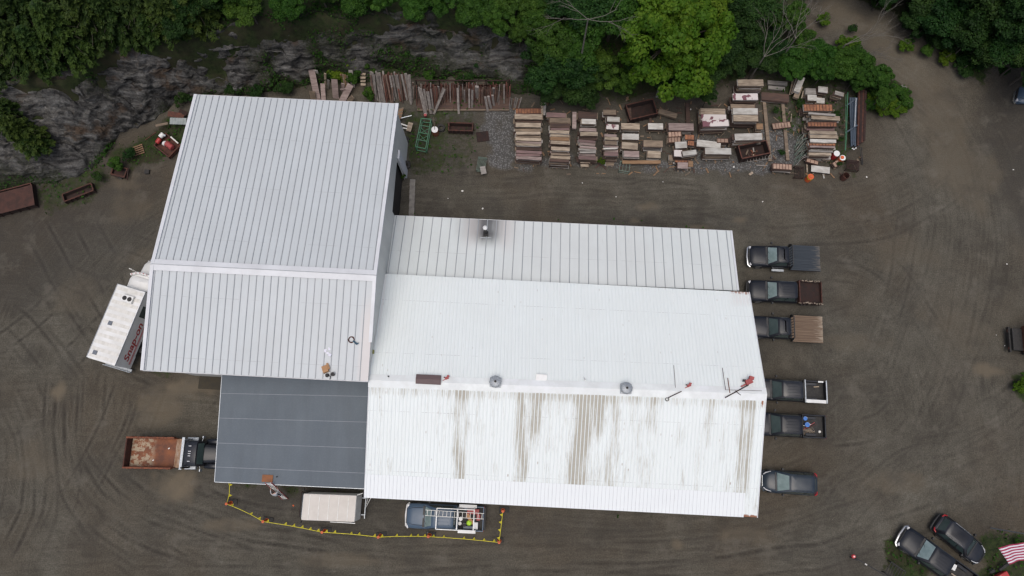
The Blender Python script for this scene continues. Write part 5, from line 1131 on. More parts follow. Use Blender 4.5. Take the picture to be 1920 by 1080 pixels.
for (a, b, c, d, k, h, w, an) in [(1540, 1770, 545, 610, 'pink', .9, 'topping the back pile of the mixed heap', 0), (1540, 1655, 622, 668, 'gridtan', .8, 'behind the white slab of the mixed heap', 5), (1538, 1650, 670, 720, 'gridtan', .7, 'lying beside the white slab of the mixed heap', 3),
    (1600, 1708, 715, 772, 'white', .95, 'leaning across the middle of the mixed heap', 5), (1690, 1775, 650, 695, 'grid', .8, 'at the right side of the mixed heap', 0), (1715, 1775, 705, 750, 'grid', .7, 'just right of the white slab in the mixed heap', -4), (1665, 1800, 785, 848, 'white', 1., 'tilted on the front right of the mixed heap', 10),
    (1590, 1665, 790, 850, 'patch', .8, 'left of the tilted white slab in the mixed heap', 0), (1600, 1740, 885, 905, 'grid', .6, 'in front of the tilted white slab', 2), (1622, 1718, 905, 960, 'pink', .6, 'at the very front of the mixed heap', -2), (1722, 1765, 890, 945, 'orangewood', .65, 'small square at the front right of the mixed heap', 0), (1545, 1578, 835, 890, 'tan', .4, 'small upright piece at the front left of the mixed heap', 0)]:
    pile(Z3, a, b, c, d, k, h, w, an, lower=1)
for (a, b, c, d, k, h, w, an, lo) in [(150, 358, 375, 425, 'cream', 1.0, 'behind the purple blotched slabs', 1, 1), (158, 368, 425, 478, 'patch', 1.15, 'topping the rear of the two blotched piles', 2, 2), (168, 388, 472, 524, 'patch', 1.45, 'topping the tall front blotched pile', 4, 2), (120, 320, 648, 702, 'white', .7, 'sloping slightly in front of the blotched piles', -5, 2), (190, 410, 708, 760, 'white', 1.25, 'topping tall pile left of rusty bin', 1, 2), (292, 385, 628, 662, 'gridtan', .8, 'small one just above the sloping white slab', 0, 1),
    (468, 682, 130, 184, 'cream', 1.45, 'topping the rearmost pile under the trees', 3, 2), (425, 635, 248, 302, 'patch', 1.2, 'topping the second pile from the trees', 2, 2), (405, 608, 340, 378, 'tan', 1.1, 'topping the third pile from the trees', 0, 1), (425, 635, 372, 425, 'white', 1.25, 'topping the fourth pile from the trees', 2, 1), (428, 636, 430, 482, 'cream', 1.35, 'topping the fifth pile from the trees', 2, 2), (440, 670, 585, 640, 'white', 1.3, 'topping the pile right behind the rusty bin', 4, 2), (415, 460, 595, 640, 'brown', 1.2, 'left end behind the rusty bin', 4, 1), (622, 678, 502, 550, 'orangewood', .9, 'small square right of the fifth pile from the trees', 0, 1),
    (665, 897, 245, 310, 'brown', .5, 'lying across the rear ends of the two long timbers', -3, 1), (755, 915, 482, 552, 'gridtan', .45, 'lying across the right long timber', 9, 0),
    (1040, 1125, 205, 256, 'grey', .8, 'topping the rear left short pile behind the ribbed row', 2, 2), (1055, 1132, 260, 308, 'white', .9, 'topping the front left short pile behind the ribbed row', -1, 2), (1145, 1224, 190, 240, 'white', .95, 'topping the middle short pile under the bushes', -6, 2), (1130, 1198, 285, 330, 'white', .75, 'topping the low short pile behind the ribbed row', -3, 1), (1282, 1362, 225, 272, 'grey', 1.1, 'topping the short pile beside the green pipes', -14, 2),
    (1045, 1148, 795, 848, 'gridtan', .5, 'in front of the ribbed row beside the bent rods', -15, 1), (1085, 1242, 862, 915, 'white', .4, 'nearest the driveway in front of the ribbed row', -4, 0), (1262, 1356, 795, 872, 'gridtan', .5, 'leaning by the two striped drums', 33, 0), (1130, 1180, 770, 800, 'white', .5, 'small piece left of the grey scrap in front of the ribbed row', 0, 0), (1180, 1248, 765, 803, 'grey', .55, 'small piece nearest the white topped drum', 0, 0), (765, 922, 842, 888, 'gridtan', .85, 'topping low pile right of rusty bin', -1, 2)]:
    pile(Z4, a, b, c, d, k, h, w, an, lo)
column(Z4, [(340, 395, 'grid', 1022, 1270), (413, 430, 'grey', 1060, 1290), (433, 470, 'cream', 1082, 1318), (490, 526, 'grid', 1052, 1306), (533, 560, 'mauve', 1055, 1290), (563, 592, 'cream', 1075, 1308), (597, 626, 'cream', 1075, 1306), (635, 662, 'white', 1080, 1295), (664, 688, 'grid', 1060, 1292), (691, 705, 'pink', 1070, 1285), (708, 724, 'white', 1080, 1285), (728, 743, 'grey', 1070, 1270), (748, 770, 'cream', 1060, 1262)], 1060, 1300, 'row beside the green pipes', 1.15)
for k, mb in stuff_boards.items(): tag(mb.build('board_layers', BM[k], None), {'brown': 'dark brown lower boards packed beneath the stacked form panels', 'tan': 'tan lower boards and bearers beneath the stacked form panels', 'grey': 'grey lower boards packed beneath the stacked form panels'}[k], 'boards', kind='stuff')
deb = [MB() for _ in range(3)]
for k in range(420):
    q = P(random.uniform(965, 1620), random.uniform(185, 330), 0); deb[k % 3].cbox((q.x, q.y, .04), (random.uniform(.08, .7), random.uniform(.04, .16), random.uniform(.03, .08)), random.uniform(0, 3.2), 0, random.uniform(-.1, .1))
for k in range(3): tag(deb[k].build('wood_debris', BM[['tan', 'brown', 'orangewood'][k]], None), ['tan', 'dark brown', 'orange brown'][k] + ' broken wood bits strewn between the panel stacks', 'debris', kind='stuff')
# odd timbers
def timber(z, x0, y0, x1, y1, w, hgt, mat, label, name='timber', cat='timber', h2=None):
    ox, oy, s = z; a = P(ox + x0 / s, oy + y0 / s, hgt); b = P(ox + x1 / s, oy + y1 / s, hgt if h2 is None else h2)
    mb = MB(); c = (a + b) / 2; mb.bar(a - c, b - c, w, w * .6); o = mb.build(name, mat, None, bevel=.01, seg=1); o.location = c; return tag(o, label, cat)
timber(Z4, 685, 310, 735, 820, .32, .15, BM['tan'], 'left one of two long timbers laid on the gravel right of the rusty bin')
timber(Z4, 842, 325, 885, 815, .3, .15, BM['tan'], 'right one of two long timbers laid on the gravel')
timber(Z3, 1112, 905, 1465, 905, .32, .5, BM['orangewood'], 'long orange brown plank in front of the spaced piles')
timber(Z3, 372, 308, 375, 470, .2, 1.1, BM['cream'], 'upright pale plank right of the first stack row')
timber(Z3, 402, 350, 392, 470, .25, .9, BM['grey'], 'shorter grey plank beside the upright pale plank')
timber(Z3, 672, 445, 670, 598, .38, 1.0, BM['pink'], 'brown panel on edge between the second and third stack rows')
timber(Z3, 1475, 200, 1450, 305, .6, .8, BM['grey'], 'grey slab standing alone under the bright green tree')
timber(Z3, 1445, 435, 1612, 485, .5, .5, BM['tan'], 'tan panel slanting beside the dark rusty frame')
timber(Z3, 1170, 380, 1180, 540, .4, .15, BM['brown'], 'dark timber on the ground left of the dark rusty frame')
timber(Z3, 1712, 360, 1718, 640, .35, .15, BM['brown'], 'dark timber running back behind the mixed heap')
timber(Z3, 1372, 470, 1370, 560, .25, .15, BM['brown'], 'short dark timber behind the sixth stack row')
timber(Z4, 35, 330, 45, 600, .3, .12, BM['brown'], 'dark timber left of the blotched piles')
timber(Z4, 912, 490, 918, 420, .08, .3, BM['cream'], 'thin cream lath standing by the ribbed panel on the timber')
timber(Z4, 620, 855, 715, 858, .12, .1, BM['grey'], 'grey lath on the ground in front of the rusty bin')
timber(Z4, 562, 935, 590, 915, .22, .1, BM['cream'], 'small cream block on the driveway edge')
timber(Z4, 1048, 850, 1050, 915, .12, .25, BM['cream'], 'short cream stick left of the white panel')
timber(Z4, 1185, 925, 1192, 965, .12, .1, BM['white'], 'short white stick between the cone and the rusty barrel')
for k in range(3): timber(Z4, 770 + k * 30, 895 + k * 6, 905 + k * 5, 915 + k * 4, .14, .55 - k * .15, BM[['grey', 'cream', 'brown'][k]], ['upper', 'middle', 'lowest'][k] + ' loose plank sticking out of the low pile nearest the driveway')
timber(Z4, 715, 158, 880, 170, .4, .2, BM['grey'], 'rear mossy plank right of the rearmost pile')
timber(Z4, 720, 200, 860, 212, .35, .2, BM['grey'], 'front mossy plank right of the rearmost pile')
# tilted stack (on edge, slanting)
for k in range(6):
    timber(Z4, 985 - k * 11 + (k == 0) * 20, 115 + k * 4, 935 - k * 6 + (k == 0) * 20, 240 + k * 4, .16 if k else .55, .9 - .1 * k, BM[['white', 'tan', 'grey', 'brown', 'tan', 'cream'][k]], ordn(k) + ' board from the right in the slanting stack behind the long timbers')
timber(Z4, 990, 190, 950, 290, .5, .6, BM['tan'], 'lower panel of the slanting stack behind the long timbers')
timber(Z4, 1018, 225, 1002, 295, .1, .6, BM['cream'], 'thin cream stick right of the slanting stack')

# bent rods
p0 = Z4
for k in range(34):
    ox, oy, s = Z4; t = k / 33
    a = P(ox + (1000 + random.uniform(0, 110)) / s, oy + (575 + 200 * t + random.uniform(-12, 12)) / s, random.uniform(.6, 1.25)); b = P(ox + (935 + random.uniform(-8, 40)) / s, oy + (690 + 160 * t + random.uniform(-20, 20)) / s, random.uniform(.1, .4)); m = (a + b) / 2 + Vector((random.uniform(-.3, .3), random.uniform(-.1, .3), random.uniform(.1, .4)))
    mb = MB(); c = m.copy(); mb.tube([a - c, (a + m) / 2 - c + Vector((0, .06, .05)), m - c, (b + m) / 2 - c, b - c], .022, 5)
    tag(mb.build('bent_rod', M['green_grey'] if k % 3 else BM['grey'], None, loc=c), 'one of the thin bent grey green rods heaped left of the ribbed row', 'rod', 'bent rods heaped beside the ribbed row')
# rusty bins
def bin_(name, label, c, L, W, H, rz, mat, z0=.1, cat='bin', rim=True, floor=True):
    t = thing(name, label, cat, (c.x, c.y, 0), rz); th = .05
    mb = MB(); mb.box(-L / 2, L / 2, -W / 2, W / 2, z0, z0 + .05)
    mb.box(-L / 2, L / 2, -W / 2, -W / 2 + th, z0 + .05, H); mb.box(-L / 2, L / 2, W / 2 - th, W / 2, z0 + .05, H); mb.box(-L / 2, -L / 2 + th, -W / 2 + th, W / 2 - th, z0 + .05, H); mb.box(L / 2 - th, L / 2, -W / 2 + th, W / 2 - th, z0 + .05, H)
    mb.build('bin_shell', mat, t)
    mb = MB(); n = 6
    for k in range(n + 1):
        x = -L / 2 + L * k / n
        for s in (-1, 1): mb.cbox((x, s * (W / 2 + .04), (H + z0) / 2), (.08, .08, H - z0 - .05))
    mb.build('stiffener', M['rust_dark'], t)
    if rim:
        mb = MB(); r_ = .05
        for s in (-1, 1): mb.bar((-L / 2 - .03, s * W / 2, H), (L / 2 + .03, s * W / 2, H), .1, .07); mb.bar((s * L / 2, -W / 2 + .05, H), (s * L / 2, W / 2 - .05, H), .1, .068)
        mb.build('rim', M['rust'], t)
    for x in (-L * .3, L * .3): mb = MB(); mb.box(x - .06, x + .06, -W / 2, W / 2, 0, z0); mb.build('skid', M['rust_dark'], t)
    return t
c = P(1280 + 600 / 4.5, 120 + 725 / 4.5, .9); bin_('scrap_bin', 'rusty open steel bin standing askew at the front of the panel stacks', c, 2.65, 1.25, 1.0, R(12), M['rust_dark'])
for k in range(6): mb = MB(); mb.cbox((0, 0, 0), (random.uniform(.3, .8), .12, .06), random.uniform(0, 3)); tag(mb.build('scrap_piece', [M['rust_orange'], BM['cream'], BM['tan'], M['rust'], BM['brown'], BM['grey']][k], None, loc=(c.x + random.uniform(-.9, .9), c.y + random.uniform(-.35, .35), .2)), ['orange', 'cream', 'tan', 'rust red', 'dark brown', 'grey'][k] + ' scrap piece inside the rusty open bin', 'scrap')
mb = MB(); ox, oy, s = Z4; a, b = P(ox + 540 / s, oy + 815 / s, .2), P(ox + 742 / s, oy + 785 / s, .2)
c2 = (a + b) / 2
for o_ in (0, .32):
    mb.bar(a - c2 + Vector((0, -o_ + .1, .3)), b - c2 + Vector((0, -o_ + .1, .3)), .04)
for k in range(9): q = lerp(a, b, k / 8) - c2; mb.bar(q + Vector((0, .1, .3)), q + Vector((0, -.22, .3)), .03)
tag(mb.build('pallet_rack', BM['grey'], None, loc=c2 - Vector((0, 0, .1))), 'low slatted rack lying in front of the rusty bin', 'rack')
# dark rusty frame thing under trees
c = P(940 + 1290 / 4.908, 120 + 420 / 4.908, .8); bin_('scrap_bin', 'dark rusty bin half hidden under the trees behind the panel stacks', c, 2.6, 1.5, .9, R(14), M['rust_dark'])
# centre bin
c = P(864, 238, .6); bin_('steel_cradle', 'rusty red brown steel cradle with end posts on the gravel', P(864, 240, .5), 2.2, .75, .75, R(-2), M['rust_dark'])
for x in (840.5, 888): a = P(x, 243, .75); mb = MB(); mb.bar((0, 0, -.7), (0, 0, .9), .06); tag(mb.build('post', M['rust'], None, loc=a + Vector((0, .25, 0))), ('left' if x < 860 else 'right') + ' thin rusty post standing behind the steel cradle', 'post')
mb = MB(); mb.cbox((0, 0, 0), (1.15, 1.0, .03)); tag(mb.build('steel_plate', M['rust_dark'], None, loc=P(905, 256, .06), rot=(0, 0, R(8))), 'rusty flat plate lying beside the steel cradle', 'plate')
# green scaffold frame cart
g0, g1 = P(790, 222, 1.0), P(808, 224, 1.0); g2, g3 = P(798, 279, 1.0), P(779, 275, 1.0)
gt = thing('scaffold_frame', 'green steel lattice frame standing right of the shed corner', 'frame', ((g0.x + g2.x) / 2, (g0.y + g2.y) / 2, 0))
def rel(p): return Vector((p.x - gt.location.x, p.y - gt.location.y, p.z))
C4 = [rel(x) for x in (g0, g1, g2, g3)]
mb = MB()
for zz in (1.0, .25):
    for a, b in ((0, 1), (1, 2), (2, 3), (3, 0)):
        p_, q_ = C4[a].copy(), C4[b].copy(); p_.z = q_.z = zz; mb.bar(p_, q_, .07)
mb.build('rails', M['green_paint'], gt)
mb = MB()
for k in range(1, 4): p_, q_ = lerp(C4[0], C4[3], k / 4), lerp(C4[1], C4[2], k / 4); mb.bar(p_, q_, .06)
for a, b in ((.25, .5), (.5, .75), (.75, .5), (.5, .25)): p_, q_ = lerp(C4[0], C4[3], a), lerp(C4[1], C4[2], b); mb.bar(p_ - Vector((0, 0, .3)), q_ - Vector((0, 0, .3)), .04)
mb.build('cross_bars', M['green_paint'], gt)
for q in C4: mb = MB(); mb.bar(Vector((q.x, q.y, 0)), q, .07); mb.build('leg', M['green_paint'], gt)
# barrels and buckets
def barrel(label, c, r, h, side, top, hat=None, name='barrel', g=None, open_=False):
    t = thing(name, label, 'barrel', (c.x, c.y, 0), 0, g); mb = MB()
    prof = [(r * .96, 0), (r, .03)] + [(r + (.015 if k % 2 else 0), .03 + (h - .06) * k / 6) for k in range(7)] + [(r * .96, h)]
    if open_: prof += [(r * .9, h), (r * .9, .08), (0, .08)]
    mb.lathe(prof, 22); mb.build('drum', M[side], t, smooth=30)
    if not open_: mb = MB(); mb.lathe([(0, h + .02), (r * .86, h + .02), (r * .93, h + .035), (r * 1.0, h + .03), (r * 1.0, h - .04)], 22); mb.build('lid', M[top], t, smooth=30)
    return t
def Z4p(x, y, h=0): return P(1280 + x / 4.5, 120 + y / 4.5, h)
barrel('red drum with white top beside the ribbed row', Z4p(1300, 755, .9), .28, .9, 'red_paint', 'white_paint')
b2 = barrel('orange drum with white banded top next to the red drum', Z4p(1350, 792, .9), .27, .9, 'orange', 'white_paint')
mb = MB(); mb.lathe([(.0, .0), (.17, 0), (.15, .06), (0, .06)], 16); mb.build('cap', M['orange'], b2, loc=(-.05, .03, .935))
b3 = barrel('bright orange traffic drum standing alone at the driveway edge', Z4p(1082, 950, .8), .27, .8, 'orange', 'orange')
mb = MB(); mb.lathe([(.2, .62), (.285, .62), (.285, .72), (.2, .72)], 20); mb.build('band', M['yellow'], b3); mb = MB(); mb.lathe([(.13, .82), (.13, .92), (.08, .94), (0, .94)], 14); mb.build('handle', M['orange'], b3)
barrel('rusty open barrel right of the orange traffic drum', Z4p(1380, 940, .7), .3, .75, 'rust', 'rust', open_=True)
b4 = barrel('rust orange barrel with white lid beside the green frame', P(815, 243, .9), .31, .9, 'rust_orange', 'white_paint')
mb = MB(); mb.bar((.0, .0, .93), (-.02, .75, 1.9), .04); mb.build('stick', BM['tan'], b4)
bucket('pail', 'small pink red pail in front of the leaning grey boards', P(798, 218, .3), M['red_faded'], .14, .3)
# wire crate and dark rack near drums
def slats(name, label, c, L, W, H, rz, mat, n=9, cat='rack'):
    t = thing(name, label, cat, (c.x, c.y, 0), rz); mb = MB()
    for k in range(n): x = -L / 2 + L * k / (n - 1); mb.bar((x, -W / 2, H), (x, W / 2, H), .045)
    mb.build('bars', mat, t); mb = MB()
    for s in (-1, 1):
        mb.bar((-L / 2, s * W / 2, H - .04), (L / 2, s * W / 2, H - .04), .06); mb.bar((-L / 2, s * W / 2, .08), (L / 2, s * W / 2, .08), .06)
        for x in (-L / 2, L / 2): mb.bar((x, s * W / 2, 0), (x, s * W / 2, H), .06)
    mb.build('frame', mat, t); return t
slats('wire_crate', 'rusty wire crate behind the rusty open barrel', Z4p(1432, 855, .4), 1.1, .9, .5, R(-8), M['rust_dark'], 13, 'crate')
slats('steel_rack', 'dark steel rack in front of the bent rods', Z4p(978, 915, .3), .8, 1.0, .45, R(-5), M['rust_dark'], 7)
slats('green_crate', 'grey green slatted crate on the gravel east of the shed', P(903, 308, .3), .75, 1.3, .4, R(-8), M['green_grey'], 8, 'crate')
mb = MB(); mb.cbox((0, 0, 0), (.5, .75, .04), .2); tag(mb.build('board', BM['grey'], None, loc=P(906, 319, .45)), 'pale board lying on the grey green slatted crate', 'board')
g = slats('green_basket', 'grey green tilted basket at the driveway edge by the spaced piles', P(1171, 313, .4), .9, .9, .5, R(-10), M['green_grey'], 4, 'basket')
# beams and pipes on the east rack
def long_(x0, y0, x1, y1, h, w, mat, label, hh=None, round_=False, name='steel_beam', cat='beam', g=None):
    a = Z4p(x0, y0, h); b = Z4p(x1, y1, h); c = (a + b) / 2; mb = MB()
    if round_: mb.tube([a - c, b - c], w / 2, 8)
    else:
        mb.bar(a - c + Vector((0, 0, w * .4)), b - c + Vector((0, 0, w * .4)), w, .03); mb.bar(a - c, b - c, .03, w * .8 - .03); mb.bar(a - c - Vector((0, 0, w * .4)), b - c - Vector((0, 0, w * .4)), w, .03)
    return tag(mb.build(name, mat, None, loc=c), label, cat, g)
long_(1393, 240, 1382, 560, 1.0, .09, M['green_paint'], 'thicker of the green pipes along the east rack', round_=True, name='pipe', cat='pipe')
long_(1378, 255, 1370, 725, .9, .05, M['green_paint'], 'leftmost thin green pipe beside the ribbed row', round_=True, name='pipe', cat='pipe')
long_(1385, 560, 1374, 730, .85, .07, M['green_paint'], 'short front green pipe beside the ribbed row', round_=True, name='pipe', cat='pipe')
for k in range(5): long_(1412 + 15 * k, 285, 1425 + 14 * k, 695 - 10 * (k % 2), .7 + .06 * (k % 3), .14, M['blue_beam'], ordn(k) + ' dark blue beam from the left on the east rack')
for k in range(4): long_(1490 + 17 * k, 205 + 8 * k, 1477 + 17 * k, 690 - 14 * k, .9 + .05 * (k % 2), .2, M['rust_dark' if k % 2 else 'rust'], ordn(k) + ' long brown rusty beam from the left on the east rack')
long_(1462, 290, 1450, 530, 1.2, .09, M['galv'], 'pale grey bar lying on top of the dark blue beams')
for k, (y) in enumerate((330, 555)):
    a, b = Z4p(1375, y + 25, .5), Z4p(1475, y - 40, 1.15); c = (a + b) / 2; mb = MB(); mb.bar(a - c, b - c, .12); tag(mb.build('rack_arm', M['blue_beam'], None, loc=c), ('rear' if k == 0 else 'front') + ' slanting blue support arm of the east beam rack', 'rack arm')
for k, (x, y) in enumerate(((1428, 715), (1455, 712), (1440, 722))): mb = MB(); mb.tube([(0, 0, 0), (.12, .05, 0)], .05, 8); tag(mb.build('end_cap', M['white_paint'], None, loc=Z4p(x, y, .8)), ['left', 'right', 'middle'][k] + ' of three white caps at the front ends of the blue beams', 'cap')
# two dark rods leaning at the front of rack
for k in range(2): a, b = Z4p(1495 + 14 * k, 700, .6), Z4p(1512 + 8 * k, 850, .1); c = (a + b) / 2; mb = MB(); mb.bar(a - c, b - c, .05); tag(mb.build('rod', M['dark'], None, loc=c), ('left' if not k else 'right') + ' dark rod hanging off the front of the beam rack', 'rod')

# ---- leaning boards and posts along the rock foot
rng = random.Random(5)
def lean_post(px0, py0, px1, py1, w, mat, label, hb=.05, ht=2.0, g=None, thick=.06, name='leaning_post', cat='post'):
    """foot at (px1,py1) on the ground, head at (px0,py0) at height ht"""
    a = P(px1, py1, hb); b = P(px0, py0, ht); c = a; mb = MB(); mb.bar(Vector((0, 0, 0)), b - c, w, thick, (0, -.5, 1)); o = mb.build(name, mat, None, loc=c, bevel=.006, seg=1); return tag(o, label, cat, g)
# wide pale boards near the shed roof
ZB = (570, 120, 9.6)
wide = [(135, 100, 250, 640, 120, 'pink'), (200, 110, 265, 260, 90, 'white'), (145, 490, 175, 640, 110, 'tan'), (335, 350, 355, 650, 85, 'pink'), (380, 170, 385, 350, 45, 'cream'), (440, 290, 435, 420, 45, 'grey'), (545, 275, 575, 600, 115, 'pink'), (835, 110, 885, 400, 80, 'grey'), (700, 350, 705, 450, 70, 'pink'), (690, 450, 745, 500, 90, 'pink'), (840, 370, 680, 660, 120, 'pink'), (880, 590, 800, 660, 90, 'tan'), (660, 180, 700, 350, 28, 'orangewood'), (700, 180, 735, 430, 28, 'tan'), (735, 190, 760, 450, 28, 'orangewood'), (775, 210, 780, 450, 28, 'tan')]
for i, (a, b, c, d, w, k) in enumerate(wide):
    o_ = ZB
    lean_post(o_[0] + a / o_[2], o_[1] + b / o_[2], o_[0] + c / o_[2], o_[1] + d / o_[2] + 2, w / 9.6 / 21, BM[k], f'{COLN[k]} board, {ordn(i)} from left of the wide boards leaning behind the shed', ht=1.6 if b < 300 else .9, thick=.08, name='leaning_board', cat='board', g='wide boards leaning behind the shed')
for k in range(4): pile(ZB, 1010 + 3 * k, 1108, 160 + 62 * k, 200 + 62 * k, 'cream', .5 + .05 * k, f'{ordn(k)} from back, right of the wide boards', 0, 0)
posts = []
x = 1195
xs_ = 694.
while xs_ < 768:
    t = (xs_ - 694) / 74
    kind = rng.choice(['post_rust', 'post_rust', 'post_brown', 'post_grey']) if not (698 < xs_ < 712) else 'post_grey'
    w = rng.uniform(.08, .18) if kind != 'post_grey' else rng.uniform(.14, .26)
    posts.append((xs_ + rng.uniform(-1, 1), 136 + rng.uniform(-3, 6), xs_ + rng.uniform(2, 12), 190 + rng.uniform(-6, 6), w, kind, 2.3)); xs_ += rng.uniform(2.0, 3.2)
# rack bay
def zb2(x, y): return 760 + x / 5.141, 130 + y / 5.141
man = [(130, 170, 190, 430, 'post_grey', .2), (150, 180, 205, 432, 'post_grey', .18), (180, 190, 215, 400, 'post_grey', .2), (215, 215, 250, 425, 'post_grey', .28), (245, 190, 270, 400, 'post_grey', .16), (380, 190, 275, 430, 'post_grey', .2), (365, 180, 300, 360, 'post_grey', .16), (395, 190, 350, 340, 'post_brown', .12), (505, 180, 515, 430, 'post_grey', .2), (615, 190, 617, 370, 'post_grey', .16), (645, 200, 643, 370, 'post_grey', .2), (690, 165, 692, 270, 'post_grey', .32), (740, 200, 742, 355, 'post_brown', .18), (770, 265, 795, 405, 'post_grey', .22), (800, 260, 825, 375, 'post_grey', .22), (840, 250, 855, 348, 'post_grey', .2), (850, 180, 856, 260, 'post_grey', .2), (905, 205, 885, 320, 'post_grey', .1), (570, 200, 573, 320, 'post_grey', .12)]
for a, b, c, d, k, w in man: p_, q_ = zb2(a, b), zb2(c, d); posts.append((*p_, *q_, w, k, 1.8))
for k in range(78):
    xx = 60 + 960 * (k + rng.random()) / 78; p_ = zb2(xx, 135 + rng.uniform(-15, 40)); q_ = zb2(xx + rng.uniform(-12, 14), 290 + rng.uniform(-40, 60)); posts.append((*p_, *q_, rng.uniform(.05, .12), rng.choice(['post_rust', 'post_brown', 'post_rust', 'post_brown', 'post_grey']), 1.7))
for k in range(7): p_ = zb2(1000 + 18 * k, 270 + 10 * k), zb2(985 + 20 * k, 370); posts.append((*zb2(1010 + 18 * k, 270 + 8 * (k % 3)), *zb2(1000 + 15 * k, 375), rng.uniform(.06, .14), rng.choice(['post_brown', 'post_grey']), 1.2))
posts.sort(key=lambda p: p[0])
nm_ = {'post_rust': 'rusty', 'post_grey': 'weathered grey', 'post_brown': 'brown'}
for i, (a, b, c, d, w, k, ht) in enumerate(posts):
    lean_post(a, b, c, d, w, M[k], f'{nm_[k]} post, {ordn(i)} from left of the posts leaning at the rock foot', ht=ht, g='thin posts leaning along the foot of the rock', thick=w * .7)
# the tray they stand on
a, b = P(782, 207, .1), P(955, 201, .1)
rk = thing('post_rack', 'long low timber tray holding the leaning posts', 'rack', ((a.x + b.x) / 2, a.y, 0))
L = (b - a).length
mb = MB(); mb.cbox((0, 0, .14), (L, .14, .16)); mb.build('front_curb', BM['tan'], rk); mb = MB(); mb.cbox((0, 1.2, .05), (L, 2.2, .05)); mb.build('floor', BM['brown'], rk); mb = MB(); mb.bar((-L / 2, 2.3, 1.5), (L / 2, 2.3, 1.5), .1)
for k in range(5): mb.bar((-L / 2 + L * k / 4, 2.3, 0), (-L / 2 + L * k / 4, 2.3, 1.7), .1)
mb.build('back_rail', M['rust_dark'], rk)
mb = MB(); mb.cbox((-L * .0, 2.38, .35), (L * .9, .03, .5)); mb.build('back_sheet', M['rust'], rk)

# ---- scrap at shed's north-west corner
ZS = (190, 180, 6.3556)
def zs(x, y, h=0): return P(ZS[0] + x / ZS[2], ZS[1] + y / ZS[2], h)
mb = MB()
for k in range(12): mb.cbox((-.7 + 1.4 * k / 11, 0, .02 * (k % 2)), (.14, .62, .03))
tag(mb.build('roofing_sheet', pm('pale_sheet', (.30, .33, .33), (.22, .25, .25), 3, .6), None, loc=zs(915, 300, .8), rot=(R(8), 0, R(-2))), 'pale corrugated sheet lying by the shed corner', 'metal sheet')
for k, (x, y, a, b, rz, lb) in enumerate([(890, 225, 1.5, .5, -8, 'larger brown rusty sheet above the pale corrugated sheet'), (975, 195, .8, .4, -25, 'smaller brown rusty sheet nearest the shed roof'), (720, 340, 1.1, .22, 15, 'narrow tan board at the tip of the scrap sheets')]):
    mb = MB(); mb.cbox((0, 0, 0), (a, b, .04)); tag(mb.build('rusty_sheet', [M['rust'], M['rust_dark'], BM['tan']][k], None, loc=zs(x, y, .7), rot=(R(6), R(4), R(rz))), lb, 'metal sheet')
c = zs(790, 590, .5); bn = bin_('scrap_trailer', 'low red brown scrap trailer with red and white tanks by the shed', c, 1.9, 1.5, .6, R(-38), M['rust'], .2, 'trailer')
for k, (x, y, m, r, l, rz, lb) in enumerate([(680, 535, 'red_paint', .2, .5, 60, 'smaller red tank at the left of the scrap trailer'), (812, 590, 'red_faded', .27, .8, -38, 'large faded red tank in the scrap trailer'), (755, 565, 'white_paint', .24, .25, -38, 'white drum end beside the large red tank'), (720, 470, 'white_paint', .22, .45, 50, 'upper white can in the scrap trailer')]):
    mb = MB(); mb.lathe([(0, -l / 2), (r * .8, -l / 2), (r, -l / 2 + .05), (r, l / 2 - .05), (r * .8, l / 2), (0, l / 2)], 18, Matrix.Rotation(R(90), 4, 'Y')); tag(mb.build('tank', M[m], None, smooth=30, loc=zs(x, y, .75), rot=(0, 0, R(rz))), lb, 'tank')
mb = MB(); mb.cbox((0, 0, 0), (.35, .2, .15)); tag(mb.build('scrap_can', M['galv'], None, bevel=.03, loc=zs(745, 470, .8)), 'grey metal can at the upper end of the scrap trailer', 'can')
mb = MB(); mb.bar((-.6, 0, 0), (.6, .3, .2), .07); tag(mb.build('trailer_tongue', M['rust'], None, loc=zs(600, 500, .4), rot=(0, 0, R(20))), 'rusty bar sticking out left of the scrap trailer', 'bar')
mb = MB(); mb.bar((-.5, 0, 0), (.5, -.1, 0), .12, .05); tag(mb.build('white_bar', M['off_white'], None, loc=zs(875, 520, .8), rot=(0, 0, R(-35))), 'white bar lying over the back of the scrap trailer', 'bar')
pl = thing('pallet', 'small yellow brown wooden pallet on the ground near the rock', 'pallet', zs(450, 650, 0), R(22))
mb = MB()
for k in range(5): mb.cbox((0, -.42 + .21 * k, .13), (.95, .11, .025))
mb.build('deck_boards', BM['orangewood'], pl); mb = MB()
for x in (-.43, 0, .43): mb.cbox((x, 0, .06), (.07, .95, .1))
mb.build('stringers', BM['brown'], pl)
mb = MB(); mb.cbox((0, 0, 0), (.42, .4, .25)); tag(mb.build('crate', M['dark'], None, bevel=.02, loc=zs(548, 905, .12)), 'small dark box on the dirt below the pallet', 'box')
bn = bin_('tipping_skip', 'dark rusty skip on a wheeled frame beneath the rock', zs(215, 900, .5), 1.3, .8, .55, R(-12), M['rust_dark'], .25, 'skip')
mb = MB(); mb.bar((.7, .5, .5), (.9, -.6, .4), .09); mb.bar((-.6, -.5, .55), (.7, -.5, .55), .08); mb.build('tow_frame', M['rust_dark'], bn)
for s in (-1, 1): wheel(bn, .1, s * .5, .22, .12)
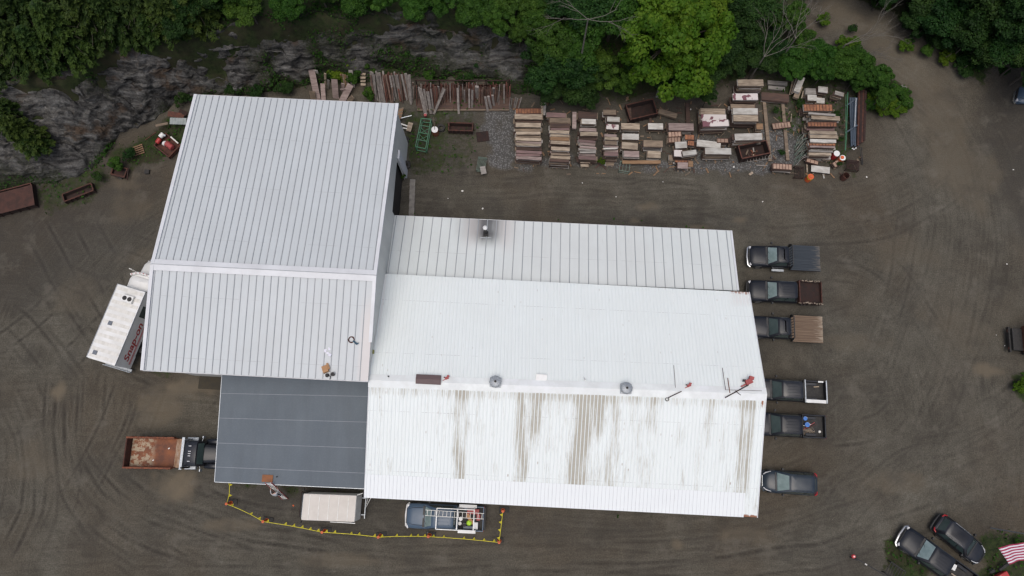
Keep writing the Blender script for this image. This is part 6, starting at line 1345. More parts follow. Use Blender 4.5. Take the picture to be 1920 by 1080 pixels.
# long rusty trough and large plate
a, b = P(118, 372, .5), P(175, 350, .5); bin_('steel_trough', 'long dark rusty trough lying at the foot of the rock', (a + b) / 2, 2.7, .75, .55, math.atan2((b - a).y, (b - a).x), M['old_rust'], .05, 'trough')
a = P(14, 378, .5); bin_('steel_container', 'large flat rusty brown steel box at the left edge', a, 4.8, 2.1, .75, R(16), M['old_rust'], .05, 'container')
mb = MB(); a = P(14, 378, .8); mb.cbox((0, 0, 0), (4.7, 2.0, .06)); tag(mb.build('steel_sheet', M['old_rust2'], None, loc=(a.x, a.y, .82), rot=(0, 0, R(16))), 'rusty steel sheet covering the large box at the left edge', 'metal sheet')
mb = MB(); mb.cbox((0, 0, 0), (2.3, 1.2, .05)); tag(mb.build('steel_plate', pm('patch_olive', (.045, .036, .02), (.03, .026, .018), 2, .8), None, loc=P(398, 717, .06) , rot=(0, 0, R(-3))), 'thin dark olive patch on the ground between shed and carport', 'plate')  # thin dark olive patch lying flat on the ground
# shed east side clutter
for k, (x, y, a, b, m, rz, lb, nm) in enumerate([(768, 238, .45, .85, BM['cream'], -15, 'pale board leaning by the shed wall right of the roof', 'board'), (757, 234, .9, .12, M['off_white'], -20, 'upper white pipe poking out from the shed wall', 'pipe'), (756, 240, .7, .1, M['off_white'], -10, 'lower white pipe poking out from the shed wall', 'pipe'), (762, 219, 1.0, .07, M['galv'], 15, 'thin pale rod north of the white pipes', 'rod')]):
    mb = MB(); mb.cbox((0, 0, 0), (a, b, .06)); tag(mb.build(nm, m, None, loc=P(x, y, .5), rot=(R(10), 0, R(rz))), lb, nm)
for k in range(7): mb = MB(); mb.cbox((0, 0, 0), (.5, .14, .08)); tag(mb.build('block', BM['orangewood' if k % 2 else 'tan'], None, loc=P(752 - k * .7, 204 + 3.2 * k, .5), rot=(0, 0, R(20))), f'{ordn(k)} brown wood block from the back in the stack by the shed corner', 'wood block', 'wood blocks by the shed corner')
mb = MB(); mb.lathe([(.2, -.1), (.36, -.12), (.4, 0), (.36, .12), (.2, .1)], 20, closed=True)
ty = mb.build('tyre', M['rubber'], None, smooth=40, loc=P(757, 313, .12)); tag(ty, 'front black tyre lying by the shed door', 'tyre', 'tyres by the shed')
t2_ = dup(ty); t2_.location = P(762, 309, .3); t2_.rotation_euler = (R(15), 0, 0); t2_['label'] = 'upper black tyre leaning on the one by the shed door'
t3_ = dup(ty); t3_.location = P(760, 262, .12); t3_['label'] = 'black tyre farther back along the shed wall'
t4_ = dup(ty); t4_.location = P(827, 240, .12); t4_['label'] = 'black tyre right of the barrel with white lid'
bucket('bucket', 'brown round pail beside the tyre on the shed wall', P(757, 260, .3), M['rust'], .18, .35)
mb = MB(); mb.cbox((0, 0, 0), (.9, .08, .05), .5); mb.cbox((.1, 0, .05), (.6, .35, .05), -.4); tag(mb.build('broken_board', BM['cream'], None, loc=P(1660, 208, .1), rot=(0, 0, R(-30))), 'cream broken boards on the grass at the drive bend', 'board')
mb = MB(); mb.bar((-.8, 0, 0), (.5, 0, .03), .08, .05); tag(mb.build('lath', BM['cream'], None, loc=P(1656, 203, .06), rot=(0, 0, R(-18))), 'thin cream lath pointing at the broken boards', 'lath')
mb = MB(); mb.cbox((0, 0, 0), (.55, 1.3, .3), -.5); tag(mb.build('stone_slab', M['concrete'], None, bevel=.06, loc=P(1690, 172, .2)), 'grey slab in the bushes of the drive bend', 'slab')
mb = MB(); mb.tube([(-.3, 0, 0), (.3, .1, 0)], .12, 10); tag(mb.build('log', pm('bark', (.14, .12, .1), (.08, .07, .06), 5, .9), None, loc=P(1678, 183, .15)), 'short grey log beside the slab in the bushes', 'log')
# pieces of litter
for k, (x, y, s, where) in enumerate([(867, 358, .15, 'north of the sooty chimney'), (905, 391, .14, 'just behind the sooty chimney'), (840, 372, .07, 'left of the chimney scrap'), (1155, 369, .09, 'on the drive mid way along the lean-to'), (1430, 378, .1, 'right of the lean-to roof corner'), (1625, 332, .12, 'right of the beam rack'), (1092, 343, .08, 'below the second stack row'), (659, 961, .0, ''), (768, 959, .12, 'left of the blue pickup'), (1243, 341, .08, 'below the mixed heap'), (1478, 283, .16, 'beside the right long timber'), (1376, 313, .13, 'in front of the tall white pile'), (1888, 495, .1, 'towards the far right edge'), (1884, 648, .1, 'left of the dump trailer'), (1868, 628, .07, 'farther left of the dump trailer'), (550, 948, .12, 'right of the climbing ladder'), (1900, 318, .1, 'near the right edge by the road'), (1295, 205, .12, 'behind the mixed heap')]):
    if s == 0: continue
    mb = MB(); mb.lathe([(0, -.3), (.7, -.25), (1, 0), (.7, .3), (0, .4)], 7); o = mb.build('pebble', M['off_white'] if k != 15 else M['orange'], None, loc=P(x, y, s * .25), rot=(.3, .2, k)); o.scale = (s * .75, s * .55, s * .5); tag(o, ('small orange scrap ' if k == 15 else 'small white scrap on the dirt ') + where, 'litter')

# ---- rope barrier
conepx = [(428, 944, 'at the upper left bend of the rope'), (496, 977, 'second from the left along the rope'), (606, 997, 'below the white box van'), (711, 1006, 'right of the van below the gap'), (804, 1005, 'below the blue pickup cab'), (936, 1016, 'at the lower right corner of the rope'), (943, 958, 'at the upper right end of the rope')]
CP = []
for k, (x, y, w) in enumerate(conepx):
    p = P(x, y, .6); t = thing('delineator', f'orange post on black rubber base {w}', 'barrier post', (p.x, p.y, 0), random.uniform(-.2, .2), 'orange barrier posts around the parked trucks')
    mb = MB(); mb.cbox((.1, .06, .04), (.85 if k != 5 else .5, .45, .08)); mb.build('base', M['rubber'], t, bevel=.03)
    mb = MB(); mb.lathe([(.17, .08), (.12, .15), (.08, .95), (.11, .98), (.11, 1.03), (0, 1.05)], 12); mb.build('tube', M['orange'], t, smooth=30)
    mb = MB(); mb.tube([(.05, 0, 1.0), (.03, 0, 1.1), (-.03, 0, 1.1), (-.05, 0, 1.0)], .018, 6); mb.build('grip', M['orange'], t)
    CP.append(Vector((p.x, p.y, .98)))
chain = [P(429, 904, 1.3)] + CP
rope = thing('pennant_rope', 'yellow rope hung with small yellow pennants between the orange posts', 'rope', (0, 0, 0))
mb = MB()
for a, b in zip(chain[:-1], chain[1:]):
    mb.tube([lerp(a, b, t) - Vector((0, 0, .35 * 4 * t * (1 - t))) for t in [i / 10 for i in range(11)]], .026, 6)
mb.build('rope', M['yellow'], rope)
for si, (a, b) in enumerate(zip(chain[:-1], chain[1:])):
    n = 4 if si in (0, 1, 6) else 7; d = (b - a).normalized()
    for k in range(n):
        t = (k + .5) / n; q = lerp(a, b, t) - Vector((0, 0, .35 * 4 * t * (1 - t))); side = Vector((-d.y, d.x, 0)) * random.choice([.6, .8, -.2, .5]) + Vector((0, 0, -.6)); side = side.normalized() * .28
        mb = MB(); nn = d.cross(side).normalized() * .006
        mb.add([q - d * .13 + nn, q + d * .13 + nn, q + side + nn, q - d * .13 - nn, q + d * .13 - nn, q + side - nn], [(0, 1, 2), (5, 4, 3), (0, 3, 4, 1), (1, 4, 5, 2), (2, 5, 3, 0)]); mb.build('pennant', M['yellow'], rope)

# ---- roof clutter
def on_roof(c, nrm_c, px, py):
    """intersect pixel ray with roof plane"""
    o = Vector((0, 0, CH)); d = P(px, py, 0) - o; n = (c[1] - c[0]).cross(c[3] - c[0]); t = n.dot(c[0] - o) / n.dot(d); return o + d * t
cb = on_roof(cS, nS, 611, 693)
mb = MB(); mb.cbox((0, 0, .13), (.42, .52, .26)); mb.cbox((.28, .1, .26), (.16, .5, .01), 0, 0, .5); tag(mb.build('cardboard_box', M['card'], None, loc=cb, rot=(R(-8), 0, R(22))), 'open cardboard box on the silver shed roof near its eave', 'box')
q = on_roof(cS, nS, 614, 704); mb = MB(); mb.lathe([(.1, 0), (.15, .12), (.1, .2), (0, .2)], 10); mb.tube([(.1, 0, .1), (.28, -.1, .12), (.2, -.3, .05)], .03, 6); tag(mb.build('power_tool', M['dark'], None, loc=q), 'dark power tool at the foot of the cardboard box', 'tool')
bucket('bucket', 'black bucket right of the cardboard box on the shed roof', on_roof(cS, nS, 625, 702), M['dark'], .15, .25)
q = on_roof(cS, nS, 615, 661); mb = MB()
for k in range(5): mb.cbox((random.uniform(-.25, .25), random.uniform(-.3, .3), .05 + .01 * k), (random.uniform(.15, .3), random.uniform(.1, .25), .02), random.uniform(0, 3), .2, .1)
tag(mb.build('paper_scraps', pm('paper', (.72, .72, .8), None, 3, .8), None, loc=q), 'crumpled white paper on the shed roof above the cardboard box', 'paper')
q = on_roof(cS, nS, 659, 637); t = thing('nail_gun', 'teal grinder with coiled brown hose on the shed roof', 'tool', q); mb = MB()
for r in (.24, .19, .22): mb.tube([(r * math.cos(a) + random.uniform(-.02, .02), r * math.sin(a), .05 + .03 * math.sin(a * 2)) for a in [2 * math.pi * k / 14 for k in range(15)]], .022, 6)
mb.build('hose', M['rust'], t); mb = MB(); mb.tube([(.15, -.1, .08), (.45, -.35, .08)], .07, 8); mb.tube([(.45, -.35, .08), (.55, -.25, .1)], .05, 8); mb.build('tool_body', pm('teal', (.04, .09, .13), None, 3, .5), t)
q = on_roof(cWN, nWN, 699, 660); mb = MB(); mb.cbox((0, 0, .12), (.26, .3, .24)); tag(mb.build('junction_box', pm('olive', (.22, .23, .06), (.17, .17, .05), 4, .6), None, bevel=.02, loc=q), 'small olive box on the white roof edge by the shed', 'box')
q = on_roof(cWN, nWN, 804, 712); rv_ = thing('ridge_vent', 'long brown metal vent cowl sitting on the white roof ridge', 'roof vent', (q.x, q.y, 7.45), YAW)
mb = MB(); mb.box(-.9, .9, -.28, .28, 0, .2); mb.build('base', M['brown_metal'], rv_)
mb = MB(); mb.add([(-.95, -.36, .2), (.95, -.36, .2), (.95, .36, .2), (-.95, .36, .2), (-.95, 0, .34), (.95, 0, .34)], [(0, 1, 5, 4), (3, 4, 5, 2), (0, 4, 3), (1, 2, 5), (0, 3, 2, 1)]); mb.build('hood', M['brown_metal'], rv_)
def turbine(px, py, label):
    q = P(px, py, 7.7); t = thing('turbine_vent', label, 'roof vent', (q.x, q.y, 7.3), YAW)
    mb = MB(); mb.cbox((0, -.02, .2), (.85, .75, .3)); mb.build('base', M['galv'], t, bevel=.03)
    mb = MB(); mb.lathe([(.3, .35), (.42, .45), (.45, .6), (.38, .74), (.2, .82), (0, .85)], 24); mb.build('dome', M['galv'], t, smooth=30)
    mb = MB()
    for k in range(12):
        a = k * math.pi / 6; mb.tube([(.43 * math.cos(a), .43 * math.sin(a), .46), (.46 * math.cos(a + .12), .46 * math.sin(a + .12), .61), (.37 * math.cos(a + .25), .37 * math.sin(a + .25), .76), (.1 * math.cos(a + .3), .1 * math.sin(a + .3), .855)], .016, 5)
    mb.build('vanes', M['steel'], t); mb = MB(); mb.lathe([(.09, .84), (.09, .9), (0, .91)], 12); mb.build('cap', M['dark'], t)
turbine(929, 716, 'round turbine vent on the white roof ridge nearer the brown cowl'); turbine(1174, 728, 'round turbine vent on the white roof ridge nearer the red tool')
def redtool(px, py, s, label, c=cWN):
    q = on_roof(c, None, px, py); q.z += .05; mb = MB(); mb.cbox((0, 0, .1 * s), (.3 * s, .22 * s, .2 * s), .4); mb.cbox((.12 * s, .16 * s, .14 * s), (.2 * s, .14 * s, .16 * s), -.3); mb.bar((-.1 * s, -.1 * s, .08 * s), (-.35 * s, -.22 * s, .05 * s), .06 * s); mb.mi = 1; mb.cbox((-.2 * s, .05 * s, .1 * s), (.12 * s, .1 * s, .1 * s)); return tag(mb.build('roof_anchor', [M['red_faded'], M['dark']], None, bevel=.015, loc=q), label, 'tool')
redtool(838, 709, .9, 'small red tool just right of the brown ridge cowl'); redtool(1291, 723, .9, 'small red tool between the turbine vent and the red blower'); redtool(1402, 716, 1.7, 'largest red machine near the east gable of the white roof')
def pole_on(a, b, label, w=.05, mat='rust_dark', name='bar', up=.08):
    p_ = on_roof(cWN if a[1] < 727 else cWS, None, *a); q_ = on_roof(cWN if b[1] < 727 else cWS, None, *b); p_.z += up; q_.z += up; c = (p_ + q_) / 2; mb = MB(); mb.tube([p_ - c, q_ - c], w / 2, 6); return tag(mb.build(name, M[mat], None, loc=c), label, name.replace('_', ' '))
pole_on((1252, 746), (1277, 734), 'short dark bar across the white ridge below the small red tool', .07, up=.16); pole_on((1358, 746), (1402, 722), 'long dark bar running from the ridge edge to the largest red machine', .08, up=.22)
pole_on((1263, 685), (1266, 727), 'thin rusty rod lying down the back slope left of the middle red tool', .03, 'rust'); pole_on((1354, 690), (1360, 731), 'left of two thin rusty rods near the east gable', .04, 'rust'); pole_on((1364, 709), (1368, 737), 'right of two thin rusty rods near the east gable', .06, 'rust_orange')
pole_on((1360, 731), (1428, 733), 'rusty cable stretched along the ridge flashing at the east end', .025, 'rust', 'cable'); pole_on((1378, 733), (1388, 741), 'short dark stay under the long dark bar', .05, up=.1)
mb = MB(); mb.tube([(-.12 + .12 * math.cos(a), .12 * math.sin(a), 0) for a in [2 * math.pi * k / 10 for k in range(11)]], .03, 6); tag(mb.build('ring', M['dark'], None, loc=on_roof(cWS, None, 1251, 749) + Vector((.1, 0, .06))), 'dark ring at the lower end of the short bar', 'ring')
mb = MB(); mb.tube([(0, 0, 0), (.0, 0, .8)], .05, 8); mb.tube([(0, 0, .8), (-.15, .1, .9)], .04, 8); tag(mb.build('vent_pipe', M['white_paint'], None, loc=on_roof(cWN, None, 1096, 712)), 'slim white vent pipe on the ridge between the turbine vents', 'pipe')
mb = MB(); mb.cbox((0, 0, .04), (.85, .85, .05)); tag(mb.build('roof_hatch', M['roof_new_s'] if 'roof_new_s' in M else M['white_paint'], None, bevel=.02, loc=on_roof(cWN, None, 1015, 712), rot=(R(14), 0, YAW)), 'square white patch panel on the ridge between the turbine vents', 'hatch')
mb = MB(); mb.tube([(0, 0, 0), (0, 0, .3)], .05, 8); tag(mb.build('vent_pipe', M['dark'], None, loc=on_roof(cWN, None, 729, 706)), 'tiny dark pipe near the west end of the white ridge', 'pipe')
mb = MB(); mb.cbox((0, 0, 0), (.85, .55, .05)); tag(mb.build('plywood_sheet', pm('ply_rust', (.26, .10, .04), (.2, .085, .04), 3, .8), None, loc=on_roof(cG, None, 502, 897) + Vector((0, 0, .06)), rot=(0, 0, YAW)), 'rust brown sheet at the front edge of the grey carport roof', 'sheet')
mb = MB(); mb.tube([(0, 0, 0), (0, 0, .25)], .04, 8); tag(mb.build('vent_pipe', M['dark'], None, loc=on_roof(cG, None, 520, 894)), 'tiny dark pipe on the grey carport roof', 'pipe')
# stray poles near the workshop front corner
for k, (a, b, h0, h1, lb) in enumerate([((680, 925), (670, 928), 3.6, 3.5, 'white stub sticking out between carport and workshop roofs'), ((695, 934), (686, 951), 2.6, .1, 'thin white pole leaning at the workshop front corner'), ((690, 934), (687, 945), 2.8, .6, 'second thinner pole at the workshop front corner')]):
    p_, q_ = P(*a, h0), P(*b, h1); c = (p_ + q_) / 2; mb = MB(); mb.tube([p_ - c, q_ - c], .035, 6); tag(mb.build('pole', M['off_white'], None, loc=c), lb, 'pole')

# ---- ladder and person
la, lb_ = P(535, 936, .05), P(503, 905, 4.1)
d = lb_ - la; side = Vector((d.y, -d.x, 0)).normalized()
lad = ladder('ladder', 'red and white ladder leaning against the front of the grey carport', la, lb_, .46, 'red_faded', 'white_paint', 14, side)
def person(loc, face_dir, label):
    t = thing('person', label, 'person', loc, math.atan2(face_dir.y, face_dir.x))
    # local frame: +x towards the ladder, z up, feet at 0
    V = {'pel': (-.02, 0, .95), 'sp': (0, 0, 1.12), 'ch': (.05, 0, 1.34), 'nk': (.09, 0, 1.50), 'hd': (.12, 0, 1.60), 'hd2': (.13, 0, 1.72),
         'shl': (.06, .19, 1.43), 'ell': (.26, .30, 1.30), 'wrl': (.46, .24, 1.46), 'hal': (.50, .22, 1.52), 'shr': (.06, -.19, 1.43), 'elr': (.24, -.30, 1.22), 'wrr': (.44, -.24, 1.22), 'har': (.49, -.22, 1.25),
         'hil': (-.02, .1, .9), 'knl': (.22, .12, .66), 'anl': (.08, .11, .36), 'tol': (.2, .11, .32), 'hir': (-.02, -.1, .9), 'knr': (.08, -.11, .5), 'anr': (-.02, -.1, .08), 'tor': (.12, -.1, .03)}
    E = [('pel', 'sp'), ('sp', 'ch'), ('ch', 'nk'), ('nk', 'hd'), ('hd', 'hd2'), ('ch', 'shl'), ('shl', 'ell'), ('ell', 'wrl'), ('wrl', 'hal'), ('ch', 'shr'), ('shr', 'elr'), ('elr', 'wrr'), ('wrr', 'har'), ('pel', 'hil'), ('hil', 'knl'), ('knl', 'anl'), ('anl', 'tol'), ('pel', 'hir'), ('hir', 'knr'), ('knr', 'anr'), ('anr', 'tor')]
    rad = dict(pel=.15, sp=.14, ch=.17, nk=.06, hd=.085, hd2=.09, shl=.08, ell=.047, wrl=.03, hal=.036, shr=.08, elr=.047, wrr=.03, har=.036, hil=.1, knl=.065, anl=.042, tol=.038, hir=.1, knr=.065, anr=.042, tor=.038)
    for s, hn, sg in (('l', 'hal', 1), ('r', 'har', -1)):
        hx, hy, hz = V[hn]
        for k in range(5):
            dy = (-.032 + .018 * k) if k < 4 else -.05 * sg; b0 = (hx + .035, hy + dy, hz + .02); b1 = (hx + (.07 if k < 4 else .03), hy + dy, hz + .03 - .002 * k); b2 = (hx + .075 - .004 * k, hy + dy, hz - .01)
            if k == 4: b0 = (hx, hy - sg * .04, hz); b1 = (hx + .04, hy - sg * .05, hz - .01); b2 = (hx + .065, hy - sg * .045, hz - .015)
            for j, b in enumerate((b0, b1, b2)): V[f'f{s}{k}{j}'] = b; rad[f'f{s}{k}{j}'] = .009
            E += [(hn, f'f{s}{k}0'), (f'f{s}{k}0', f'f{s}{k}1'), (f'f{s}{k}1', f'f{s}{k}2')]
    V = {k_: (x_ + z_ * .16, y_, z_) for k_, (x_, y_, z_) in V.items()}
    names = list(V); me = bpy.data.meshes.new('body'); me.from_pydata([V[n] for n in names], [(names.index(a), names.index(b)) for a, b in E], [])
    o = bpy.data.objects.new('body', me); COL.objects.link(o); sk = o.modifiers.new('skin', 'SKIN'); sk.use_smooth_shade = True
    if not me.skin_vertices: me.skin_vertices.new(name='') if hasattr(me.skin_vertices, 'new') else None
    if me.skin_vertices:
        for i, n in enumerate(names): me.skin_vertices[0].data[i].radius = (rad[n], rad[n]); me.skin_vertices[0].data[i].use_root = (n == 'pel')
    ss = o.modifiers.new('sub', 'SUBSURF'); ss.levels = 1; ss.render_levels = 1
    dg = bpy.context.evaluated_depsgraph_get(); m2 = bpy.data.meshes.new_from_object(o.evaluated_get(dg)); bpy.data.objects.remove(o)
    for k in ('skin', 'shirt', 'jeans', 'rubber'): m2.materials.append(M[k])
    for p in m2.polygons:
        c = p.center; p.material_index = 3 if (c.z < .40 and c.x > .09 and c.y > 0) or (c.z < .1) else (2 if c.z < .98 else (1 if c.z < 1.49 and not (c.x > .54) and c.z > .98 else 0)); p.use_smooth = True
    b = bpy.data.objects.new('body', m2); COL.objects.link(b); b.parent = t
    mb = MB(); mb.lathe([(.0, .13), (.06, .115), (.098, .05), (.1, -.01), (.085, -.05)], 14, Matrix.Translation(Vector((.375, 0, 1.71)))); mb.build('hair', M['hair'], t, smooth=True)
    mb = MB(); mb.cbox((.49, 0, 1.65), (.03, .025, .04)); mb.cbox((.47, 0, 1.60), (.012, .05, .012)); mb.build('face', M['skin'], t, bevel=.006)
    for s in (-1, 1): mb = MB(); mb.cbox((.477, s * .035, 1.675), (.012, .022, .01)); mb.build('eye', M['dark'], t); mb = MB(); mb.cbox((.395, s * .098, 1.655), (.035, .018, .055)); mb.build('ear', M['skin'], t, bevel=.006)
    return t
mid = lerp(la, lb_, .38); fd = Vector((d.x, d.y, 0)).normalized()
person(mid - fd * .22 + Vector((0, 0, -.15)), fd, 'dark haired person in pale grey shirt climbing the ladder to the carport roof')

# ---- flag, pole, sign at the lower right
fl = thing('flag', 'red and white striped flag flying at the lower right corner', 'flag', P(1872, 1050, 6))
f0 = fl.location.copy(); Fx = P(1935, 1020, 6) - f0; Fy = (P(1905, 1062, 6) - P(1872, 1026, 6))
Fo = P(1871, 1027, 6); nu_ = 26; Lf = Vector((3.6, .72, 0)); Wf = Vector((.75, -1.2, -.25))
vs, fs, ms = [], [], []
for j in range(14):
    for i in range(nu_ + 1):
        u = i / nu_; v = j / 13; p = (Fo - f0) + Lf * u + Wf * v; p.z += .12 * math.sin(u * 9 + v * 1.5) + .05 * math.sin(u * 21); p.y += .06 * math.sin(u * 8); vs.append(tuple(p))
for j in range(13):
    for i in range(nu_): a = j * (nu_ + 1) + i; fs.append((a, a + 1, a + nu_ + 2, a + nu_ + 1)); ms.append(2 if (i > nu_ * .6 and j < 7) else (j + 1) % 2)
mb = MB(); mb.v = vs; mb.f = fs; mb.m = ms
fw = pm('flag_white', (.62, .58, .64), None, 3, .8); fr = pm('flag_red', (.30, .03, .07), None, 3, .8); fb = pm('flag_blue', (.03, .04, .12), None, 3, .8)
o = mb.build('flag_cloth', [fw, fr, fb], fl, smooth=True, fix=False); s = o.modifiers.new('solid', 'SOLIDIFY'); s.thickness = .01
mb = MB(); e = (Fo - f0) + Lf; mb.tube([Vector((e.x, e.y, -6)), Vector((e.x + .03, e.y, 1.0))], .05, 10, .03); mb.build('flagpole', M['galv'], fl)
q = P(1874, 1078, .5)
sg = thing('machine', 'dark red machine with black wheel beneath the flag', 'machine', (q.x, q.y, 0), R(25))
mb = MB(); mb.box(-.9, .6, -.6, .1, .3, .75); mb.build('bed', M['red_paint'], sg, bevel=.06); mb = MB(); mb.cbox((-.3, -.1, .78), (.5, .12, .03), .3); mb.build('stripe', M['white_paint'], sg)
mb = MB(); mb.tube([(.2, .3, .5), (1.6, .6, .7), (2.6, .7, .6)], .13, 8); mb.build('boom', M['dark'], sg); wheel(sg, -.3, .45, .28, .2)
# long dark pole with red tip and its dark base
a, b = P(1600, 1043, 1.0), P(1672, 1086, 1.0); t = thing('barrier_arm', 'long dark barrier pole with red lamp tip at the bottom edge', 'barrier', (a.x, a.y, 0)); d_ = b - a
mb = MB(); mb.bar((.25, -.18, 1.0), Vector((d_.x * 1.3, d_.y * 1.3, 1.0)), .09, .09); mb.build('arm', M['dark'], t); mb = MB(); mb.lathe([(0, .9), (.14, .92), (.17, 1.02), (.12, 1.15), (0, 1.17)], 14); mb.build('lamp', pm('lamp_glow', (.65, .08, .10), (.55, .05, .06), 5, .3), t, smooth=True)
mb = MB(); mb.lathe([(0, 1.17), (.06, 1.18), (0, 1.2)], 8); mb.build('lens', M['white_paint'], t); mb = MB(); mb.tube([(.0, 0, 1.0), (.1, -.25, .95), (.3, -.3, .95), (.4, -.2, 1.0)], .06, 8); mb.build('bracket', M['dark'], t); mb = MB(); mb.tube([(.2, -.2, 0), (.2, -.2, 1.0)], .05, 8); mb.build('stand', M['dark'], t)
mb = MB(); mb.tube([(.85, -.55, 1.03), (1.0, -.65, 1.03)], .055, 8); mb.build('clamp', M['off_white'], t)
q = P(1677, 1072, .4); slats('equipment_frame', 'dark equipment frame beside the barrier pole', q, 1.3, 1.0, .6, R(-35), M['dark'], 7, 'frame')
# ------------------------------------------------------------------ vegetation
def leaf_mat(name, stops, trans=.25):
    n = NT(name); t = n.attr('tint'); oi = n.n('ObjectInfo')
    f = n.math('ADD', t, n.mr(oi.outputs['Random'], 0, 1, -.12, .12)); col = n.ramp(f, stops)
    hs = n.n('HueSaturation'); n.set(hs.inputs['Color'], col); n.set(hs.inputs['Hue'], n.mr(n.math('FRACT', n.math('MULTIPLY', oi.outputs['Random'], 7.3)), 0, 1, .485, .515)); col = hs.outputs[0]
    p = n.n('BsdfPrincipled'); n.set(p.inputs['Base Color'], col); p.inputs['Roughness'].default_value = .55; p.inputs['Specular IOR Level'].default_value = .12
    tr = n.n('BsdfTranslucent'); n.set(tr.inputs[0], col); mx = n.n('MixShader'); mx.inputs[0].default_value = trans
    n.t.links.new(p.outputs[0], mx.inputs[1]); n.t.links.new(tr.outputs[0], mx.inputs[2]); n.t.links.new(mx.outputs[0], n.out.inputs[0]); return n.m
LM = {
 'dark': leaf_mat('leaf_dark', [(0, (.006, .018, .005)), (.5, (.017, .045, .010)), (1, (.042, .090, .018))]),
 'mid': leaf_mat('leaf_mid', [(0, (.010, .030, .005)), (.5, (.030, .075, .010)), (1, (.070, .140, .020))]),
 'maple': leaf_mat('leaf_maple', [(0, (.018, .045, .004)), (.5, (.056, .112, .008)), (1, (.125, .185, .016))]),
 'fir': leaf_mat('leaf_fir', [(0, (.006, .016, .006)), (.5, (.019, .040, .010)), (1, (.055, .085, .016))], .1),
 'bark': pm('bark_tree', (.09, .075, .06), (.045, .038, .032), 6, .9, bump=.4, stretch=(3, 3, .5)),
 'pale_bark': pm('bark_pale', (.15, .14, .12), (.09, .08, .07), 6, .9),
}
def leaves_mesh(name, C, N, D, S, tint, mat, asp=1.5):
    """C centres, N normals, D directions, S sizes"""
    n = len(C); N = N / np.linalg.norm(N, axis=1, keepdims=True); D = D - (D * N).sum(1, keepdims=True) * N; D = D / (np.linalg.norm(D, axis=1, keepdims=True) + 1e-9); B = np.cross(N, D); s = S[:, None]
    v = np.stack([C - D * s * asp * .5, C + B * s * .5, C + D * s * asp * .5, C - B * s * .5], 1).reshape(-1, 3).astype(np.float32)
    me = bpy.data.meshes.new(name); me.vertices.add(4 * n); me.vertices.foreach_set('co', v.ravel()); me.loops.add(4 * n); me.loops.foreach_set('vertex_index', np.arange(4 * n, dtype=np.int32)); me.polygons.add(n); me.polygons.foreach_set('loop_start', np.arange(0, 4 * n, 4, dtype=np.int32)); me.update(calc_edges=True); me.materials.append(mat)
    a = me.attributes.new('tint', 'FLOAT', 'POINT'); a.data.foreach_set('value', np.repeat(np.clip(tint, 0, 1), 4).astype(np.float32)); return me
def make_broad(seed, Rr=4., Hc=5.5, ncl=90, nl=150, ls=.24, mat='mid', clump=.24, flat=.75, lobes=5, trunk_h=5.):
    g = np.random.default_rng(seed)
    la_ = g.uniform(0, 2 * np.pi, lobes); lr = Rr * g.uniform(.35, .62, lobes); lc = np.stack([np.cos(la_) * lr, np.sin(la_) * lr, g.uniform(-.25, .25, lobes) * Hc], 1); lc = np.vstack([lc, [[0, 0, .18 * Hc]]]); lrad = np.append(g.uniform(.42, .6, lobes) * Rr, .62 * Rr)
    cs, cr = [], []
    for i in range(ncl):
        k = g.integers(0, lobes + 1); d = g.normal(size=3); d[2] = abs(d[2]) * .9 - .25; d /= np.linalg.norm(d); r = lrad[k] * g.uniform(.6, 1.0)
        cs.append(lc[k] + d * r * np.array([1, 1, flat])); cr.append(Rr * clump * g.uniform(.6, 1.25))
    cs = np.array(cs); cr = np.array(cr)
    idx = np.repeat(np.arange(ncl), nl); n = len(idx); d = g.normal(size=(n, 3)); d /= np.linalg.norm(d, axis=1, keepdims=True); rr_ = g.uniform(.35, 1, n) ** .5
    C = cs[idx] + d * (cr[idx] * rr_)[:, None] * np.array([1, 1, .6]); N = d * .8 + g.normal(size=(n, 3)) * .45 + np.array([0, 0, .8]); D = g.normal(size=(n, 3)) + d
    S = ls * g.uniform(.6, 1.3, n); ct = g.uniform(.2, .85, ncl); tint = ct[idx] * .6 + g.uniform(0, .4, n) + .05 * d[:, 2]
    me = leaves_mesh('crown', C, N, D, S, tint, LM[mat])
    mb = MB(); z0 = -trunk_h - Hc * .3; mb.tube([(0, 0, z0), (.1, .05, -Hc * .5), (0, 0, Hc * .15)], .22 * Rr / 4, 8, .06)
    for k in range(14): c = cs[g.integers(0, ncl)]; mb.tube([(0, 0, -Hc * .35 + .1 * k), tuple(c * .5 + np.array([0, 0, -.3])), tuple(c)], .07, 5, .015)
    tm = mb.build('trunk', LM['bark'], None); tmesh = tm.data; bpy.data.objects.remove(tm); return me, tmesh
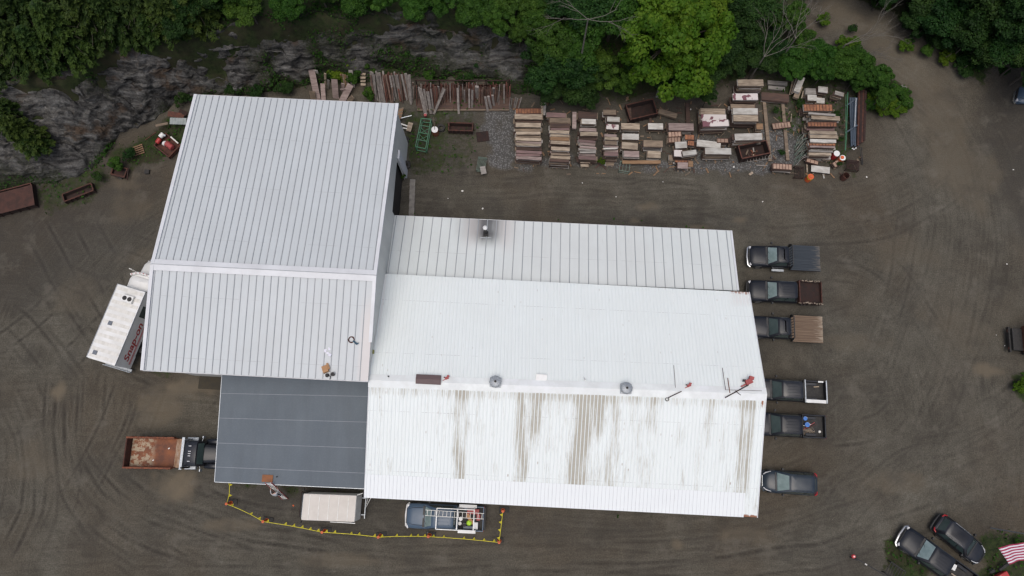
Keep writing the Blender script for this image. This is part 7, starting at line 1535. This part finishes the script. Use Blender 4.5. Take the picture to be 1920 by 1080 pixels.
def make_fir(seed, Rr=3.4, Ht=6.5, mat='fir', nb=120, per=130, ls=.2):
    g = np.random.default_rng(seed); C, N, D, S, T = [], [], [], [], []; mb = MB(); mb.tube([(0, 0, -Ht * .62 - 4), (0, 0, Ht * .42)], .24, 8, .03)
    for i in range(nb):
        t = (i + g.uniform(0, 1)) / nb; z = Ht * (.42 - .95 * t); L = Rr * (.12 + .95 * t ** .75) * g.uniform(.7, 1.12); a = i * 2.399 + g.uniform(-.3, .3); dx, dy = math.cos(a), math.sin(a)
        s = g.uniform(.08, 1, per) ** .7; w = .30 * L * (1.05 - s) + .16; side = g.uniform(-1, 1, per) * w; droop = -.32 * L * s ** 1.6 + .06 * L
        x = dx * s * L - dy * side; y = dy * s * L + dx * side; zz = z + droop - .25 * np.abs(side) + g.normal(size=per) * .06
        C.append(np.stack([x, y, zz], 1)); dirv = np.stack([dx * .9 - dy * np.sign(side) * .8 + 0 * s, dy * .9 + dx * np.sign(side) * .8 + 0 * s, -.35 + 0 * s], 1); D.append(dirv + g.normal(size=(per, 3)) * .2)
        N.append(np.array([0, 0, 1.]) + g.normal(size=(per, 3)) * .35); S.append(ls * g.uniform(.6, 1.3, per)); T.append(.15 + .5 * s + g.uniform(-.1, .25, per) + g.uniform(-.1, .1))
        if i % 3 == 0: mb.tube([(0, 0, z), (dx * L * .9, dy * L * .9, z - .25 * L)], .04, 4, .01)
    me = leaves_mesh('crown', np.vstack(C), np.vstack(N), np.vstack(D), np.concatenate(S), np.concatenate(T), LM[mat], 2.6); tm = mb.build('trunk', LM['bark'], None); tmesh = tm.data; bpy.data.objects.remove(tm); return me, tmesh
PR = {'dark': [make_broad(11, 4, 5, 95, 230, .21, 'dark'), make_broad(12, 4, 5.5, 105, 210, .19, 'dark', .21, lobes=7), make_broad(13, 4, 4.5, 90, 230, .22, 'dark', .26, lobes=4)],
      'mid': [make_broad(21, 4, 4.5, 100, 220, .21, 'mid', .2, lobes=6), make_broad(22, 4, 4.5, 90, 230, .23, 'mid', .25, lobes=5)],
      'maple': [make_broad(31, 4, 5, 150, 240, .19, 'maple', .17, lobes=8)],
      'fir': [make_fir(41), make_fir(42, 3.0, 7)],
      'bush': [make_broad(51, 1.6, 1.6, 42, 170, .14, 'mid', .3, lobes=4, trunk_h=.6), make_broad(52, 1.6, 1.4, 40, 170, .13, 'dark', .32, lobes=5, trunk_h=.6), make_broad(53, 1.6, 1.3, 44, 170, .14, 'maple', .28, lobes=5, trunk_h=.6)]}
KN = {'dark': ('leafy_tree', 'dark green leafy tree'), 'mid': ('leafy_tree', 'mid green leafy tree'), 'maple': ('maple_tree', 'bright yellow green broad crowned tree'), 'fir': ('evergreen_tree', 'feathery dark evergreen tree'), 'bush': ('bush', 'green bush')}
TREES = []
def T(kind, px, py, r, zone, h=None, var=None): TREES.append((kind, px, py, r, zone, h, var))
# r = crown radius in photo px, h = crown centre height in m
for a in [(-40, 20, 60), (30, 5, 62), (95, 40, 55), (60, 75, 42), (15, 70, 50), (150, 5, 58), (130, 60, 34), (200, 20, 52), (245, 0, 52), (300, 10, 48), (345, -20, 55), (-40, 95, 45), (90, -25, 50), (275, 45, 28)]: T('fir', *a, 'along the top left edge above the rock', 11)
for a in [(28, 240, 42), (-10, 200, 36), (52, 262, 22)]: T('fir', *a, 'at the left edge below the rock lip', 7)
for a in [(330, 35, 30), (375, 5, 38), (320, 0, 40)]: T('dark', *a, 'above the middle of the rock face', 9)
for a in [(465, 15, 34), (520, 40, 26), (435, -25, 45), (540, -5, 36), (600, -15, 36), (660, -10, 34), (720, 0, 30), (770, 8, 26), (825, -5, 32), (880, 5, 34), (930, 30, 34), (965, 5, 40), (975, 55, 28), (1000, 35, 36)]: T('mid', *a, 'on the rock lip above the shed', 9)
for a in [(1045, 120, 58), (1020, 75, 50), (1095, 150, 42), (1035, 170, 28), (1130, 130, 46), (1090, 80, 52), (1075, 15, 55), (1150, 30, 60), (1172, 150, 32), (1205, 115, 40), (1105, 185, 18)]: T('dark' if a[0] % 2 else 'mid', *a, 'in the wood behind the panel stacks', 6.5)
T('maple', 1262, 66, 112, 'in the centre of the wood', 8.5)
T('maple', 1310, 15, 60, 'at the top edge right of the brightest crown', 8.5)
for a in [(1250, 140, 38), (1320, 150, 38), (1290, 130, 46), (1368, 118, 32), (1350, 80, 42), (1380, 50, 46), (1420, 112, 30), (1445, 85, 36), (1400, 10, 46), (1235, -10, 60), (1330, 178, 16)]: T('dark', *a, 'between bright maple and drive', 5.5)
for a in [(1490, 115, 30), (1530, 100, 36), (1570, 120, 36), (1610, 118, 28), (1605, 148, 26), (1545, 138, 22), (1640, 150, 28), (1500, 90, 34), (1655, 180, 18), (1480, 40, 32)]: T('mid', *a, 'on the island inside the drive bend', 4.5)
for a in [(1740, -10, 48), (1785, 25, 50), (1840, 45, 54), (1895, 70, 50), (1690, -30, 45), (1830, -20, 60), (1920, 10, 60), (1960, 110, 52), (1620, -50, 45), (1865, 88, 34), (1980, 40, 60), (1560, -50, 34), (1730, 30, 30), (1815, 80, 30), (1925, 105, 36), (1770, 60, 26), (1660, -10, 26)]: T('dark', *a, 'beyond the drive at the upper right', 8)
for a in [(645, 118, 30, 2), (610, 130, 18, 1), (690, 125, 16, 0), (665, 145, 16, 0), (700, 200, 12, 1), (808, 143, 12, 0), (480, 170, 14, 1), (530, 165, 16, 1), (440, 165, 14, 1), (360, 165, 18, 1), (340, 185, 16, 1), (385, 160, 14, 1), (755, 330, 5, 0), (890, 110, 18, 1), (950, 120, 14, 1), (870, 148, 14, 1), (215, 310, 14, 0), (240, 290, 12, 1), (180, 330, 10, 1), (690, 178, 14, 0), (400, 690, 8, 0)]: T('bush', a[0], a[1], a[2], 'at the foot of the rock', .9, a[3])
for a in [(1545, 35, 10, 2), (1590, 85, 18, 2), (1600, 52, 10, 1), (1690, 190, 18, 0), (1660, 190, 16, 2), (1700, 175, 10, 0), (1640, 188, 14, 2), (1672, 168, 16, 0), (1680, 205, 12, 2), (1645, 172, 14, 0), (1655, 208, 9, 2), (1698, 198, 11, 2), (1625, 195, 12, 0), (1700, 85, 12, 2), (1740, 95, 14, 0), (1775, 108, 14, 2), (1805, 130, 14, 1), (1720, 65, 12, 1), (1815, 115, 16, 1), (1700, 40, 13, 1), (1722, 52, 11, 0), (1745, 70, 14, 1), (1768, 84, 11, 0), (1790, 95, 14, 1), (1815, 104, 12, 0), (1840, 120, 12, 1), (1880, 130, 14, 1), (1915, 150, 14, 1), (1660, 12, 12, 0), (1640, 4, 10, 1), (1500, 192, 9, 1), (1465, 285, 7, 1), (1572, 215, 8, 1), (1576, 260, 6, 1), (1575, 306, 5, 1), (1128, 302, 6, 2), (1455, 205, 6, 1), (1915, 722, 14, 2), (1650, 140, 22, 0), (1915, 1020, 12, 0), (1345, 30, 14, 2)]: T('bush', a[0], a[1], a[2], 'near the drive and the stacks', .7, a[3])
from collections import defaultdict
byz = defaultdict(list)
for t in TREES: byz[(t[0], t[4])].append(t)
for (kind, zone), ts in byz.items():
    ts.sort(key=lambda t: t[1])
    for i, (k, px, py, r, z, h, var) in enumerate(ts):
        base_guess = P(px, py, 6); tz = float(terr(np.array([base_guess.x]), np.array([base_guess.y]))[0])
        Rm = r * (CH - 6) / (FP * .95)
        if k == 'bush': hh = tz + max(h, .5)
        else:
            dh = max(2.2, min(4.2, Rm * 1.25)) + random.uniform(-.4, .6)
            for _ in range(3): hh = tz + dh; c = P(px, py, hh); tz = float(terr(np.array([c.x]), np.array([c.y]))[0])
            hh = tz + dh
        c = P(px, py, hh); tz = float(terr(np.array([c.x]), np.array([c.y]))[0])
        pr = PR[k][var if var is not None else i % len(PR[k])]; R0 = {'bush': 1.6, 'fir': 3.3}.get(k, 4.)
        mpp = (CH - hh) / (FP * (math.cos(TH) - (540 - py) / FP * math.sin(TH))); s = r * mpp / R0 * 1.08
        nm, ds_ = KN[k]
        if k == 'bush': ds_ = ['mid green bush', 'dark green bush', 'bright green bush'][var]
        root = thing(nm, f'{ds_}, {ordn(i)} from left {zone}' if len(ts) > 1 else f'{ds_} {zone}', 'bush' if k == 'bush' else 'tree', (c.x, c.y, tz), random.uniform(0, 6.28), {'bush': 'bushes', 'fir': 'evergreens', 'maple': 'bright trees'}.get(k, 'leafy trees') + ' ' + zone)
        oc = bpy.data.objects.new('crown', pr[0]); COL.objects.link(oc); oc.parent = root; oc.location = (0, 0, hh - tz); oc.scale = (s * random.uniform(.8, 1.2), s * random.uniform(.85, 1.1), s * (1 if k != 'fir' else 1.0))
        ot = bpy.data.objects.new('trunk', pr[1]); COL.objects.link(ot); ot.parent = root; ot.location = (0, 0, hh - tz); low = -min(v.co.z for v in pr[1].vertices); ot.scale = (s, s, (hh - tz + .2) / low)
# bare branching trees
def bare(px, py, h0, pts, label):
    c = P(px, py, h0); tz = float(terr(np.array([c.x]), np.array([c.y]))[0]); mb = MB(); g = random.Random(int(px))
    def grow(p, d, L, r, lv):
        q = p + d * L; m = (p + q) / 2 + Vector((g.uniform(-.08, .08), g.uniform(-.08, .08), g.uniform(-.05, .05))) * L; mb.tube([p, m, q], r, 5, r * .6, cap=False)
        if lv == 0: return
        for k in range(g.choice([2, 3, 3])):
            nd = (d + Vector((g.uniform(-.65, .65), g.uniform(-.65, .65), g.uniform(-.25, .45)))).normalized(); grow(lerp(p, q, g.uniform(.5, 1)), nd, L * g.uniform(.55, .8), r * .6, lv - 1)
    t = thing('bare_tree', label, 'tree', (c.x, c.y, tz))
    for a, L in pts: grow(Vector((0, 0, h0 - tz - 1)), Vector((math.cos(R(a)), math.sin(R(a)), .35)).normalized(), L, .03, 3)
    mb.tube([(0, 0, -.2), (0, 0, h0 - tz - .9)], .1, 6, .06); mb.build('branches', LM['pale_bark'], t)
bare(1440, 95, 5, [(35, 3.0), (60, 2.6), (15, 2.2), (85, 2)], 'leafless pale branched tree left of the drive bend')
bare(1595, 72, 4.5, [(28, 2.6), (18, 2.8), (5, 1.8)], 'leafless pale stems reaching over the upper drive')
bare(1105, 22, 12, [(10, 2.4), (-20, 2.0), (150, 2), (190, 2.2)], 'leafless grey branches at the top edge left of the brightest crown')
bare(1500, 60, 6, [(80, 2.2), (120, 2.2), (40, 2)], 'leafless pale tree at the very top beside the drive')
bare(1625, 92, 3.2, [(-10, 1.6), (5, 1.4)], 'low bare stems hanging out over the drive bend')
# ground cover on wooded slopes
def scatter(name, label, n, f, mat, ls, seed, zoff=.12):
    g = np.random.default_rng(seed); X = g.uniform(-58, 58, n); Y = g.uniform(-16, 58, n)
    keep = g.uniform(0, 1, n) < f(X, Y); X, Y = X[keep], Y[keep]; Z = terr(X, Y); m = len(X)
    C = np.stack([X, Y, Z + g.uniform(0, zoff, m)], 1); N = np.array([0, 0, 1.]) + g.normal(size=(m, 3)) * .6; D = g.normal(size=(m, 3)); me = leaves_mesh(name, C, N, D, ls * g.uniform(.5, 1.4, m), fbm(X * .5, Y * .5, 0, 3, 5) * .8 + g.uniform(-.1, .25, m), mat)
    o = bpy.data.objects.new(name, me); COL.objects.link(o); return tag(o, label, 'plants', kind='stuff')
from math import floor
gxi = gx; gyi = gy
def samp(A, X, Y):
    i = np.clip(np.searchsorted(gxi, X) - 1, 0, len(gxi) - 2); j = np.clip(np.searchsorted(gyi, Y) - 1, 0, len(gyi) - 2); return A[j, i]
def wooded(X, Y):
    g_ = samp(G_grass, X, Y); rz = samp(rockzone, X, Y); return np.where(rz > 0, 0, g_ ** 2) * (fbm(X * .8, Y * .8, 0, 3, 15) > .42)
scatter('undergrowth', 'low leafy undergrowth on the slopes and yard edges', 260000, lambda X, Y: wooded(X, Y) * np.where(terr(X, Y) > .5, 1, .55), LM['mid'], .16, 3, .5)
scatter('grass', 'short grass at the yard edges and parking corner', 300000, lambda X, Y: np.clip(samp(G_grass, X, Y) - .3, 0, 1) * (terr(X, Y) < .5), LM['mid'], .07, 4, .08)
# shrubs clinging to the rock
g = np.random.default_rng(8); m = 26000; iu = g.integers(0, nU, m); iv = g.integers(4, nV - 4, m); moss = fbm(RX[iu, iv] * .35, RY[iu, iv] * .35, 0, 4, 61) * .75 + .22 * sstep(.75, 1.05, V_[iu, iv]) + .30 * sstep(.22, -.05, V_[iu, iv]) + .18 * sstep(8.3, 9.5, tu)[iu]
k = moss + g.uniform(-.05, .05, m) > .60; iu, iv = iu[k], iv[k]; m = len(iu)
C = np.stack([RXd[iu, iv], RYd[iu, iv], RZ[iu, iv] + g.uniform(0, .3, m)], 1) + g.normal(size=(m, 3)) * np.array([.15, .15, .05])
me = leaves_mesh('moss_plants', C, np.array([0, -.3, 1.]) + g.normal(size=(m, 3)) * .5, g.normal(size=(m, 3)), .13 * g.uniform(.5, 1.4, m), g.uniform(0, .7, m), LM['mid']); o = bpy.data.objects.new('moss_plants', me); COL.objects.link(o); tag(o, 'small green plants clinging to the rock face ledges', 'plants', kind='stuff')
